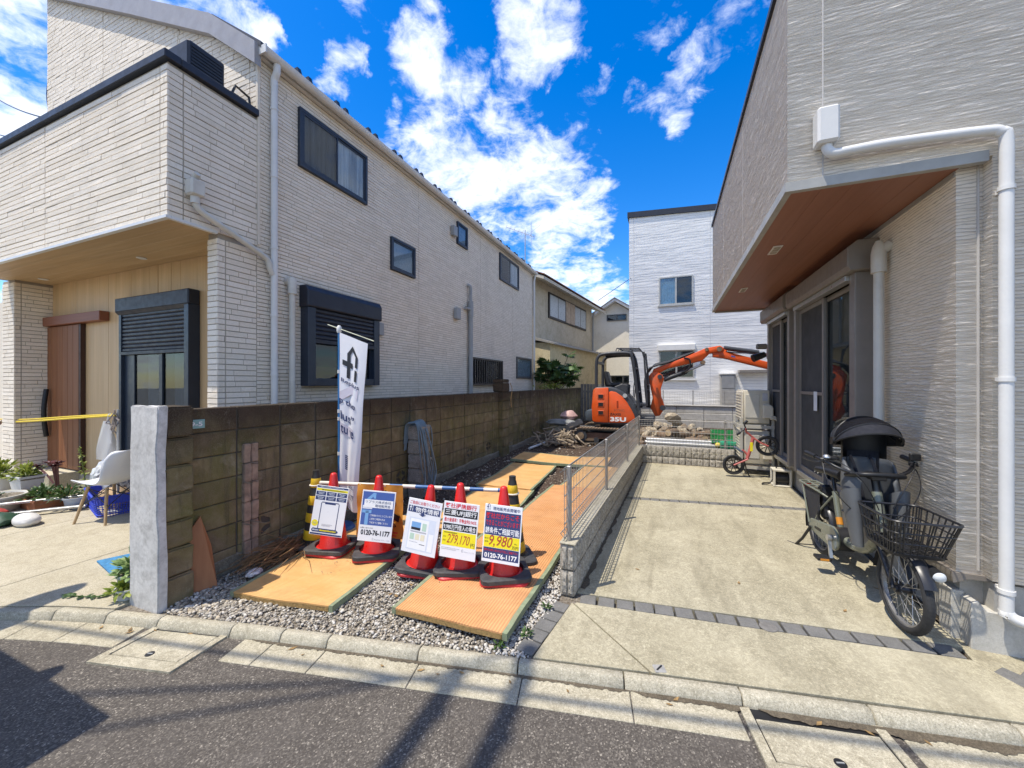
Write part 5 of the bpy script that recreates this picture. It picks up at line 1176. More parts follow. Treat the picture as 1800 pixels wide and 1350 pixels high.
rect('blue',.03,.315,.97,.975); poly('pale',[(.05,.63),(.34,.63),(.34,.70),(.05,.70)]); poly('sky',[(.15,.315),(.25,.315),(.25,.60),(.15,.60)]); poly('sky',[(.05,.55),(.33,.55),(.33,.61),(.05,.61)]); poly('sky',[(.14,.82),(.34,.955),(.42,.955),(.42,.84),(.36,.84),(.34,.88),(.26,.82)])
rect('white',.09,.66,.95,.82,2); text('navy','リプラス株式会社',.13,.748,.76,.055,3,.01); text('navy','現地販売会',.42,.675,.46,.055,3,.02)
text('white','ご来場ありがとうございます',.30,.49,.66,.042,2,.02); text('white','ご見学ご希望の方は',.30,.42,.46,.042,2,.02); text('white','下記までご連絡ください',.30,.35,.56,.042,2,.02)
text('black','お問い合わせは',.05,.245,.38,.028,1,.01); text('black','0120-76-1177',.08,.12,.86,.105,1,.035); text('grey','Replus Co., Ltd.',.50,.030,.46,.028,1,.01); logo('grey',.43,.028,.06)
done()
_, rect, text, poly, logo, done = sign('placard with a flyer pocket and red heading on the middle cone', (-1.835,2.60,.445), .15, .11)
text('red','ご自由にお取りください',.05,.895,.88,.065,1,.025); rect('navy',.03,.745,.97,.865); logo('white',.06,.765,.15); text('white','物件情報',.24,.755,.70,.098,1,.035); poly('navy',[(.42,.745),(.42,.725),(.36,.725),(.47,.685),(.58,.725),(.52,.725),(.52,.745)])
rect('pale',.12,.06,.90,.655,0); rect('white',.15,.08,.70,.63,1); rect('sky',.20,.44,.47,.575,2); rect('black',.20,.43,.47,.475,3); rect('green',.52,.43,.64,.57,2)
for i, c_ in enumerate(('green','cream','cream')): rect(c_,.20+i*.155,.25,.32+i*.155,.36,2)
rect('grey',.19,.385,.66,.41,2); bars(rect,'grey',.2,.45,.20,.014,4,rr); rect('black',.50,.175,.66,.185,2); rect('white',.74,.08,.88,.40,1)
done()
_, rect, text, poly, logo, done = sign('placard with a yellow 279,170 yen band on the fourth cone', (-1.505,2.625,.455), .12, .045)
text('red','弊社提携銀行',.05,.885,.88,.09,1,.04); rect('black',.03,.735,.97,.870); text('white','三菱UFJ銀行',.06,.745,.88,.112,1,.03); text('red','最大優遇率！変動金利0.945%',.05,.635,.90,.075,1,.02); rect('black',.03,.485,.97,.610); text('white','9,980万円借入の場合',.05,.495,.90,.098,1,.03)
rect('yellow',.03,.215,.97,.470); text('dred','279,170',.17,.235,.64,.185,1,.0,.28); text('black','円',.84,.235,.11,.07,1,.0); text('black','月々',.06,.35,.08,.03,1,0); text('black','支払',.06,.285,.08,.03,1,0); bars(rect,'black',.08,.45,.435,.018,7,rr)
bars(rect,'grey',.04,.55,.165,.012,12,rr,1); bars(rect,'grey',.04,.45,.14,.012,10,rr,1); logo('grey',.60,.125,.07); text('grey','Replus Co., Ltd.',.68,.13,.28,.022,1,0)
done()
_, rect, text, poly, logo, done = sign('placard with a navy panel and the price 9,980 on the rightmost cone', (-1.165,2.67,.46), .10, .03)
logo('navy',.05,.895,.13); text('navy','現地販売会開催中',.22,.90,.72,.062,1,.02); rect('navy',.03,.47,.97,.875); text('red','弊社だからこそ',.05,.755,.88,.10,1,.045); text('red','できることがございます！',.05,.635,.90,.10,1,.03); text('white','諸条件ご相談可能',.05,.49,.90,.115,1,.045)
rect('yellow',.03,.255,.97,.465); text('dred','9,980',.17,.265,.62,.205,2,.0,.28); text('black','万円',.78,.268,.17,.055,2,0); text('black','販売',.05,.39,.10,.026,1,0); text('black','価格',.05,.335,.10,.026,1,0); text('black','税込',.84,.35,.08,.026,1,0)
rect('navy',.03,.055,.97,.250); text('red','物件のお問い合わせは下記にご連絡下さい',.05,.185,.90,.042,1,.01); text('white','0120-76-1177',.07,.075,.86,.085,1,.03)
done()

# ------------------------------------------------------------------ upright banner
PX, PY = -3.25, 3.12
nb = thing('banner_flag', 'tall white advertising banner on a blue pole behind the cones', 'banner', (PX,PY,0))
MB().cyl((PX,PY,.0),(PX,PY,2.16),.013,n=12).build('pole', pm('pole_blue', (.03,.17,.40), .35), nb, smooth=40)
MB().lathe([(.02,2.13),(.026,2.15),(.026,2.19),(.012,2.21)], 12, Matrix.Translation((PX,PY,0))).build('pole_head', WHITEP, nb, smooth=40)
MB().cyl((PX-.14,PY-.02,2.225),(PX+.43,PY+.04,2.03),.005,n=8).build('crossbar', pm('bar_ivory', (.62,.62,.45), .4), nb)
for z in (1.72,1.30,1.22,.85): MB().cyl((PX,PY,z-.018),(PX,PY,z+.018),.017,n=10).build('clip', WHITEP, nb)
MB().lathe([(.17,0),(.17,.05),(.14,.09),(.03,.10),(.03,.22)], 24, Matrix.Translation((PX,PY,0))).build('water_base', pm('base_blue', (.03,.10,.25), .4), nb, smooth=40)
def FL(u, v, o=0):  # u 0..1 from the pole, v 0..1 downwards
    w = .36*(1-.58*min(1, v*1.05)**.9)+.02; ph = u*6.5
    x = PX+.018+w*u; y = PY-.012+.04*math.sin(ph)*(.1+v)*u+.08*u*v+.008*math.sin(u*16+v*3)*v; z = 2.135-u*(.135-.02*v)-v*1.80
    return Vector((x+.004*math.sin(v*14), y-o, z))
BNR = pm('banner_cloth', (.74,.73,.75), .8, .04)
MB().sheet([[FL(j/30, i/40) for j in range(31)] for i in range(41)]).build('banner_cloth', BNR, nb, smooth=70)
def fl(o): return lambda u, v: FL(u, v, o)
def ftext(b, s_, u, v, w, h, bold=.0): put_text(b, s_, u, 0, w, h, lambda a, c: FL(a, v+h-c, .006), bold)
b = MB(); T = lambda x0,y0,x1,y1: put_rect(b, x0, y0, x1, y1, fl(.006), 3)
T(.30,.10,.42,.245); T(.12,.15,.52,.180); T(.62,.10,.71,.165); T(.62,.18,.71,.245)
put_poly(b, [(.30,.105),(.50,.05),(.71,.105),(.62,.105),(.50,.078),(.42,.105)], fl(.006))
b.build('logo', INK['black'], nb, norm=False)
b = MB(); ftext(b, 'Replus', .08, .258, .76, .030, .012); ftext(b, 'p the', .02, .372, .72, .046, .014); ftext(b, 'lus”', .05, .452, .66, .052, .014); ftext(b, 'ture', .05, .532, .66, .046, .014)
ftext(b, 'r, Ltd.', .35, .845, .5, .03); ftext(b, '01177', .45, .905, .42, .032, .01)
for i in range(8): put_rect(b, .28, .70+i*.011, .40, .7075+i*.011, fl(.006))
b.build('lettering', INK['navy'], nb, norm=False)
b = MB(); put_poly(b, [(.02,.345),(.55,.275),(.80,.29),(.78,.345),(.55,.325),(.02,.40)], fl(.004)); b.build('pale_roof_print', pm('print_lilac', (.58,.54,.60), .8), nb, norm=False); b = MB(); put_rect(b, .03, .525, .66, .585, fl(.004), 4); b.build('pale_print', pm('print_lilac', (.58,.54,.60), .8), nb, norm=False)

# ------------------------------------------------------------------ hose post, board, brushwood and litter by the wall
hp = thing('tap_post', 'short grey concrete block post with a tap against the block wall', 'post', (-3.30,4.62,0))
for i in range(5):
    me = rough_box(-3.42,-3.20,4.50,4.74,.0+.2*i-(.05 if i == 0 else 0),.195+.2*i,.005,80+i); me.materials.append(m_concrete('post_block', (.24,.225,.20), (.36,.34,.30), (.13,.12,.10), scale=6) if i == 0 else bpy.data.materials['post_block']); inst('block', me, hp)
MB().tube([(-3.30,4.74,.50),(-3.28,4.82,.50),(-3.24,4.86,.48)], .014, 8).build('tap_spout', pm('brass', (.45,.40,.28), .35, metal=.7), hp, smooth=50); MB().box(-3.30,-3.26,4.77,4.80,.52,.62).build('tap_handle', BLACKM, hp)
hs = thing('garden_hose', 'blue-grey garden hose hung in loops over the concrete post', 'hose', (-3.25,4.55,0)); rr = random.Random(21); HOSE = pm('hose_blue', (.14,.20,.24), .4, .15)
for i in range(8):
    y = 4.44+.028*i; x1 = -3.16+rr.uniform(-.03,.05); zb = rr.uniform(.06,.35)
    pts = [(-3.43,y+rr.uniform(-.03,.02),.75+rr.uniform(-.1,.1)),(-3.40,y,1.0),(-3.32,y+.01,1.035+.005*i),(-3.22,y+.012,1.01),(x1,y+.02+rr.uniform(-.02,.03),.7),(x1+.02,y+rr.uniform(-.04,.08)+.03*i*.4,.35),(x1+.05,y+rr.uniform(-.03,.25),zb*.4+.02)]
    MB().tube(smooth_path(pts, 5), .0095, 7).build('hose_loop', HOSE, hs, smooth=60)
MB().tube(smooth_path([(-3.25,4.70,.98),(-3.22,4.77,.97),(-3.20,4.79,.8),(-3.22,4.80,.62)],5), .0095, 7).build('hose_end', HOSE, hs, smooth=60)
MB().tube(smooth_path([(-3.1,4.7,.03),(-3.0,4.3,.02),(-2.9,3.9,.02),(-3.0,3.5,.02),(-3.1,3.2,.03)],6), .0095, 7).build('hose_tail', HOSE, hs, smooth=60)
bd = tag(MB().add([(-3.345,1.81,-.01),(-3.30,1.955,-.01),(-3.395,1.965,.30),(-3.42,1.90,.55),(-3.425,1.82,.44),(-3.353,1.81,-.01),(-3.308,1.955,-.01),(-3.403,1.965,.30),(-3.428,1.90,.55),(-3.433,1.82,.44)], [(0,1,2,3,4),(9,8,7,6,5),(0,5,6,1),(1,6,7,2),(2,7,8,3),(3,8,9,4),(4,9,5,0)]).build('plywood_board', m_wood('red_plywood', (.30,.125,.05), (.40,.18,.08), 'z')), 'cut reddish plywood board leaning against the block wall near its end', 'board')
bw = thing('brushwood_bundle', 'bundle of dry brown twigs lying by the block wall', 'brushwood', (-3.2,2.5,0)); rr = random.Random(31); b = MB()
for i in range(170):
    p = Vector((-3.30+rr.gauss(0,.10), 2.62+rr.uniform(-.2,.25), .03+abs(rr.gauss(0,.045)))); d = Vector((rr.gauss(.15,.22), -1+rr.gauss(0,.3), rr.gauss(.03,.10))).normalized(); l = rr.uniform(.2,.5)
    b.tube([p, p+d*l*.5+Vector((rr.gauss(0,.02),rr.gauss(0,.02),rr.gauss(.01,.02))), p+d*l+Vector((rr.gauss(0,.04),rr.gauss(0,.04),rr.gauss(-.01,.02)))], [.005,.0035,.002], 4, cap=False)
stuff(b.build('twigs', pm('twig', (.20,.12,.055), .85, .4, 20), bw, norm=False))
def crumple(name, label, cat, loc, sx, sy, sz, mat, seed, amp=.25, sub=3, rz=0):
    bm = bmesh.new(); bmesh.ops.create_icosphere(bm, subdivisions=sub, radius=1); rr = random.Random(seed)
    ph = [(rr.uniform(2,6), rr.uniform(0,6), rdir(rr)) for _ in range(9)]
    for v in bm.verts:
        k = 1+amp*sum(abs(math.sin(a*v.co.dot(d)+p)) for a, p, d in ph)/9-amp*.5+rr.uniform(-.04,.04)*amp*3; v.co = Vector((v.co.x*sx*k, v.co.y*sy*k, max(-.95, v.co.z)*sz*k+sz*.9))
    me = bpy.data.meshes.new(name); bm.to_mesh(me); bm.free(); me.materials.append(mat); me.polygons.foreach_set('use_smooth', [True]*len(me.polygons)); me.set_sharp_from_angle(angle=R_(28))
    return tag(inst(name, me, None, loc, (0,0,rz)), label, cat)
crumple('litter_bag', 'crumpled plastic wrapper on the gravel by the block wall', 'litter', (-3.17,2.16,.01), .045,.06,.028, pm('wrapper', (.55,.50,.48), .3, .5, 30), 5, .5)
o = tag(MB().cyl((-3.1,8.75,.03),(-2.95,10.2,.04),.03,n=12).build('drain_pipe', WHITEP, smooth=40), 'thin grey plastic pipe lying on the soil beside the block wall', 'pipe')
rb = thing('root_heap', 'tangle of dry roots beside the excavator track', 'roots', (-2.65,10.0,0)); rr = random.Random(41); b = MB()
for i in range(40):
    p = Vector((-2.65+rr.gauss(0,.22), 9.9+rr.gauss(0,.3), .02+abs(rr.gauss(0,.1)))); q = [p]
    for k in range(4): p = p+Vector((rr.gauss(0,.14), rr.gauss(0,.12), rr.gauss(.02,.08))); p.z = max(.02, p.z); q.append(p)
    b.tube(q, [.03,.026,.02,.014,.008], 5)
stuff(b.build('roots', pm('root', (.30,.24,.17), .9, .35, 14), rb, norm=False))
crumple('tied_sack', 'pinkish tied sack beside the excavator counterweight', 'sack', (-2.75,11.2,.50), .20,.16,.14, pm('sack_pink', (.50,.33,.30), .7, .25, 8), 9, 1.2, 2)
crumple('grey_tarp', 'grey folded tarpaulin lying behind the excavator track', 'tarpaulin', (-2.9,10.9,.38), .42,.22,.09, pm('tarp_grey', (.24,.25,.24), .7, .25, 8), 12, .5)

# ------------------------------------------------------------------ mini excavator
EX = thing('mini_excavator', 'orange mini excavator with open canopy parked at the back of the lot', 'excavator', (-1.3,10.95,0))
ORNG = pm('machine_orange', (.66,.085,.008), .42, .10, 5, spec=.45, dirt=(.40,.13,.055), bump=.15, bscale=30); DGREY = pm('machine_grey', (.045,.048,.055), .45, .12, 8); TRK = pm('track_rubber', (.04,.035,.03), .85, .3, 12, dirt=(.12,.085,.055)); PADM = pm('track_mud', (.20,.14,.09), .9, .35, 14)
Y0, Y1 = 10.30, 11.65
def loop_pts(xa, xb, zc, r, n=9):
    return [(xb+r*math.cos(R_(a)), zc+r*math.sin(R_(a))) for a in np.linspace(-90, 90, n)]+[(xa+r*math.cos(R_(a)), zc+r*math.sin(R_(a))) for a in np.linspace(90, 270, n)]
for (ya, yb, nm) in ((10.08,10.40,0),(11.42,11.74,1)):
    out = loop_pts(-2.15,-.45,.215,.205); inn = loop_pts(-2.15,-.45,.215,.165); b = MB(); n = len(out)
    b.sheet([[(x,ya,z) for x,z in out],[(x,yb,z) for x,z in out],[(x,yb,z) for x,z in inn],[(x,ya,z) for x,z in inn],[(x,ya,z) for x,z in out]], closed=True); tr = b.build('track', TRK, EX, smooth=40)
    pad = MB().box(-.022,.022,ya-.005,yb+.005,-.012,.014).mesh('track_pad', PADM, bevel=.006); per = []
    for i in range(len(out)):
        p, q = Vector(out[i]), Vector(out[(i+1)%n]); k = max(1, int((q-p).length/.075))
        for j in range(k): c_ = p.lerp(q, j/k); per.append((c_, math.atan2(q.y-p.y, q.x-p.x)))
    for c_, a in per: inst('track_pad', pad, tr, (c_.x,0,c_.y), (0,-a,0))
    for x, r_ in ((-2.15,.16),(-.45,.16)):
        MB().cyl((x,ya+.02,.215),(x,yb-.02,.215),r_,n=24).build('sprocket', DGREY, tr, smooth=40); MB().cyl((x,ya+.0,.215),(x,ya+.021,.215),.09,n=16).build('hub', PADM, tr, smooth=40)
    for x in (-1.75,-1.3,-.85): MB().cyl((x,ya+.05,.115),(x,yb-.05,.115),.07,n=16).build('road_wheel', DGREY, tr, smooth=40)
    MB().box(-2.0,-.6,ya+.06,yb-.06,.15,.30).build('track_frame', pm('frame_rust', (.16,.09,.06), .7, .3), tr, bevel=.01)
MB().box(-1.8,-.8,10.40,11.42,.20,.42).build('undercarriage', DGREY, EX, bevel=.02)
MB().cyl((-1.3,10.95,.42),(-1.3,10.95,.56),.42,n=32).build('slew_ring', DGREY, EX, smooth=40)
MB().prism([(-2.55,.12),(-2.45,.12),(-2.42,.38),(-2.50,.5),(-2.56,.5)], 'y', 10.1, 11.75).build('dozer_blade', DGREY, EX, bevel=.01)
for y in (10.6,11.25): MB().bar((-2.48,y,.3),(-1.8,y,.3),.08,.1).build('blade_arm', DGREY, EX, bevel=.01)
body = [(-1.88,.60),(-1.90,.95),(-1.86,1.42),(-1.80,1.49),(-1.45,1.50),(-1.28,1.46),(-1.10,1.36),(-.95,1.20),(-.82,1.01),(-.74,.86),(-.73,.58),(-.80,.55),(-1.80,.55)]
bd = MB().prism([(x*1.0+ (.0), z) for x, z in body], 'y', Y0+.03, Y1).build('engine_cover', DGREY, EX, smooth=35, bevel=.045, seg=3)
MB().prism([(-1.885,.60),(-1.905,.95),(-1.87,1.40),(-1.81,1.465),(-1.465,1.475),(-1.465,.56),(-1.82,.56)], 'y', Y0, Y0+.34).build('rear_panel', ORNG, bd, smooth=35, bevel=.022, seg=2)
MB().prism([(-1.455,.56),(-1.455,1.36),(-1.40,1.385),(-1.28,1.36),(-1.12,1.25),(-1.0,1.10),(-.90,.93),(-.83,.80),(-.80,.70),(-.80,.58)], 'y', Y0-.004, Y0+.30).build('side_panel', ORNG, bd, smooth=35, bevel=.022, seg=2)
MB().prism([(-1.885,.60),(-1.905,.95),(-1.87,1.40),(-1.81,1.465),(-1.6,1.47),(-1.6,.56),(-1.82,.56)], 'y', Y0+.36, Y1-.02).build('rear_hood', ORNG, bd, smooth=35, bevel=.022, seg=2)
for z in (1.245,1.035,.815):
    MB().box(-1.745,-1.575,Y0-.010,Y0+.002,z-.066,z+.066).build('vent_frame', ORNG, bd, bevel=.008); MB().box(-1.725,-1.60,Y0-.014,Y0-.009,z-.046,z+.046).build('vent', BLACK, bd)
MB().box(-1.255,-1.215,Y0-.012,Y0-.003,.96,1.14).build('handle_slot', pm('orange_dark', (.35,.04,.006), .5), bd, bevel=.006)
MB().cyl((-1.05,Y0+.02,1.27),(-1.05,Y0-.0,1.27),.055,n=20).build('fuel_cap', ALU, bd, smooth=40)
b = MB(); put_text(b, 'ZAXIS', -1.43, .755, .28, .062, lambda u, v: (u, Y0-.0065, v), .02); b.build('lettering', INK['black'], bd, norm=False)
b = MB(); put_text(b, '35U', -1.42, .60, .40, .115, lambda u, v: (u, Y0-.0065, v), .045); b.build('lettering', INK['white'], bd, norm=False)
b = MB(); put_text(b, 'RTHC', -1.32, .865, .26, .055, lambda u, v: (u, Y0-.0065, v), .01); b.build('lettering', pm('print_brown', (.40,.10,.04), .5), bd, norm=False)
MB().prism([(-2.08,.58),(-1.90,.56),(-1.89,.88),(-2.05,.87),(-2.10,.8)], 'y', Y0+.10, Y1-.1).build('counterweight', pm('weight_blue', (.06,.075,.09), .45), EX, bevel=.03, seg=2, smooth=35)
MB().box(-1.85,-.72,Y0+.02,Y1,.52,.58).build('deck', DGREY, EX, bevel=.01); MB().box(-.80,-.35,10.5,11.5,.56,.72).build('front_deck', DGREY, EX, bevel=.02)
MB().box(-1.0,-.55,10.55,11.5,1.0,1.05).build('cab_floor', DGREY, EX)
# canopy
cn = MB(); fr = .042
for y in (10.42, 11.52):
    cn.tube(smooth_path([(-1.80,y,1.45),(-1.80,y,1.9),(-1.79,y,2.18),(-1.74,y,2.30),(-1.62,y,2.36),(-1.27,y,2.385),(-.98,y,2.37),(-.90,y,2.30),(-.84,y,2.0),(-.76,y,1.35),(-.72,y,.9)],5), fr, 8)
cn.tube([(-1.79,10.42,2.15),(-1.79,11.52,2.15)], fr, 8); cn.tube([(-.84,10.42,2.0),(-.84,11.52,2.0)], .022, 8); cn.tube([(-.76,10.42,1.36),(-.76,11.52,1.36)], .022, 8)
canopy = cn.build('canopy_frame', DGREY, EX, smooth=50)
MB().slab([[(x, y, 2.405+.03*math.sin((y-10.4)/1.14*3.14)) for x in (-1.72,-1.4,-1.1,-.9)] for y in np.linspace(10.40,11.54,7)], .03).build('canopy_roof', DGREY, canopy, smooth=40)
b = MB()
for y in (10.5,10.95,11.4): b.tube([(-1.3,y,2.44),(-1.28,y,2.51),(-.72,y,2.49),(-.64,y,2.40),(-.60,y,2.25)], .016, 6)
for x in (-1.2,-.95,-.72): b.tube([(x,10.5,2.505),(x,11.4,2.505)], .014, 6)
b.build('head_guard', DGREY, canopy, smooth=50)
MB().box(-.60,-.54,10.46,10.58,2.28,2.36).build('work_lamp', BLACKM, canopy, bevel=.01)
b = MB(); b.tube([(-.60,11.4,2.4),(-.52,11.4,1.6),(-.5,11.4,1.0)], .025, 7); b.tube([(-.60,10.5,2.4),(-.56,10.5,1.8),(-.52,10.5,1.0)], .025, 7); b.tube([(-.53,10.5,1.55),(-.52,11.4,1.55)], .018, 6); b.tube([(-.52,10.5,1.42),(-.51,11.4,1.42)], .018, 6); b.build('front_guard', DGREY, EX, smooth=50)
MB().prism([(-1.62,1.5),(-1.25,1.5),(-1.22,1.60),(-1.48,1.60),(-1.56,1.92),(-1.66,1.92)], 'y', 10.72, 11.18).build('seat', BLACK, EX, bevel=.04, seg=2, smooth=35)
for (x,y) in ((-1.15,10.62),(-1.12,11.28),(-.9,10.9),(-.88,11.1)): 
    l = MB().tube([(x,y,1.2),(x+.02,y,1.5),(x+.05,y,1.72)], .012, 6).build('lever', BLACKM, EX); MB().lathe([(.01,0),(.024,.02),(.024,.06),(.01,.08)], 10, Matrix.Translation((x+.05,y,1.70))).build('lever_grip', BLACK, l, smooth=50)
for y in (10.56,11.22): MB().prism([(-1.3,1.2),(-1.02,1.25),(-1.0,1.55),(-1.15,1.58),(-1.35,1.5)], 'y', y, y+.14).build('control_console', DGREY, EX, bevel=.02)
# swing post, boom, arm and rams (centre plane y = 10.98)
yc = 10.98
MB().prism([(-.50,1.78),(-.42,1.88),(-.28,1.90),(-.16,1.80),(-.12,1.70),(-.20,1.45),(-.19,1.25),(-.10,.98),(-.13,.90),(-.22,.74),(-.34,.72),(-.46,.95),(-.40,1.2),(-.46,1.5)], 'y', yc-.15, yc+.15).build('swing_post', ORNG, EX, bevel=.02, seg=2, smooth=35)
MB().cyl((-.15,yc-.19,.95),(-.15,yc+.19,.95),.07,n=18).build('pivot_pin', DGREY, EX, smooth=40); MB().cyl((-.22,yc-.18,1.76),(-.22,yc+.18,1.76),.06,n=18).build('pivot_pin', DGREY, EX, smooth=40)
bm_ = MB().prism([(-.42,1.86),(-.38,1.97),(-.07,2.09),(.36,2.25),(.86,2.48),(1.18,2.53),(1.27,2.46),(1.22,2.36),(.95,2.34),(.78,2.16),(.44,2.08),(-.04,1.97),(-.28,1.83)], 'y', yc-.12, yc+.12).build('boom', ORNG, EX, bevel=.022, seg=2, smooth=35)
for (x,z,r_) in ((1.16,2.44,.06),(.80,2.12,.05),(.88,2.44,.045)): MB().cyl((x,yc-.15,z),(x,yc+.15,z),r_,n=16).build('boom_pin', PADM, bm_, smooth=40)
am = MB().prism([(1.02,2.40),(1.18,2.50),(1.38,2.36),(2.30,2.07),(2.85,1.90),(2.88,1.80),(2.78,1.77),(2.2,1.93),(1.27,2.21),(1.02,2.25)], 'y', yc-.10, yc+.10).build('arm', ORNG, EX, bevel=.02, seg=2, smooth=35)
MB().cyl((-.13,yc-.02,1.68),(.38,yc-.02,1.885),.06,n=16).build('boom_ram', DGREY, bm_, smooth=40); MB().cyl((.38,yc-.02,1.885),(.84,yc-.02,2.09),.03,n=12).build('ram_rod', ALU, bm_, smooth=40)
MB().cyl((1.27,yc,2.475),(2.02,yc,2.34),.058,n=16).build('arm_ram', DGREY, am, smooth=40); MB().cyl((2.02,yc,2.34),(2.6,yc,2.235),.026,n=12).build('ram_rod', ALU, am, smooth=40)
for k in range(5):
    o_ = .04*(k-2); MB().tube(smooth_path([(-.46-.02*k,yc-.17+o_,.95),(-.50-.02*k,yc-.19+o_,1.35),(-.53-.015*k,yc-.17+o_,1.72),(-.50+.01*k,yc-.13+o_,1.95),(-.32,yc-.10+o_,2.05+.012*k),(.0,yc-.04+o_,2.14+.01*k),(.36,yc+o_*.8,2.29+.01*k),(.60,yc+o_*.8,2.39)],5), .022, 7).build('hydraulic_hose', BLACK, bm_, smooth=60)
MB().tube(smooth_path([(.36,yc-.13,2.24),(.48,yc-.14,2.2),(.50,yc-.14,2.05),(.44,yc-.13,1.93),(.30,yc-.10,1.86)],5), .02, 6).build('hydraulic_hose', BLACK, bm_, smooth=60)
MB().tube(smooth_path([(1.3,yc-.09,2.38),(1.5,yc-.11,2.34),(1.7,yc-.11,2.33),(1.9,yc-.1,2.3)],5), .015, 6).build('hydraulic_hose', BLACK, am, smooth=60)
MB().prism([(2.75,1.85),(2.95,1.8),(3.1,1.5),(2.95,1.15),(2.6,1.1),(2.5,1.2),(2.75,1.3)], 'y', yc-.25, yc+.25).build('bucket', DGREY, EX, bevel=.02)
b = MB(); put_rect(b, 0,0,.09,.035, lambda u, v: (1.42+u, yc-.1015, 2.245-u*.28+v)); b.build('label_plate', INK['blue'], am, norm=False)

# ------------------------------------------------------------------ rubble, logs, pipes and crates behind the fence
def rock_mesh(i, mat):
    rr = random.Random(i); bm = bmesh.new(); bmesh.ops.create_icosphere(bm, subdivisions=2, radius=1)
    pl = [(rdir(rr,0), rr.uniform(.55,.95)) for _ in range(9)]
    for v in bm.verts:
        for d, h in pl:
            k = v.co.dot(d)
            if k > h: v.co -= d*(k-h)
        v.co *= 1+rr.uniform(-.04,.04)
    me = bpy.data.meshes.new('rubble'); bm.to_mesh(me); bm.free(); me.materials.append(mat); return me
RUB = m_concrete('rubble_stone', (.34,.28,.20), (.48,.41,.30), (.20,.15,.09), scale=4, fine=60); RUB2 = m_concrete('rubble_dark', (.17,.13,.09), (.27,.21,.145), (.10,.075,.05), scale=4, fine=60)
RMs = [rock_mesh(i, RUB if i % 2 else RUB2) for i in range(10)]; rr = random.Random(77)
for i in range(210):
    x = rr.uniform(-.65,1.5); y = rr.uniform(8.6,9.9); h = .80*max(.3, 1-abs(x-.15)/2.0)*max(.5, 1-abs(y-9.3)/1.4); z = h*rr.random()**.3
    s = rr.uniform(.05,.12); o = inst('rubble_piece', RMs[rr.randrange(8)], None, (x,y,z+.03), (rr.uniform(0,6),rr.uniform(0,6),rr.uniform(0,6)), (s*rr.uniform(.8,1.5),s,s*rr.uniform(.6,1)))
    tag(o, 'pale broken stone lump in the debris heap behind the far fence', 'rubble', 'stones of the debris heap')
o = inst('rubble_piece', RMs[1], None, (.08,9.2,.83), (.3,.2,.5), (.19,.13,.12)); tag(o, 'largest pale boulder on top of the debris heap', 'rubble')
BARK = pm('log_bark', (.16,.11,.07), .9, .35, 14, bump=.6, bscale=50); CUT = pm('log_cut', (.46,.34,.20), .8, .2, 18)
def log(i, p, d, l, r):
    t = thing('cut_log', 'short sawn log lying in the debris heap behind the far fence', 'log', p, 0, 'logs of the debris heap'); d = Vector(d).normalized(); q = d*l
    MB().tube([(0,0,0), q*.3+Vector((0,0,.01)), q*.7, q], [r*1.03,r,r*.97,r], 12).build('bark', BARK, t, local=True, smooth=50); MB().cyl(d*-.003, d*.004, r*.9, n=12).build('cut_end', CUT, t, local=True); MB().cyl(q-d*.004, q+d*.003, r*.9, n=12).build('cut_end', CUT, t, local=True)
for i in range(15):
    x = rr.uniform(-.5,1.2); y = rr.uniform(8.45,8.8); z = .25+rr.uniform(0,.42)*max(.3, 1-abs(x-.3)/1.2); log(i, (x,y,z), (rr.gauss(0,.7), -1 if i % 2 else rr.gauss(0,.4)+.3, rr.gauss(0,.12)), rr.uniform(.2,.5), rr.uniform(.045,.085))
for i in range(4): log(i+20, (-.75+.1*i, 8.75+.1*i, .10+.10*i), (1,.06*i,.03), .85-.08*i, .06)
def sleeper(x, label): tag(MB().box(x-.06,x+.06,8.02,8.5,.0,.335).build('timber_block', m_wood('sleeper', (.20,.14,.08), (.28,.20,.12), 'y') if 'sleeper' not in bpy.data.materials else bpy.data.materials['sleeper'], bevel=.008), label, 'timber')
sleeper(-.2, 'timber block under the left end of the pale pipes'); sleeper(.95, 'timber block under the right end of the pale pipes')
for i in range(7):
    z = .362+.052*(i//3)+(.004*i); y = 8.08+.058*(i%3)+.02*(i//3); x0 = -.48+rr.uniform(0,.1); x1 = 1.35+rr.uniform(-.1,.1)
    tag(MB().tube([(x0,y,z),(x1,y+.01,z-.004)], .026, 14).build('scaffold_pipe', pm('pipe_white', (.62,.62,.60), .35, .08, metal=.2), smooth=40), 'long pale pipe in the stack behind the far mesh fence', 'pipe', 'stack of pale pipes')
GRN = pm('crate_green', (.02,.26,.07), .4, .1)
cr = thing('green_crate', 'green open plastic crate standing on the pale pipes', 'crate', (.93,8.22,.47))
b = MB(); b.box(-.19,.19,-.13,.13,0,.012)
for z0, z1 in ((0,.03),(.09,.115),(.19,.235)):
    b.box(-.19,.19,-.13,-.118,z0,z1).box(-.19,.19,.118,.13,z0,z1).box(-.19,-.178,-.118,.118,z0,z1).box(.178,.19,-.118,.118,z0,z1)
for x in np.linspace(-.184,.184,8): b.box(x-.007,x+.007,-.128,-.119,.0,.23).box(x-.007,x+.007,.119,.128,.0,.23)
for y in np.linspace(-.12,.12,5): b.box(-.188,-.179,y-.007,y+.007,0,.23).box(.179,.188,y-.007,y+.007,0,.23)
b.build('crate_shell', GRN, cr, local=True, norm=False)
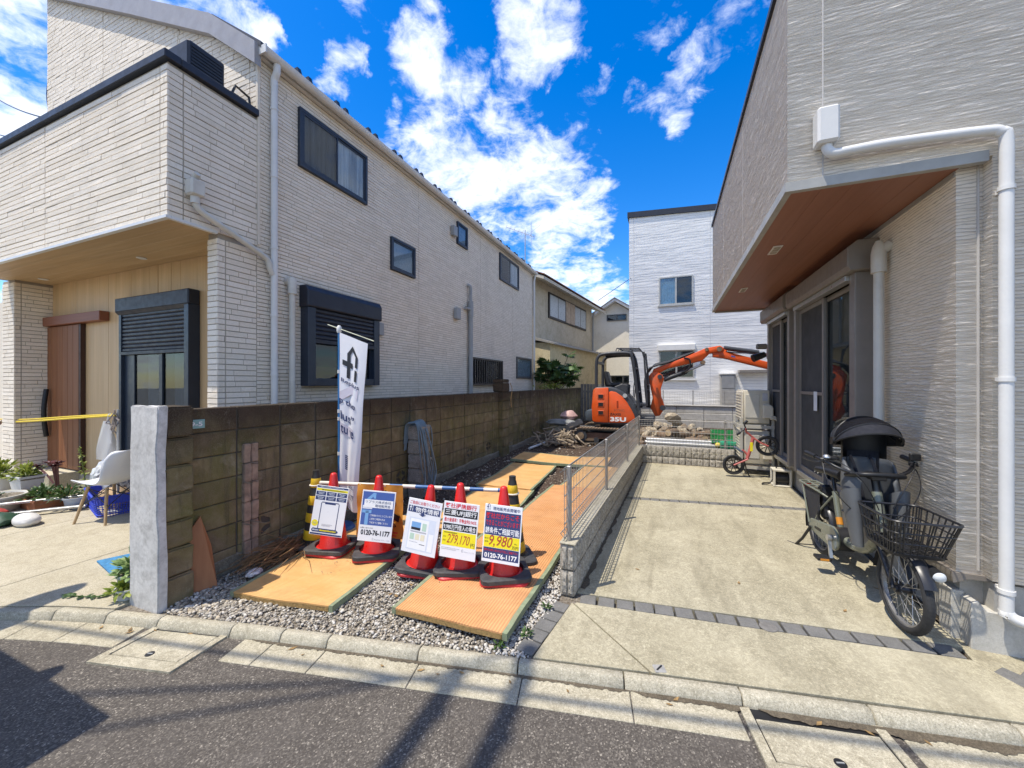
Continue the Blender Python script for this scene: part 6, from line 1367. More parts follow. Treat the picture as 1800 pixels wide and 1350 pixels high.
tb = thing('green_toolbox', 'turquoise green box lying in front of the green crate', 'toolbox', (1.0,8.02,.40)); MB().box(-.14,.16,-.07,.07,0,.13).build('box', pm('box_teal', (.03,.27,.15), .35), tb, local=True, bevel=.02, seg=2, smooth=35); MB().box(-.13,.15,-.073,-.069,.06,.07).build('lid_seam', BLACK, tb, local=True); MB().tube([(-.05,0,.13),(-.05,0,.165),(.07,0,.165),(.07,0,.13)], .01, 6).build('handle', pm('box_teal', (.03,.27,.15), .35), tb, local=True)
for (x, lab) in ((.83,'small yellow round float left of the green box'),(1.21,'yellow and green ball at the right end of the pipes')):
    tag(MB().lathe([(.005,-.05),(.03,-.042),(.047,-.015),(.047,.015),(.03,.042),(.005,.05)], 18, Matrix.Translation((x,8.0,.455))).build('float_ball', pm('ball_yellow', (.62,.48,.10), .4), smooth=60), lab, 'ball')

# ------------------------------------------------------------------ cargo bicycle with child seat
OLIVE = pm('olive_paint', (.155,.165,.125), .32, .06, 6, spec=.5, coat=.4); SEATG = pm('seat_grey', (.10,.105,.11), .5, .08); CLOTH = pm('canopy_cloth', (.016,.017,.024), .85, .2, 20)
BK = thing('cargo_bicycle', 'olive electric bicycle with front basket and hooded child seat beside the right house', 'bicycle', (1.31,4.40,.022), math.atan2(-.9974,.0724))
def P(n, b, m, par=None, sm=50, bv=0): return b.build(n, m, par or BK, local=True, smooth=sm, bevel=bv)
def wheel(x, R=.255, tw=.027):
    w = MB(); prof = [(R-.012+ .0 + (tw*math.cos(R_(a)))*.95, tw*math.sin(R_(a))) for a in range(-130, 131, 20)]
    M = Matrix.Translation((x,0,R)) @ Matrix.Rotation(R_(90),4,'X')
    w.lathe([(r-.012, z) for r, z in prof], 56, M, cap=False); t = P('wheel', w, RUBBER)
    kn = MB()
    for i in range(70):
        for s_ in (-1,0,1):
            a = 2*math.pi*(i+(.5 if s_ else 0))/70; d = Vector((math.cos(a),0,math.sin(a))); c_ = Vector((x,0,R))+d*(R-.0005-abs(s_)*.006)+Vector((0,s_*.013,0)); kn.obox(c_, (.009,.010,.006), Matrix((d.cross(Vector((0,1,0))), Vector((0,1,0)), d)).transposed())
    stuff(P('tread', kn, RUBBER, t, None))
    P('rim', MB().lathe([(R-.052,-.012),(R-.036,-.015),(R-.034,.015),(R-.052,.012),(R-.054,0),(R-.052,-.012)], 48, M, cap=False), pm('rim_grey', (.26,.255,.25), .35, metal=.5), t)
    sp = MB()
    for i in range(28):
        a = 2*math.pi*i/28; s_ = 1 if i % 2 else -1; a2 = a+(.5 if (i//2) % 2 else -.5); sp.cyl((x+.03*math.cos(a2), s_*.03, R+.03*math.sin(a2)), (x+(R-.05)*math.cos(a), 0, R+(R-.05)*math.sin(a)), .0014, n=4, cap=False)
    stuff(P('spokes', sp, ALU, t)); P('hub', MB().cyl((x,-.05,R),(x,.05,R),.022,n=16).cyl((x,-.033,R),(x,-.028,R),.036,n=20).cyl((x,.028,R),(x,.033,R),.036,n=20), pm('hub_black', (.04,.04,.045), .35, metal=.5), t); return t
wheel(0); wheel(1.16)
def guard(x, R, a0, a1, w=.032):
    rows = []
    for a in np.linspace(a0, a1, 22): d = Vector((math.cos(R_(a)),0,math.sin(R_(a)))); rows.append([Vector((x,s_*w,.255))+d*(R-.012*abs(s_)**2) for s_ in (-1,-.6,0,.6,1)])
    b = MB(); b.sheet(rows); return b
P('mudguard', guard(1.16, .285, 25, 175), BLACKM); P('mudguard', guard(0, .285, 10, 200), BLACKM)
P('down_tube', MB().tube(smooth_path([(.935,0,.60),(.88,0,.48),(.76,0,.36),(.60,0,.30),(.40,0,.29)],6), [.030]*6+[.036]*19, 14), OLIVE)
P('head_tube', MB().cyl((.95,0,.50),(.865,0,.80),.030,n=16), OLIVE); P('seat_tube', MB().cyl((.38,0,.28),(.255,0,.64),.022,n=14), OLIVE); P('seat_post', MB().cyl((.27,0,.60),(.215,0,.77),.0145,n=12), BLACKM)
P('orange_tag', MB().cyl((.345,0,.385),(.325,0,.44),.0235,n=14), pm('tag_orange', (.62,.25,.03), .4))
b = MB()
for s_ in (-1,1): b.tube([(.38,s_*.04,.29),(.2,s_*.06,.265),(0,s_*.065,.255)], .013, 8).tube([(.265,s_*.02,.60),(.14,s_*.055,.45),(0,s_*.066,.26)], .010, 8)
P('rear_stays', b, OLIVE)
P('battery', MB().box(.13,.25,-.045,.045,.34,.64).tf(Matrix.Translation((.05,0,-.02)) @ Matrix.Rotation(R_(-16),4,'Y') @ Matrix.Translation((.02,0,.0))), BLACK, None, 35, .02)
P('motor_case', MB().cyl((.39,-.065,.28),(.39,.065,.28),.095,n=26), BLACKM, None, 40, .01)
cc = MB(); n = 14; pts = [(.40+.10*math.cos(R_(a)), .285+.10*math.sin(R_(a))) for a in np.linspace(-80,85,n)]+[(.0+.055*math.cos(R_(a)), .262+.055*math.sin(R_(a))) for a in np.linspace(95,265,n)]
P('chain_case', cc.prism(pts, 'y', -.082, -.058), OLIVE, None, 35, .008)
P('chain_case_slot', MB().prism([(.08,.255),(.20,.262),(.20,.285),(.08,.275)], 'y', -.0845, -.081), BLACK)
P('crank', MB().bar((.40,-.10,.285),(.45,-.105,.135),.016,.024,(0,1,0)).cyl((.40,-.085,.285),(.40,-.115,.285),.025,n=14), ALU, None, 40); P('crank', MB().bar((.40,.10,.285),(.35,.105,.435),.016,.024,(0,1,0)), ALU, None, 40)
for (x,y,z) in ((.45,-.165,.13),(.35,.165,.44)): p_ = P('pedal', MB().box(x-.045,x+.045,y-.05,y+.05,z-.014,z+.014), BLACK, None, 30, .006); P('reflector', MB().box(x-.047,x-.0445,y-.03,y+.03,z-.008,z+.008), pm('tag_orange', (.62,.25,.03), .4), p_); P('reflector', MB().box(x+.0445,x+.047,y-.03,y+.03,z-.008,z+.008), pm('tag_orange', (.62,.25,.03), .4), p_)
# saddle
sd = MB(); rows = []
for i, t_ in enumerate(np.linspace(0,1,13)):
    x = .08+.27*t_; w = .095*(1-t_)**.7+.024 if t_ > .15 else .095*(.75+t_*1.6); rows.append([(x, w*math.cos(R_(a)), .80+.012*math.sin(t_*3)+(.032*math.sin(R_(a)) if a <= 180 else .045*math.sin(R_(a)))) for a in range(0,360,24)])
sd.sheet(rows, closed=True); sd.f += [tuple(range(15)), tuple(range(12*15,13*15))]; sd.m += [0,0]
s0 = P('saddle', sd, BLACK); 
for s_ in (-1,1):
    for k in (.11,.17): P('saddle_rivet', MB().cyl((k,s_*.088,.775),(k,s_*.096,.773),.006,n=10), ALU, s0)
# rear rack
b = MB()
for s_ in (-1,1): b.tube(smooth_path([(.20,s_*.03,.57),(.12,s_*.07,.60),(-.20,s_*.075,.60),(-.30,s_*.07,.60)],4), .009, 8).tube([(-.22,s_*.075,.60),(-.03,s_*.085,.27)], .008, 8)
b.tube([(-.30,-.07,.60),(-.31,0,.60),(-.30,.07,.60)], .009, 8)
for x in (-.22,-.12,-.02,.08): b.tube([(x,-.075,.60),(x,.075,.60)], .006, 6)
b.tube([(.12,0,.60),(-.30,0,.60)], .006, 6); P('rear_rack', b, OLIVE)
rows = [[(x, -.068, .29+.30*h) for x in np.linspace(-.2+.14*(1-h),.14,8)] for h in np.linspace(0,1,6)]; P('dress_guard', MB().sheet(rows), pm('guard_mesh', (.03,.03,.035), .7))
P('tail_reflector', MB().box(-.325,-.305,-.03,.03,.54,.58), pm('reflector_red', (.35,.01,.01), .3), None, 30, .004)
b = MB()
for s_ in (-1,1): b.tube([(0,s_*.085,.24),(-.06,s_*.13,.10),(-.13,s_*.16,.012)], .012, 8)
b.tube([(-.13,-.16,.012),(-.15,0,.012),(-.13,.16,.012)], .011, 8); b.tube([(-.13,-.16,.012),(-.19,-.21,.012)], .009, 6); P('stand', b, BLACKM)
# fork, steering
b = MB()
for s_ in (-1,1): b.tube([(.955,s_*.052,.53),(1.05,s_*.055,.42),(1.16,s_*.055,.255)], [.019,.019,.013], 10)
b.tube([(.955,-.06,.53),(.955,.06,.53)], .02, 10); P('fork', b, BLACKM)
P('steering_stem', MB().tube([(.868,0,.79),(.84,0,.89),(.845,0,.92)], .022, 12).box(.81,.90,-.045,.045,.885,.935), BLACKM, None, 40, .006)
hb = MB().tube(smooth_path([(.56,-.31,1.01),(.66,-.30,1.0),(.74,-.27,.985),(.82,-.20,.945),(.86,-.10,.915),(.86,0,.91),(.86,.10,.915),(.82,.20,.945),(.74,.27,.985),(.66,.30,1.0),(.56,.31,1.01)],5), .0125, 10); hbo = P('handlebar', hb, BLACKM)
for s_ in (-1,1):
    P('grip', MB().tube([(.685,s_*.298,1.003),(.62,s_*.305,1.007),(.545,s_*.312,1.011)], [.017,.018,.0185], 12), BLACK, hbo); P('brake_lever', MB().tube(smooth_path([(.74,s_*.275,.985),(.75,s_*.31,.975),(.68,s_*.345,.975),(.60,s_*.355,.98)],4), .006, 6), BLACKM, hbo); P('brake_body', MB().obox((.735,s_*.275,.99),(.05,.03,.03),rotz(s_*.4)), BLACKM, hbo, 30, .006)
P('bell', MB().lathe([(.026,0),(.024,.012),(.012,.022),(.003,.024)], 16, Matrix.Translation((.72,-.24,1.005))), ALU, hbo); P('display_unit', MB().obox((.70,-.20,1.0),(.05,.08,.025)), BLACK, hbo, 30, .006)
P('mirror_lamp', MB().tube([(.78,.24,.965),(.80,.25,1.02)], .006, 6).obox((.80,.25,1.05),(.03,.06,.05)), BLACK, hbo, 30, .005)
for k, (a, b_, c_) in enumerate((((.75,-.27,.985),(1.02,-.18,1.06),(.98,-.04,.70)),((.75,.27,.985),(1.05,.15,1.04),(.99,.03,.72)),((.74,-.27,.98),(.90,-.34,.80),(.92,-.06,.58)),((.74,.27,.98),(.92,.30,.82),(.94,.06,.62)))): P('cable', MB().tube(bez(a, b_, c_, 12), .0035, 5), BLACK, hbo)
# child seat: shell wrapped round the steering column
sh_ = MB(); rows = []
for h in np.linspace(0,1,12):
    z = .55+.46*h; w = .125+.035*math.sin(h*2.6); dep = .13+.02*h; cx = .74-.03*h
    rows.append([(cx-dep*math.cos(R_(a))*1.0+.06, w*math.sin(R_(a))*1.05, z+(.0 if abs(a) < 80 else -.14*h*(abs(a)-80)/60)) for a in np.linspace(-140,140,21)])
sh_.sheet(rows); cs = P('child_seat_shell', sh_, SEATG); m_ = cs.modifiers.new('thickness','SOLIDIFY'); m_.thickness = .014
P('seat_cushion', MB().box(.62,.86,-.12,.12,.56,.62), BLACK, cs, 35, .03)
P('seat_back_pad', MB().sheet([[(.70-.10*math.cos(R_(a))+.02, .105*math.sin(R_(a)), z) for a in np.linspace(-70,70,11)] for z in (.60,.75,.90,1.06)]), CLOTH, cs)
P('headrest', MB().sheet([[(.70-.115*math.cos(R_(a))+.0, .135*math.sin(R_(a)), z) for a in np.linspace(-95,95,15)] for z in (.98,1.08,1.20)]), BLACK, cs)
for s_ in (-1,1):
    lw_ = MB(); rows = []
    for h in np.linspace(0,1,9): z = .42+.36*h; rows.append([(.90-.07*h+.085*math.cos(R_(a))*(.55+.45*h), s_*(.125+.015*h)+.055*math.sin(R_(a))*(.6+.4*h), z+.05*math.cos(R_(a))*h) for a in np.linspace(0,360,17)[:-1]])
    lw_.sheet(rows, closed=True); lw_.f.append(tuple(range(len(lw_.v)-9*16, len(lw_.v)-8*16))); lw_.m.append(0); P('leg_well', lw_, SEATG, cs)
P('front_bar', MB().tube(smooth_path([(.80,-.15,.90),(.93,-.12,.93),(.96,0,.94),(.93,.12,.93),(.80,.15,.90)],5), .017, 10), BLACK, cs)
b = MB()
for s_ in (-1,1): b.tube(bez((.64,s_*.06,1.02),(.80,s_*.07,.90),(.80,s_*.03,.64),8), .011, 6)
P('harness', b, CLOTH, cs)
# hood
hd = MB(); R1 = .205
def HD(phi, th): # phi sweeps front to back over the top, th from side to side
    r = R1; y = r*.98*math.sin(th); c = math.cos(th); return (.73+r*1.08*c*math.sin(phi), y, 1.12+r*1.0*c*math.cos(phi))
hood = P('hood', MB().sheet([[HD(p, t_) for t_ in np.linspace(-1.5,1.5,23)] for p in np.linspace(-1.75,-.15,9)]), CLOTH)
t = NT('hood_mesh_net'); tr = t.N.new('ShaderNodeBsdfTransparent'); df = t.N.new('ShaderNodeBsdfDiffuse'); df.inputs[0].default_value = (.02,.02,.024,1); mx = t.N.new('ShaderNodeMixShader'); mx.inputs[0].default_value = .62; t.L.new(tr.outputs[0], mx.inputs[1]); t.L.new(df.outputs[0], mx.inputs[2]); t.L.new(mx.outputs[0], t.out.inputs[0])
P('hood_net', MB().sheet([[HD(p, t_) for t_ in np.linspace(-1.45,1.45,21)] for p in np.linspace(-.14,.62,6)]), t.mat, hood)
P('hood_visor', MB().sheet([[HD(p, t_) for t_ in np.linspace(-1.5,1.5,23)] for p in np.linspace(.63,1.05,4)]), CLOTH, hood)
for p in (-1.75,-.9,-.14,.62,1.06): P('hood_rib', MB().tube([HD(p, t_) for t_ in np.linspace(-1.52,1.52,25)], .007, 6), BLACK, hood)
for s_ in (-1,1): P('hood_joint', MB().cyl((.73,s_*.19,1.14),(.73,s_*.215,1.14),.028,n=14), BLACK, hood)
# basket
def ringp(z, x0, x1, w, r=.05, n=5):
    pts = []
    for (cx, cy, a0) in ((x1-r, w-r, 0),(x0+r, w-r, 90),(x0+r, -w+r, 180),(x1-r, -w+r, 270)):
        for k in range(n+1): a = R_(a0+90*k/n); pts.append((cx+r*math.cos(a), cy+r*math.sin(a), z))
    return pts
bs = MB(); lv = [(.535,1.00,1.32,.135),(.605,.99,1.345,.146),(.675,.98,1.37,.157),(.75,.97,1.395,.168)]
for i, (z,x0,x1,w) in enumerate(lv): bs.tube(ringp(z,x0,x1,w), .0075 if i == 3 else .0048, 6, closed=True)
r0 = ringp(.535,1.0,1.32,.135); r1 = ringp(.75,.97,1.395,.168)
for i in range(0, len(r0)): bs.tube([r0[i], r1[i]], .0042, 5, cap=False)
for k in range(1,6):
    for s_ in (-1,1): bs.tube([(1.05+.22*k/6, s_*.135, .535),(1.02+.325*k/6, s_*.168, .75)], .0042, 5, cap=False)
for k in range(1,5): y = -.085+.17*k/5; bs.tube([(1.32,y,.535),(1.395,y*1.27,.75)], .0042, 5, cap=False).tube([(1.0,y,.535),(.97,y*1.27,.75)], .0042, 5, cap=False)
bk = P('basket', bs, BLACKM); tr_ = MB()
for k in range(11): x = 1.01+.30*k/10; tr_.bar((x,-.128,.53),(x,.128,.53),.007,.006)
for k in range(9): y = -.122+.244*k/8; tr_.bar((1.005,y,.5295),(1.315,y,.5295),.007,.006)
stuff(P('basket_floor', tr_, BLACK, bk, None)); P('basket_tray', MB().add([(x,y,.517) for x, y, z in ringp(0,1.0,1.32,.135)]+[(x,y,.538) for x, y, z in ringp(0,.995,1.325,.139)], [(i,(i+1)%24,24+(i+1)%24,24+i) for i in range(24)]), BLACK, bk)
P('basket_stay', MB().tube([(1.05,0,.53),(1.0,0,.56),(.94,0,.60)], .014, 8).tube([(1.2,-.07,.53),(1.16,-.075,.27)], .006, 6).tube([(1.2,.07,.53),(1.16,.075,.27)], .006, 6), BLACKM)
fl_ = P('front_lamp', MB().cyl((1.30,.055,.455),(1.375,.055,.44),.028,.034,n=18), BLACK, None, 40); P('lamp_lens', MB().lathe([(.032,0),(.025,.012),(.008,.018)], 18, Matrix.Translation((1.375,.055,.44)) @ Matrix.Rotation(R_(98),4,'Y')), pm('lens', (.6,.62,.62), .1, .03), fl_)
P('lamp_bracket', MB().tube([(1.22,.02,.53),(1.30,.05,.47)], .006, 6), BLACKM)
P('ring_lock', MB().tube([(.15*math.cos(R_(a))*.0+.13,.075*math.cos(R_(a)),.40+.075*math.sin(R_(a))) for a in range(-60,241,20)], .011, 7), BLACK)

# ------------------------------------------------------------------ air conditioner rack
rk = thing('unit_rack', 'cream steel two-tier rack for the air-conditioner units by the far window', 'rack', (1.35,7.6,.1)); CRS = pm('rack_cream', (.46,.44,.38), .5, .1, dirt=(.30,.27,.2))
for x in (1.10,1.54):
    for y in (7.30,8.02): MB().box(x-.02,x+.02,y-.003,y+.003,.07,1.02).box(x-.02 if x < 1.3 else x+.014,x-.014 if x < 1.3 else x+.02,y+.0035,y+.03,.07,1.02).build('post', CRS, rk)
for z in (.20,.86):
    MB().box(1.08,1.56,7.285,7.297,z,z+.05).build('shelf_rail', CRS, rk); MB().box(1.08,1.56,8.03,8.045,z,z+.05).build('shelf_rail', CRS, rk); MB().box(1.075,1.085,7.3,8.03,z+.001,z+.049).build('shelf_rail', CRS, rk); MB().box(1.555,1.565,7.3,8.03,z+.001,z+.049).build('shelf_rail', CRS, rk)
for s_ in (0,1): MB().bar((1.09,7.29,.07),(1.17,7.24,.07),.05,.012).build('foot_plate', CRS, rk)
ACM = pm('unit_cream', (.56,.51,.40), .4, .05)
def ac_unit(label, z):
    t = thing('outdoor_unit', label, 'air conditioner', (1.3,7.65,z), 0, 'outdoor units on the rack')
    MB().box(1.14,1.50,7.32,8.0,z+.03,z+.57).build('casing', ACM, t, bevel=.015, seg=2, smooth=35)
    b = MB(); b.box(1.118,1.139,7.34,7.98,z+.05,z+.55); g_ = b.build('fan_panel', pm('unit_panel', (.58,.53,.43), .4), t, bevel=.012)
    for k in range(9): MB().box(1.108,1.119,7.46,7.96,z+.10+k*.048,z+.112+k*.048).build('grille_bar', ACM, g_)
    for y in (7.42,7.88): MB().box(1.12,1.52,y-.03,y+.03,z,z+.032).build('foot', GREYP, t)
    v = MB().prism([(1.40,z+.12),(1.52,z+.12),(1.54,z+.10),(1.54,z+.30),(1.50,z+.34),(1.40,z+.34)], 'y', 7.25, 7.325).build('valve_cover', pm('unit_panel', (.58,.53,.43), .4), t, bevel=.012); MB().box(1.16,1.36,7.312,7.321,z+.12,z+.5).build('side_panel', pm('unit_side', (.50,.48,.42), .5), t, bevel=.004); MB().box(1.40,1.47,7.312,7.321,z+.40,z+.52).build('rating_label', INK['grey'], t)
    return t
ac_unit('cream outdoor unit on the upper tier of the rack', .91); ac_unit('cream outdoor unit on the lower tier behind the small bike', .25)
o = thing('refrigerant_pipes', 'taped pipes curving from the stacked outdoor units into the house wall', 'pipes', (1.58,7.3,.9))
for k, z in enumerate((1.02,1.05,.45)): MB().tube(smooth_path([(1.50,7.27,z),(1.55,7.22,z+.01),(1.60,7.26,z-.06),(1.62,7.3,z-.25),(1.61,7.33,z-.4)],5), .014, 7).build('pipe', pm('pipe_tape', (.42,.39,.33), .6), o, smooth=60)
# small children's bike standing on its rear against the rack
KB = thing('kids_bike', 'small red balance bike hung upright in front of the rack', 'kids bike', (1.15,7.12,.1)); KR = pm('bike_pinkred', (.46,.12,.105), .35, .08); YB = 7.10
def kwheel(x, z, y, tilt=0):
    M = Matrix.Translation((x,y,z)) @ Matrix.Rotation(R_(90),4,'X') @ Matrix.Rotation(tilt,4,'Y')
    w = MB().lathe([(.128,-.016),(.142,-.022),(.155,-.018),(.160,0),(.155,.018),(.142,.022),(.128,.016),(.128,-.016)], 40, M, cap=False).build('wheel', RUBBER, KB, smooth=50)
    MB().lathe([(.108,-.012),(.127,-.014),(.127,.014),(.108,.012),(.108,-.012)], 32, M, cap=False).build('rim', BLACK, w, smooth=40)
    MB().cyl(M @ Vector((0,0,-.03)), M @ Vector((0,0,.03)), .018, n=14).build('hub', BLACKM, w)
    for i in range(10): a = 2*math.pi*i/10; MB().bar(M @ Vector((.015*math.cos(a),.015*math.sin(a),0)), M @ Vector((.11*math.cos(a),.11*math.sin(a),0)), .010, .012, (0,1,0)).build('spoke', BLACK, w)
kwheel(.96,.285,YB-.0,.1); kwheel(1.43,.615,YB+.02,-.1)
def kt(n, pts, r, m=KR): return MB().tube(pts, r, 10).build(n, m, KB, smooth=50)
kt('main_tube', smooth_path([(1.23,YB,.735),(1.21,YB,.62),(1.18,YB,.50),(1.15,YB,.40)],4), .026); kt('chain_stay', [(1.16,YB-.03,.395),(1.06,YB-.035,.34),(.96,YB-.035,.285)], .012); kt('chain_stay', [(1.16,YB+.03,.395),(1.06,YB+.035,.34),(.96,YB+.035,.285)], .012)
kt('fork', [(1.24,YB-.03,.725),(1.33,YB-.035,.66),(1.43,YB-.035,.615)], .013); kt('fork', [(1.24,YB+.03,.725),(1.33,YB+.035,.66),(1.43,YB+.045,.615)], .013); kt('steering_tube', [(1.26,YB,.71),(1.14,YB,.82),(1.12,YB-.02,.88)], .016); kt('seat_tube', [(1.16,YB,.44),(1.12,YB,.50),(1.08,YB,.53)], .016)
kt('handlebar', smooth_path([(1.13,YB-.03,1.0),(1.11,YB-.03,.93),(1.12,YB-.02,.88),(1.06,YB-.03,.82),(1.02,YB-.03,.79)],4), .011, BLACKM); kt('grip', [(1.15,YB-.03,1.0),(1.115,YB-.03,.965)], .02, BLACK); kt('grip', [(1.05,YB-.03,.815),(1.0,YB-.03,.775)], .02, BLACK)
MB().obox((1.03,YB,.535),(.15,.07,.03),Matrix.Rotation(.6,3,'Y')).build('saddle', pm('kid_saddle', (.10,.13,.18), .5, .3, 30), KB, bevel=.012, seg=2, smooth=40); MB().box(1.185,1.225,YB-.029,YB-.024,.52,.66).build('decal', INK['yellow'], KB, bevel=.002)
MB().tube([(1.10,YB+.02,.40),(1.16,YB+.05,.16),(1.20,YB+.07,.10)], .010, 6).build('stand', BLACKM, KB)
# cable reel
cr = thing('cable_reel', 'cream cable reel box on the driveway by the right house wall', 'cable reel', (1.53,6.78,.085))
b = MB()
for x in (-.10,.10):
    for y in (-.09,.09): b.box(x-.014,x+.014,y-.014,y+.014,0,.225)
b.box(-.115,.115,-.105,.105,.22,.25); b.box(-.115,.115,-.105,.105,0,.02); b.build('housing', pm('reel_cream', (.58,.54,.44), .45, .08, dirt=(.42,.38,.28)), cr, local=True, bevel=.006)
MB().cyl((-.085,0,.12),(.085,0,.12),.085,n=24).build('drum', BLACK, cr, local=True, smooth=40); MB().tube([(-.06,0,.25),(-.05,0,.285),(.05,0,.285),(.06,0,.25)], .01, 6).build('handle', BLACK, cr, local=True)
MB().tube(smooth_path([(-.1,-.02,.1),(-.16,-.06,.03),(-.24,-.06,.012),(-.22,.03,.012),(-.13,.05,.02)],5), .008, 6).build('cable_tail', BLACK, cr, local=True, smooth=50)

# ------------------------------------------------------------------ porch and forecourt of the left house
STEPM = m_concrete('porch_tile', (.50,.45,.33), (.58,.53,.40), (.44,.39,.28), scale=3)
st = thing('porch_step', 'cream tiled porch step in front of the dark timber door', 'step', (-9.2,2.85,0))
MB().box(-11,-8.42,2.70,3.02,0,.245).build('upper_step', STEPM, st, bevel=.006); MB().box(-11,-8.75,2.46,2.697,0,.10).build('lower_step', STEPM, st, bevel=.006)
for x in (-9.02,-9.62): MB().box(x-.002,x+.002,2.697,2.7005,.0,.246).build('tile_joint', GROUT, st)
hr = thing('porch_handrail', 'thin cream handrail post with a dark sloping rail at the far left', 'handrail', (-9.7,2.7,.25)); MB().box(-9.735,-9.695,2.68,2.72,.245,1.05).build('post', CREAMP, hr, bevel=.004); MB().tube([(-10.1,2.66,.90),(-9.71,2.7,1.07),(-9.4,2.74,1.14)], .022, 8).build('rail', m_wood('rail_dark', (.12,.05,.03), (.18,.08,.045), 'x'), hr)
pl = thing('drying_pole', 'thin pale pole standing in front of the half-open shutter', 'pole', (-6.36,2.62,0)); MB().cyl((-6.36,2.62,0),(-6.36,2.62,1.27),.014,n=10).build('pole', pm('pole_pale', (.48,.46,.42), .5), pl); MB().lathe([(.11,0),(.11,.02),(.02,.04)], 16, Matrix.Translation((-6.36,2.62,.002))).build('foot', GREYP, pl)
rp = thing('yellow_rope', 'taut yellow rope stretched from the pale pole to the left', 'rope', (-8,2.65,1.1))
MB().tube(smooth_path([(-6.37,2.60,1.195),(-7.5,2.61,1.12),(-8.8,2.63,1.03),(-9.72,2.67,.985),(-11,2.7,.95)],5), .013, 8).build('rope_strand', pm('rope_yellow', (.62,.46,.03), .6, .2, 60), rp); MB().tube(smooth_path([(-6.37,2.62,1.21),(-7.5,2.63,1.145),(-8.8,2.65,1.06),(-9.72,2.69,1.02),(-11,2.72,.985)],5), .010, 8).build('rope_strand', pm('rope_yellow', (.62,.46,.03), .6, .2, 60), rp)
kn = MB(); rr = random.Random(3)
for i in range(5): kn.tube([Vector((-6.36,2.60,1.20))+Vector((rr.gauss(0,.03),rr.gauss(0,.02),rr.gauss(0,.04)-.03*k)) for k in range(6)], .009, 6)
kn.build('knot', pm('twine_grey', (.30,.26,.24), .8), rp)
bg_ = NT('thin_plastic'); trn = bg_.N.new('ShaderNodeBsdfTransparent'); mxs = bg_.N.new('ShaderNodeMixShader'); mxs.inputs[0].default_value = .55; bg_.fin((.60,.60,.60), .3); bg_.L.new(trn.outputs[0], mxs.inputs[1]); bg_.L.new(bg_.p.outputs[0], mxs.inputs[2]); bg_.L.new(mxs.outputs[0], bg_.out.inputs[0])
t = thing('hanging_bag', 'clear plastic bag hanging from the yellow rope', 'plastic bag', (-6.55,2.60,.7)); rr = random.Random(9); rows = []
for h in np.linspace(0,1,12): z = 1.12-.48*h; w = .05+.11*math.sin(min(1,h*1.25)*1.5); rows.append([(-6.58+w*math.cos(a)*(1+.10*math.sin(a*5+h*6))+.02*h, 2.60+w*.45*math.sin(a)*(1+.15*math.sin(a*4+h*5)), z) for a in np.linspace(0,6.283,25)[:-1]])
b = MB(); b.sheet(rows, closed=True); b.build('film', bg_.mat, t, smooth=60); MB().tube([(-6.55,2.60,1.10),(-6.53,2.60,1.19),(-6.50,2.60,1.21)], .012, 6).build('tied_handle', pm('bag_tie', (.62,.62,.60), .5), t)
# shell chair
CH = thing('shell_chair', 'white moulded shell chair with wooden legs on the forecourt', 'chair', (-6.12,2.44,0), math.atan2(-.28,-.96))
prof = [(.24,.415,.16),(.235,.445,.20),(.17,.452,.225),(.06,.43,.235),(-.06,.415,.235),(-.14,.43,.235),(-.19,.49,.232),(-.215,.57,.225),(-.235,.66,.21),(-.255,.74,.185),(-.272,.80,.14),(-.275,.815,.09)]
pr = smooth_path([(x, w, z) for x, z, w in prof], 3); rows = []
for p in pr:
    x, w, z = p; back = max(0, min(1, (z-.45)/.25)); rows.append([(x+(abs(u)**2.2)*(.075*back+.0), u*w, z+(abs(u)**2.4)*(.045*(1-back))) for u in np.linspace(-1,1,15)])
b = MB(); b.sheet(rows); sh = b.build('seat_shell', pm('shell_white', (.70,.71,.73), .35, .03), CH, local=True, smooth=70); m_ = sh.modifiers.new('thickness','SOLIDIFY'); m_.thickness = .008
WLEG = m_wood('beech_leg', (.40,.27,.14), (.50,.35,.19), 'z')
for sx, sy in ((1,1),(1,-1),(-1,1),(-1,-1)): MB().tube([(.12*sx-.02,.13*sy,.405),(.20*sx-.02,.21*sy,0.0)], [.017,.0125], 10).build('leg', WLEG, CH, local=True, smooth=50)
for a, b_ in (((.12,.13),(-.16,.14)),((.12,-.13),(-.16,-.14)),((.12,.14),(.12,-.14)),((-.15,.14),(-.15,-.14))):
    MB().tube([(a[0]-.02,a[1],.39),(b_[0]*1.25-.02,b_[1]*1.25,.20)], .005, 5).tube([(b_[0]-.02,b_[1],.39),(a[0]*1.25-.02,a[1]*1.25,.20)], .005, 5).build('wire_strut', BLACKM, CH, local=True)
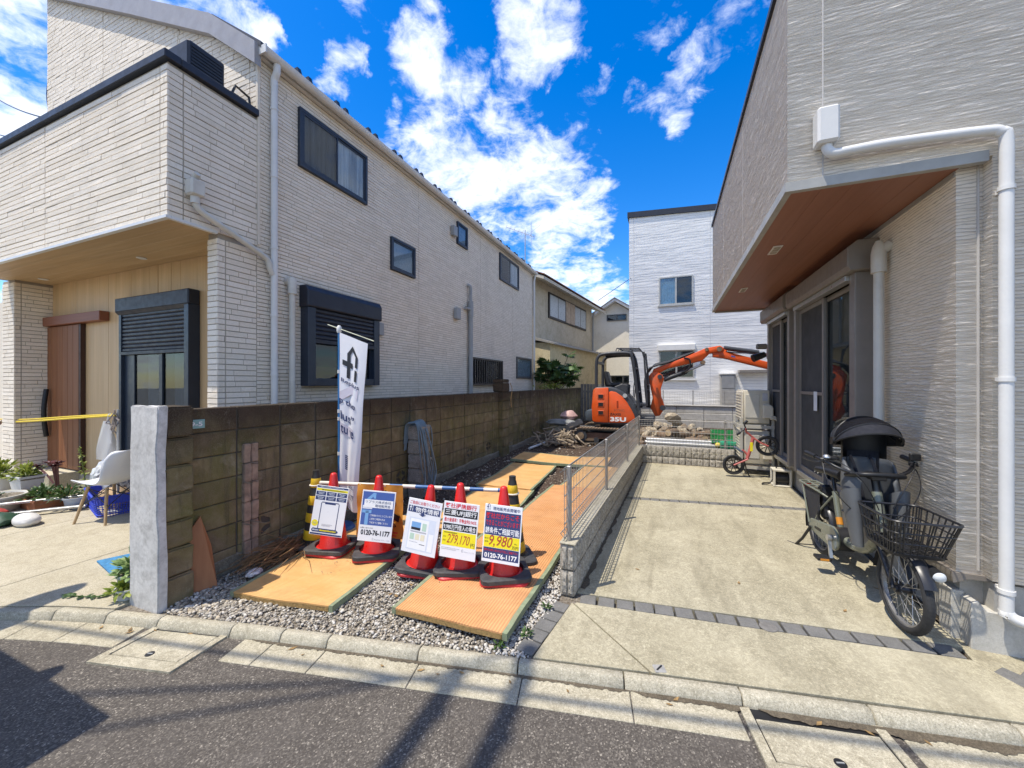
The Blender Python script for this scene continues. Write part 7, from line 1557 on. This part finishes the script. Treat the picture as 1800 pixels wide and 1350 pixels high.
# blue laundry basket
lb = thing('blue_basket', 'bright blue plastic mesh basket behind the white chair', 'basket', (-6.52,2.66,0), -.25); BLUEP = pm('basket_blue', (.04,.07,.52), .4, .1)
def bl(h): return .34+.05*h, .19+.04*h, .25*h
for h in (0,.12,.9,1.0): 
    w, d, z = bl(h); pts = [(x,y,z) for x,y,_ in ringp(0,-w,w,d,.06)]; MB().tube(pts, .011 if h > .95 else .007, 6, closed=True).build('rim', BLUEP, lb, local=True, smooth=50)
lt = MB()
for i in range(56):
    a = 2*math.pi*i/56
    def pt(h, a=a): w, d, z = bl(h); c, s_ = math.cos(a), math.sin(a); k = (abs(c)**5+abs(s_)**5)**(-.2); return (c*k*w, s_*k*d, z)
    lt.tube([pt(0), pt(1)], .005, 4, cap=False)
for h in np.linspace(.1,.6,6): lt.tube([(lambda w,d,z: (math.cos(a)*(abs(math.cos(a))**5+abs(math.sin(a))**5)**(-.2)*w, math.sin(a)*(abs(math.cos(a))**5+abs(math.sin(a))**5)**(-.2)*d, z))(*bl(h)) for a in np.linspace(0,6.283,49)[:-1]], .005, 4, closed=True)
stuff(lt.build('lattice', BLUEP, lb, local=True, norm=False)); b = MB(); w, d, z = bl(.62); 
rows = [[(lambda w,d,z: (math.cos(a)*(abs(math.cos(a))**5+abs(math.sin(a))**5)**(-.2)*w*.995, math.sin(a)*(abs(math.cos(a))**5+abs(math.sin(a))**5)**(-.2)*d*.995, z))(*bl(h)) for a in np.linspace(0,6.283,49)[:-1]] for h in (.62,.98)]; b.sheet(rows, closed=True); b.build('upper_wall', BLUEP, lb, local=True, smooth=60)
crumple('basket_laundry', 'tan cloth bundle inside the blue basket', 'cloth', (-6.52,2.66,.06), .22,.13,.11, pm('cloth_tan', (.44,.31,.18), .85, .2), 15, .5)
crumple('rubbish_bag', 'grey white knotted rubbish bag behind the white chair', 'rubbish bag', (-7.05,2.80,.0), .19,.15,.28, pm('bag_silver', (.52,.53,.54), .28, .25, 10), 17, .7, 4)
crumple('dark_bag', 'dull grey bag slumped beside the rubbish bag', 'bag', (-6.72,2.86,.0), .16,.12,.26, pm('bag_dark', (.24,.235,.23), .4, .25, 10), 19, .7, 4)
# planters
def pot(label, x, y, r0, r1, h, mat, z=0, square=False, name='plant_pot'):
    t = thing(name, label, 'plant pot', (x,y,z))
    if square: b = MB(); b.add([(s_[0]*r0,s_[1]*r0*.6,0) for s_ in ((-1,-1),(1,-1),(1,1),(-1,1))]+[(s_[0]*r1,s_[1]*r1*.6,h) for s_ in ((-1,-1),(1,-1),(1,1),(-1,1))], [(3,2,1,0),(0,1,5,4),(1,2,6,5),(2,3,7,6),(3,0,4,7)]); b.box(-r1*1.05,r1*1.05,-r1*.65,-r1*.58,h-.02,h).box(-r1*1.05,r1*1.05,r1*.58,r1*.65,h-.02,h); b.build('pot', mat, t, local=True); MB().box(-r1*.97,r1*.97,-r1*.57,r1*.57,h-.05,h-.03).build('soil', bpy.data.materials['soil'], t, local=True)
    else: MB().lathe([(r0,0),(r1*.97,h*.88),(r1*1.06,h*.89),(r1*1.06,h),(r1*.96,h),(r1*.92,h*.9)], 24, cap=False).build('pot', mat, t, local=True, smooth=40); MB().lathe([(.002,h*.9),(r1*.93,h*.9)], 20, cap=False).build('soil', bpy.data.materials['soil'], t, local=True); MB().lathe([(.002,.002),(r0,.002)], 20, cap=False).build('pot_base', mat, t, local=True)
    return t
def tuft(parent, c, n, r, h, l, w, mat, seed, up=.8, stems=True):
    rr = random.Random(seed); lv = []; sm = MB()
    for i in range(n):
        d = rdir(rr, up); p = Vector(c)+Vector((d.x*r*rr.random(), d.y*r*rr.random(), abs(d.z)*h*rr.random()))
        lv.append((p, d, Vector((0,0,1))+rdir(rr)*.5, l*rr.uniform(.6,1.2), w, rr.random(), 1))
        if i % 6 == 0: sm.tube([Vector(c)-Vector((0,0,.02)), p], .0025, 4, cap=False)
    leaf_cloud('foliage', mat, lv, parent); sm.build('stems', pm('green_stem', (.10,.14,.04), .6), parent)
PWH = pm('pot_white', (.56,.56,.55), .45, .08); TERR = pm('terracotta', (.34,.13,.06), .75, .15); PGR = pm('pot_grey', (.36,.38,.40), .5, .1)
p = pot('white square planter with yellow green leaves by the porch step', -8.05, 2.38, .15, .19, .20, PWH, .16, True); tuft(p, (-8.05,2.38,.34), 130, .16, .16, .09, .035, LEAF_Y, 1)
p = pot('white bowl planter overflowing with yellow green leaves at the far left', -8.55, 2.28, .14, .20, .19, PWH, .13); tuft(p, (-8.55,2.28,.32), 160, .2, .2, .11, .04, LEAF_Y, 2)
p = pot('large off-white round bowl low at the left edge', -7.75, 2.04, .19, .25, .20, pm('pot_cream', (.52,.50,.44), .5, .1), 0); tuft(p, (-7.75,2.04,.18), 30, .1, .05, .05, .02, LEAF_D, 12)
p = pot('brown terracotta trough with low green plants', -7.45, 2.33, .20, .22, .14, TERR, 0, True); tuft(p, (-7.42,2.33,.15), 170, .22, .12, .08, .03, LEAF, 3)
p = pot('dented grey metal pot left of the blue basket', -7.02, 2.50, .10, .13, .15, PGR, 0); tuft(p, (-7.15,2.45,.14), 110, .16, .12, .10, .022, LEAF, 4)
p = pot('small brown pot holding dark red succulents on tall stems', -7.72, 2.56, .10, .12, .15, TERR, 0); s_m = MB(); lv = []; rr = random.Random(6)
for (x, z) in ((-8.02,.45),(-7.62,.53),(-7.42,.54),(-7.50,.50)):
    tip = Vector((x, 2.46, z)); s_m.tube(bez((-7.72+rr.uniform(-.05,.05),2.56,.12), ((x-7.72)/2,2.5,z-.05), tip, 7), [.012]*8, 6)
    for k in range(22): a = k*2.4; d = Vector((math.cos(a), math.sin(a), .25+rr.random()*.5)); lv.append((tip, d, Vector((0,0,1)), .085, .036, rr.random(), 1))
s_m.build('stems', pm('succulent_stem', (.14,.06,.06), .6), p); leaf_cloud('rosettes', m_leaf('dark_red_leaf', (.045,.012,.014), (.13,.03,.035), .1), lv, p)
p = pot('dark pot with a tall straggly flowering weed by the timber wall', -7.10, 2.62, .09, .11, .13, pm('pot_black', (.04,.04,.04), .6), 0); lv = []; rr = random.Random(16); top = Vector((-6.86,2.46,.80)); base = Vector((-7.10,2.62,.12)); mb_ = MB(); mb_.tube(bez(base, (-7.02,2.55,.5), top, 8), [.006]*9, 5); mb_.build('stem', pm('green_stem', (.10,.14,.04), .6), p)
for k in range(60): t_ = rr.random(); c = bez(base, (-7.02,2.55,.5), top, 20)[int(t_*20)]; lv.append((c, rdir(rr,.1), Vector((0,0,1)), .09*(1.2-t_*.8), .02, rr.random(), 1))
leaf_cloud('foliage', LEAF_Y, lv, p)
fr_ = thing('aluminium_rails', 'two pale metal rails lying in front of the planters', 'rails', (-7.3,2.1,0))
MB().bar((-7.62,1.86,.13),(-6.98,2.60,.14),.05,.03).build('rail', ALU, fr_, bevel=.004); MB().bar((-7.40,1.80,.05),(-6.80,2.50,.055),.06,.03).build('rail', ALU, fr_, bevel=.004)
for p0 in ((-7.5,1.9),(-7.0,2.45)): MB().box(p0[0]-.05,p0[0]+.05,p0[1]-.05,p0[1]+.05,0,.035).build('support_block', RETAIN, fr_); 
crumple('white_stone', 'smooth white stone ornament on the forecourt concrete', 'stone', (-6.70,1.98,-.01), .16,.10,.075, pm('stone_white', (.62,.60,.57), .4, .1, 8), 23, .12)
crumple('green_cloth', 'dark green cover heaped at the left edge of the forecourt', 'cloth', (-6.98,1.86,0), .20,.13,.07, pm('cover_green', (.02,.06,.035), .5, .3, 20), 25, .6)
crumple('red_cloth', 'small red cloth beside the green cover', 'cloth', (-7.25,1.92,0), .10,.08,.07, pm('cloth_red', (.35,.05,.04), .7, .3, 20), 26, .5)
bm2 = tag(MB().add([(-4.72,1.80,.006),(-4.28,1.72,.006),(-4.30,2.02,.006),(-4.62,2.02,.006),(-4.72,1.80,.018),(-4.28,1.72,.018),(-4.30,2.02,.018),(-4.62,2.02,.018)], [(3,2,1,0),(4,5,6,7),(0,1,5,4),(1,2,6,5),(2,3,7,6),(3,0,4,7)]).build('blue_mat', pm('mat_blue', (.05,.20,.38), .7, .3, 40, bump=.8, bscale=60)), 'flat blue plastic mat on the concrete behind the white pillar', 'mat')
p = pot('pale green pot with trailing leaves at the foot of the white pillar', -3.80, 1.66, .075, .10, .16, pm('pot_palegreen', (.42,.47,.40), .5, .1), 0); tuft(p, (-3.80,1.66,.15), 120, .11, .14, .085, .035, m_leaf('pale_leaf', (.14,.24,.07), (.34,.44,.18)), 8)
p = pot('small white pot of yellow green leaves beside the kerb', -3.74, 1.60, .06, .075, .08, PWH, 0); tuft(p, (-3.74,1.58,.06), 70, .10, .05, .07, .03, LEAF_Y, 9)
iv = thing('trailing_ivy', 'thin ivy runner creeping over the kerb from the pots', 'ivy', (-3.95,1.5,0)); lv = []; rr = random.Random(14); path = smooth_path([(-3.78,1.62,.03),(-3.88,1.55,.012),(-3.98,1.49,.012),(-4.10,1.45,.012),(-4.22,1.42,.012)],6); MB().tube(path, .003, 4).build('runner', pm('green_stem', (.10,.14,.04), .6), iv)
for q in path[::1]: lv.append((q, Vector((rr.gauss(0,1),rr.gauss(0,1),.25)), Vector((0,0,1)), .045, .03, rr.random(), 1))
leaf_cloud('foliage', LEAF, lv, iv)
# weeds at the edge of the setts
for (x, y, n_, lab) in ((-.83,2.30,9,'tiny green weed between the gravel and the setts'),(-.80,2.62,8,'tiny green weed beside the low wall end'),(-.95,2.14,10,'small green weed at the corner of the front right mat')):
    t = thing('weed', lab, 'weed', (x,y,0)); rr = random.Random(int(x*100)+n_); leaf_cloud('foliage', LEAF, [(Vector((x,y,.012))+rdir(rr)*.02, rdir(rr,.6), Vector((0,0,1)), .035, .018, rr.random(), 1) for _ in range(n_*2)], t)

# ------------------------------------------------------------------ street furniture behind the camera (its shadows fall into view; the board is made up for its shadow) and cables
GP = pm('pole_concrete', (.40,.39,.36), .8, .1, 3); up_ = thing('utility_pole', 'concrete utility pole with steel crossarms behind the viewpoint', 'utility pole', (-3.7,-2.3,0))
MB().tube([(-3.7,-2.3,-.2),(-3.7,-2.3,5),(-3.7,-2.3,9.5)], [.17,.145,.11], 20).build('pole', GP, up_, smooth=50)
MB().box(-3.36,-3.27,-2.6,-.06,7.0,7.09).build('crossarm', GALV, up_); MB().box(-3.00,-2.91,-2.6,.22,7.0,7.09).build('crossarm', GALV, up_); MB().bar((-3.7,-2.3,6.9),(-2.95,-2.2,7.0),.08,.08).build('arm_brace', GALV, up_)
for i in range(4):
    for x in (-3.315,-2.955): MB().lathe([(.02,0),(.045,.03),(.03,.06),(.045,.09),(.02,.12)], 12, Matrix.Translation((x,-2.2+i*.6,7.09))).build('insulator', WHITEP, up_, smooth=40)
MB().cyl((-4.1,-2.3,5.6),(-4.1,-2.3,6.5),.28,n=20).build('transformer', GREYP, up_, smooth=40)
for k, (pa, pb, r) in enumerate((((-11,-3.6,6.6),(-3.315,-.12,7.05),.020),((-11,-5.2,6.6),(-2.955,.16,7.05),.018),((-12,-1.62,5.2),(8,2.66,5.2),.020))):
    A_, Bb = Vector(pa), Vector(pb); tag(MB().tube([A_.lerp(Bb, t_)-Vector((0,0,(.10 if k == 2 else .35)*4*t_*(1-t_))) for t_ in np.linspace(0,1,30)], r, 6).build('street_cable', BLACK), ['upper overhead cable along the street','second overhead cable along the street','thick lower overhead cable along the street'][k], 'cable')
tm_ = thing('traffic_mirror', 'orange post with two round convex traffic mirrors across the street', 'traffic mirror', (-4.9,-.05,0)); MB().cyl((-4.9,-.05,0),(-4.9,-.05,2.7),.038,n=14).build('post', pm('post_orange', (.58,.20,.03), .4), tm_)
for c_, r_ in (((-5.05,.48,2.55),.36),((-4.0,.20,2.35),.22)):
    M = Matrix.Translation(c_) @ Matrix.Rotation(R_(55),4,'Y'); MB().lathe([(.01,.05),(r_*.6,.035),(r_,0),(r_*1.04,-.02),(r_*.9,-.05),(.01,-.06)], 28, M).build('mirror', ALU, tm_, smooth=40); MB().tube([(-4.9,-.05,c_[2]-.1), c_], .02, 6).build('bracket', GALV, tm_)
nb_ = thing('shadow_board', 'unseen grey roofed board made up to cast a shadow onto the road', 'shadow caster', (-3.9,-.1,0)); MB().box(-4.9,-3.18,-.42,.47,1.86,1.93).build('roof_plate', GREYP, nb_, bevel=.01); MB().box(-4.8,-3.3,-.38,-.30,.8,1.86).build('board', GREYP, nb_)  # made-up object behind the camera, added to cast a dark corner on the road
for x in (-4.7,-3.4): MB().cyl((x,-.34,0),(x,-.34,.8),.04,n=10).build('leg', GALV, nb_)
for k, (pa, pb) in enumerate((((-9.58,3.2,6.05),(-18,4.6,9.9)),((-9.58,3.2,5.8),(-18,4.6,8.8)))): A_, Bb = Vector(pa), Vector(pb); tag(MB().tube([A_.lerp(Bb, t_)-Vector((0,0,.5*t_*(1-t_))) for t_ in np.linspace(0,1,16)], .014, 5).build('service_cable', BLACK), ['upper service cable reaching the left house wall','lower service cable reaching the left house wall'][k], 'cable')
MB().tube(smooth_path([(-9.6,3.2,6.0),(-10.1,3.25,6.9),(-10.35,3.3,6.7),(-10.0,3.25,6.1),(-9.6,3.2,5.7)],5), .012, 5).build('cable_loop', BLACK, LH)
tag(MB().tube([Vector((-3.2,19,5.6)).lerp(Vector((-1.4,15.97,5.75)), t_) for t_ in np.linspace(0,1,8)], .012, 4).build('drop_wire', BLACK), 'thin wire running to the corner of the white house', 'cable')
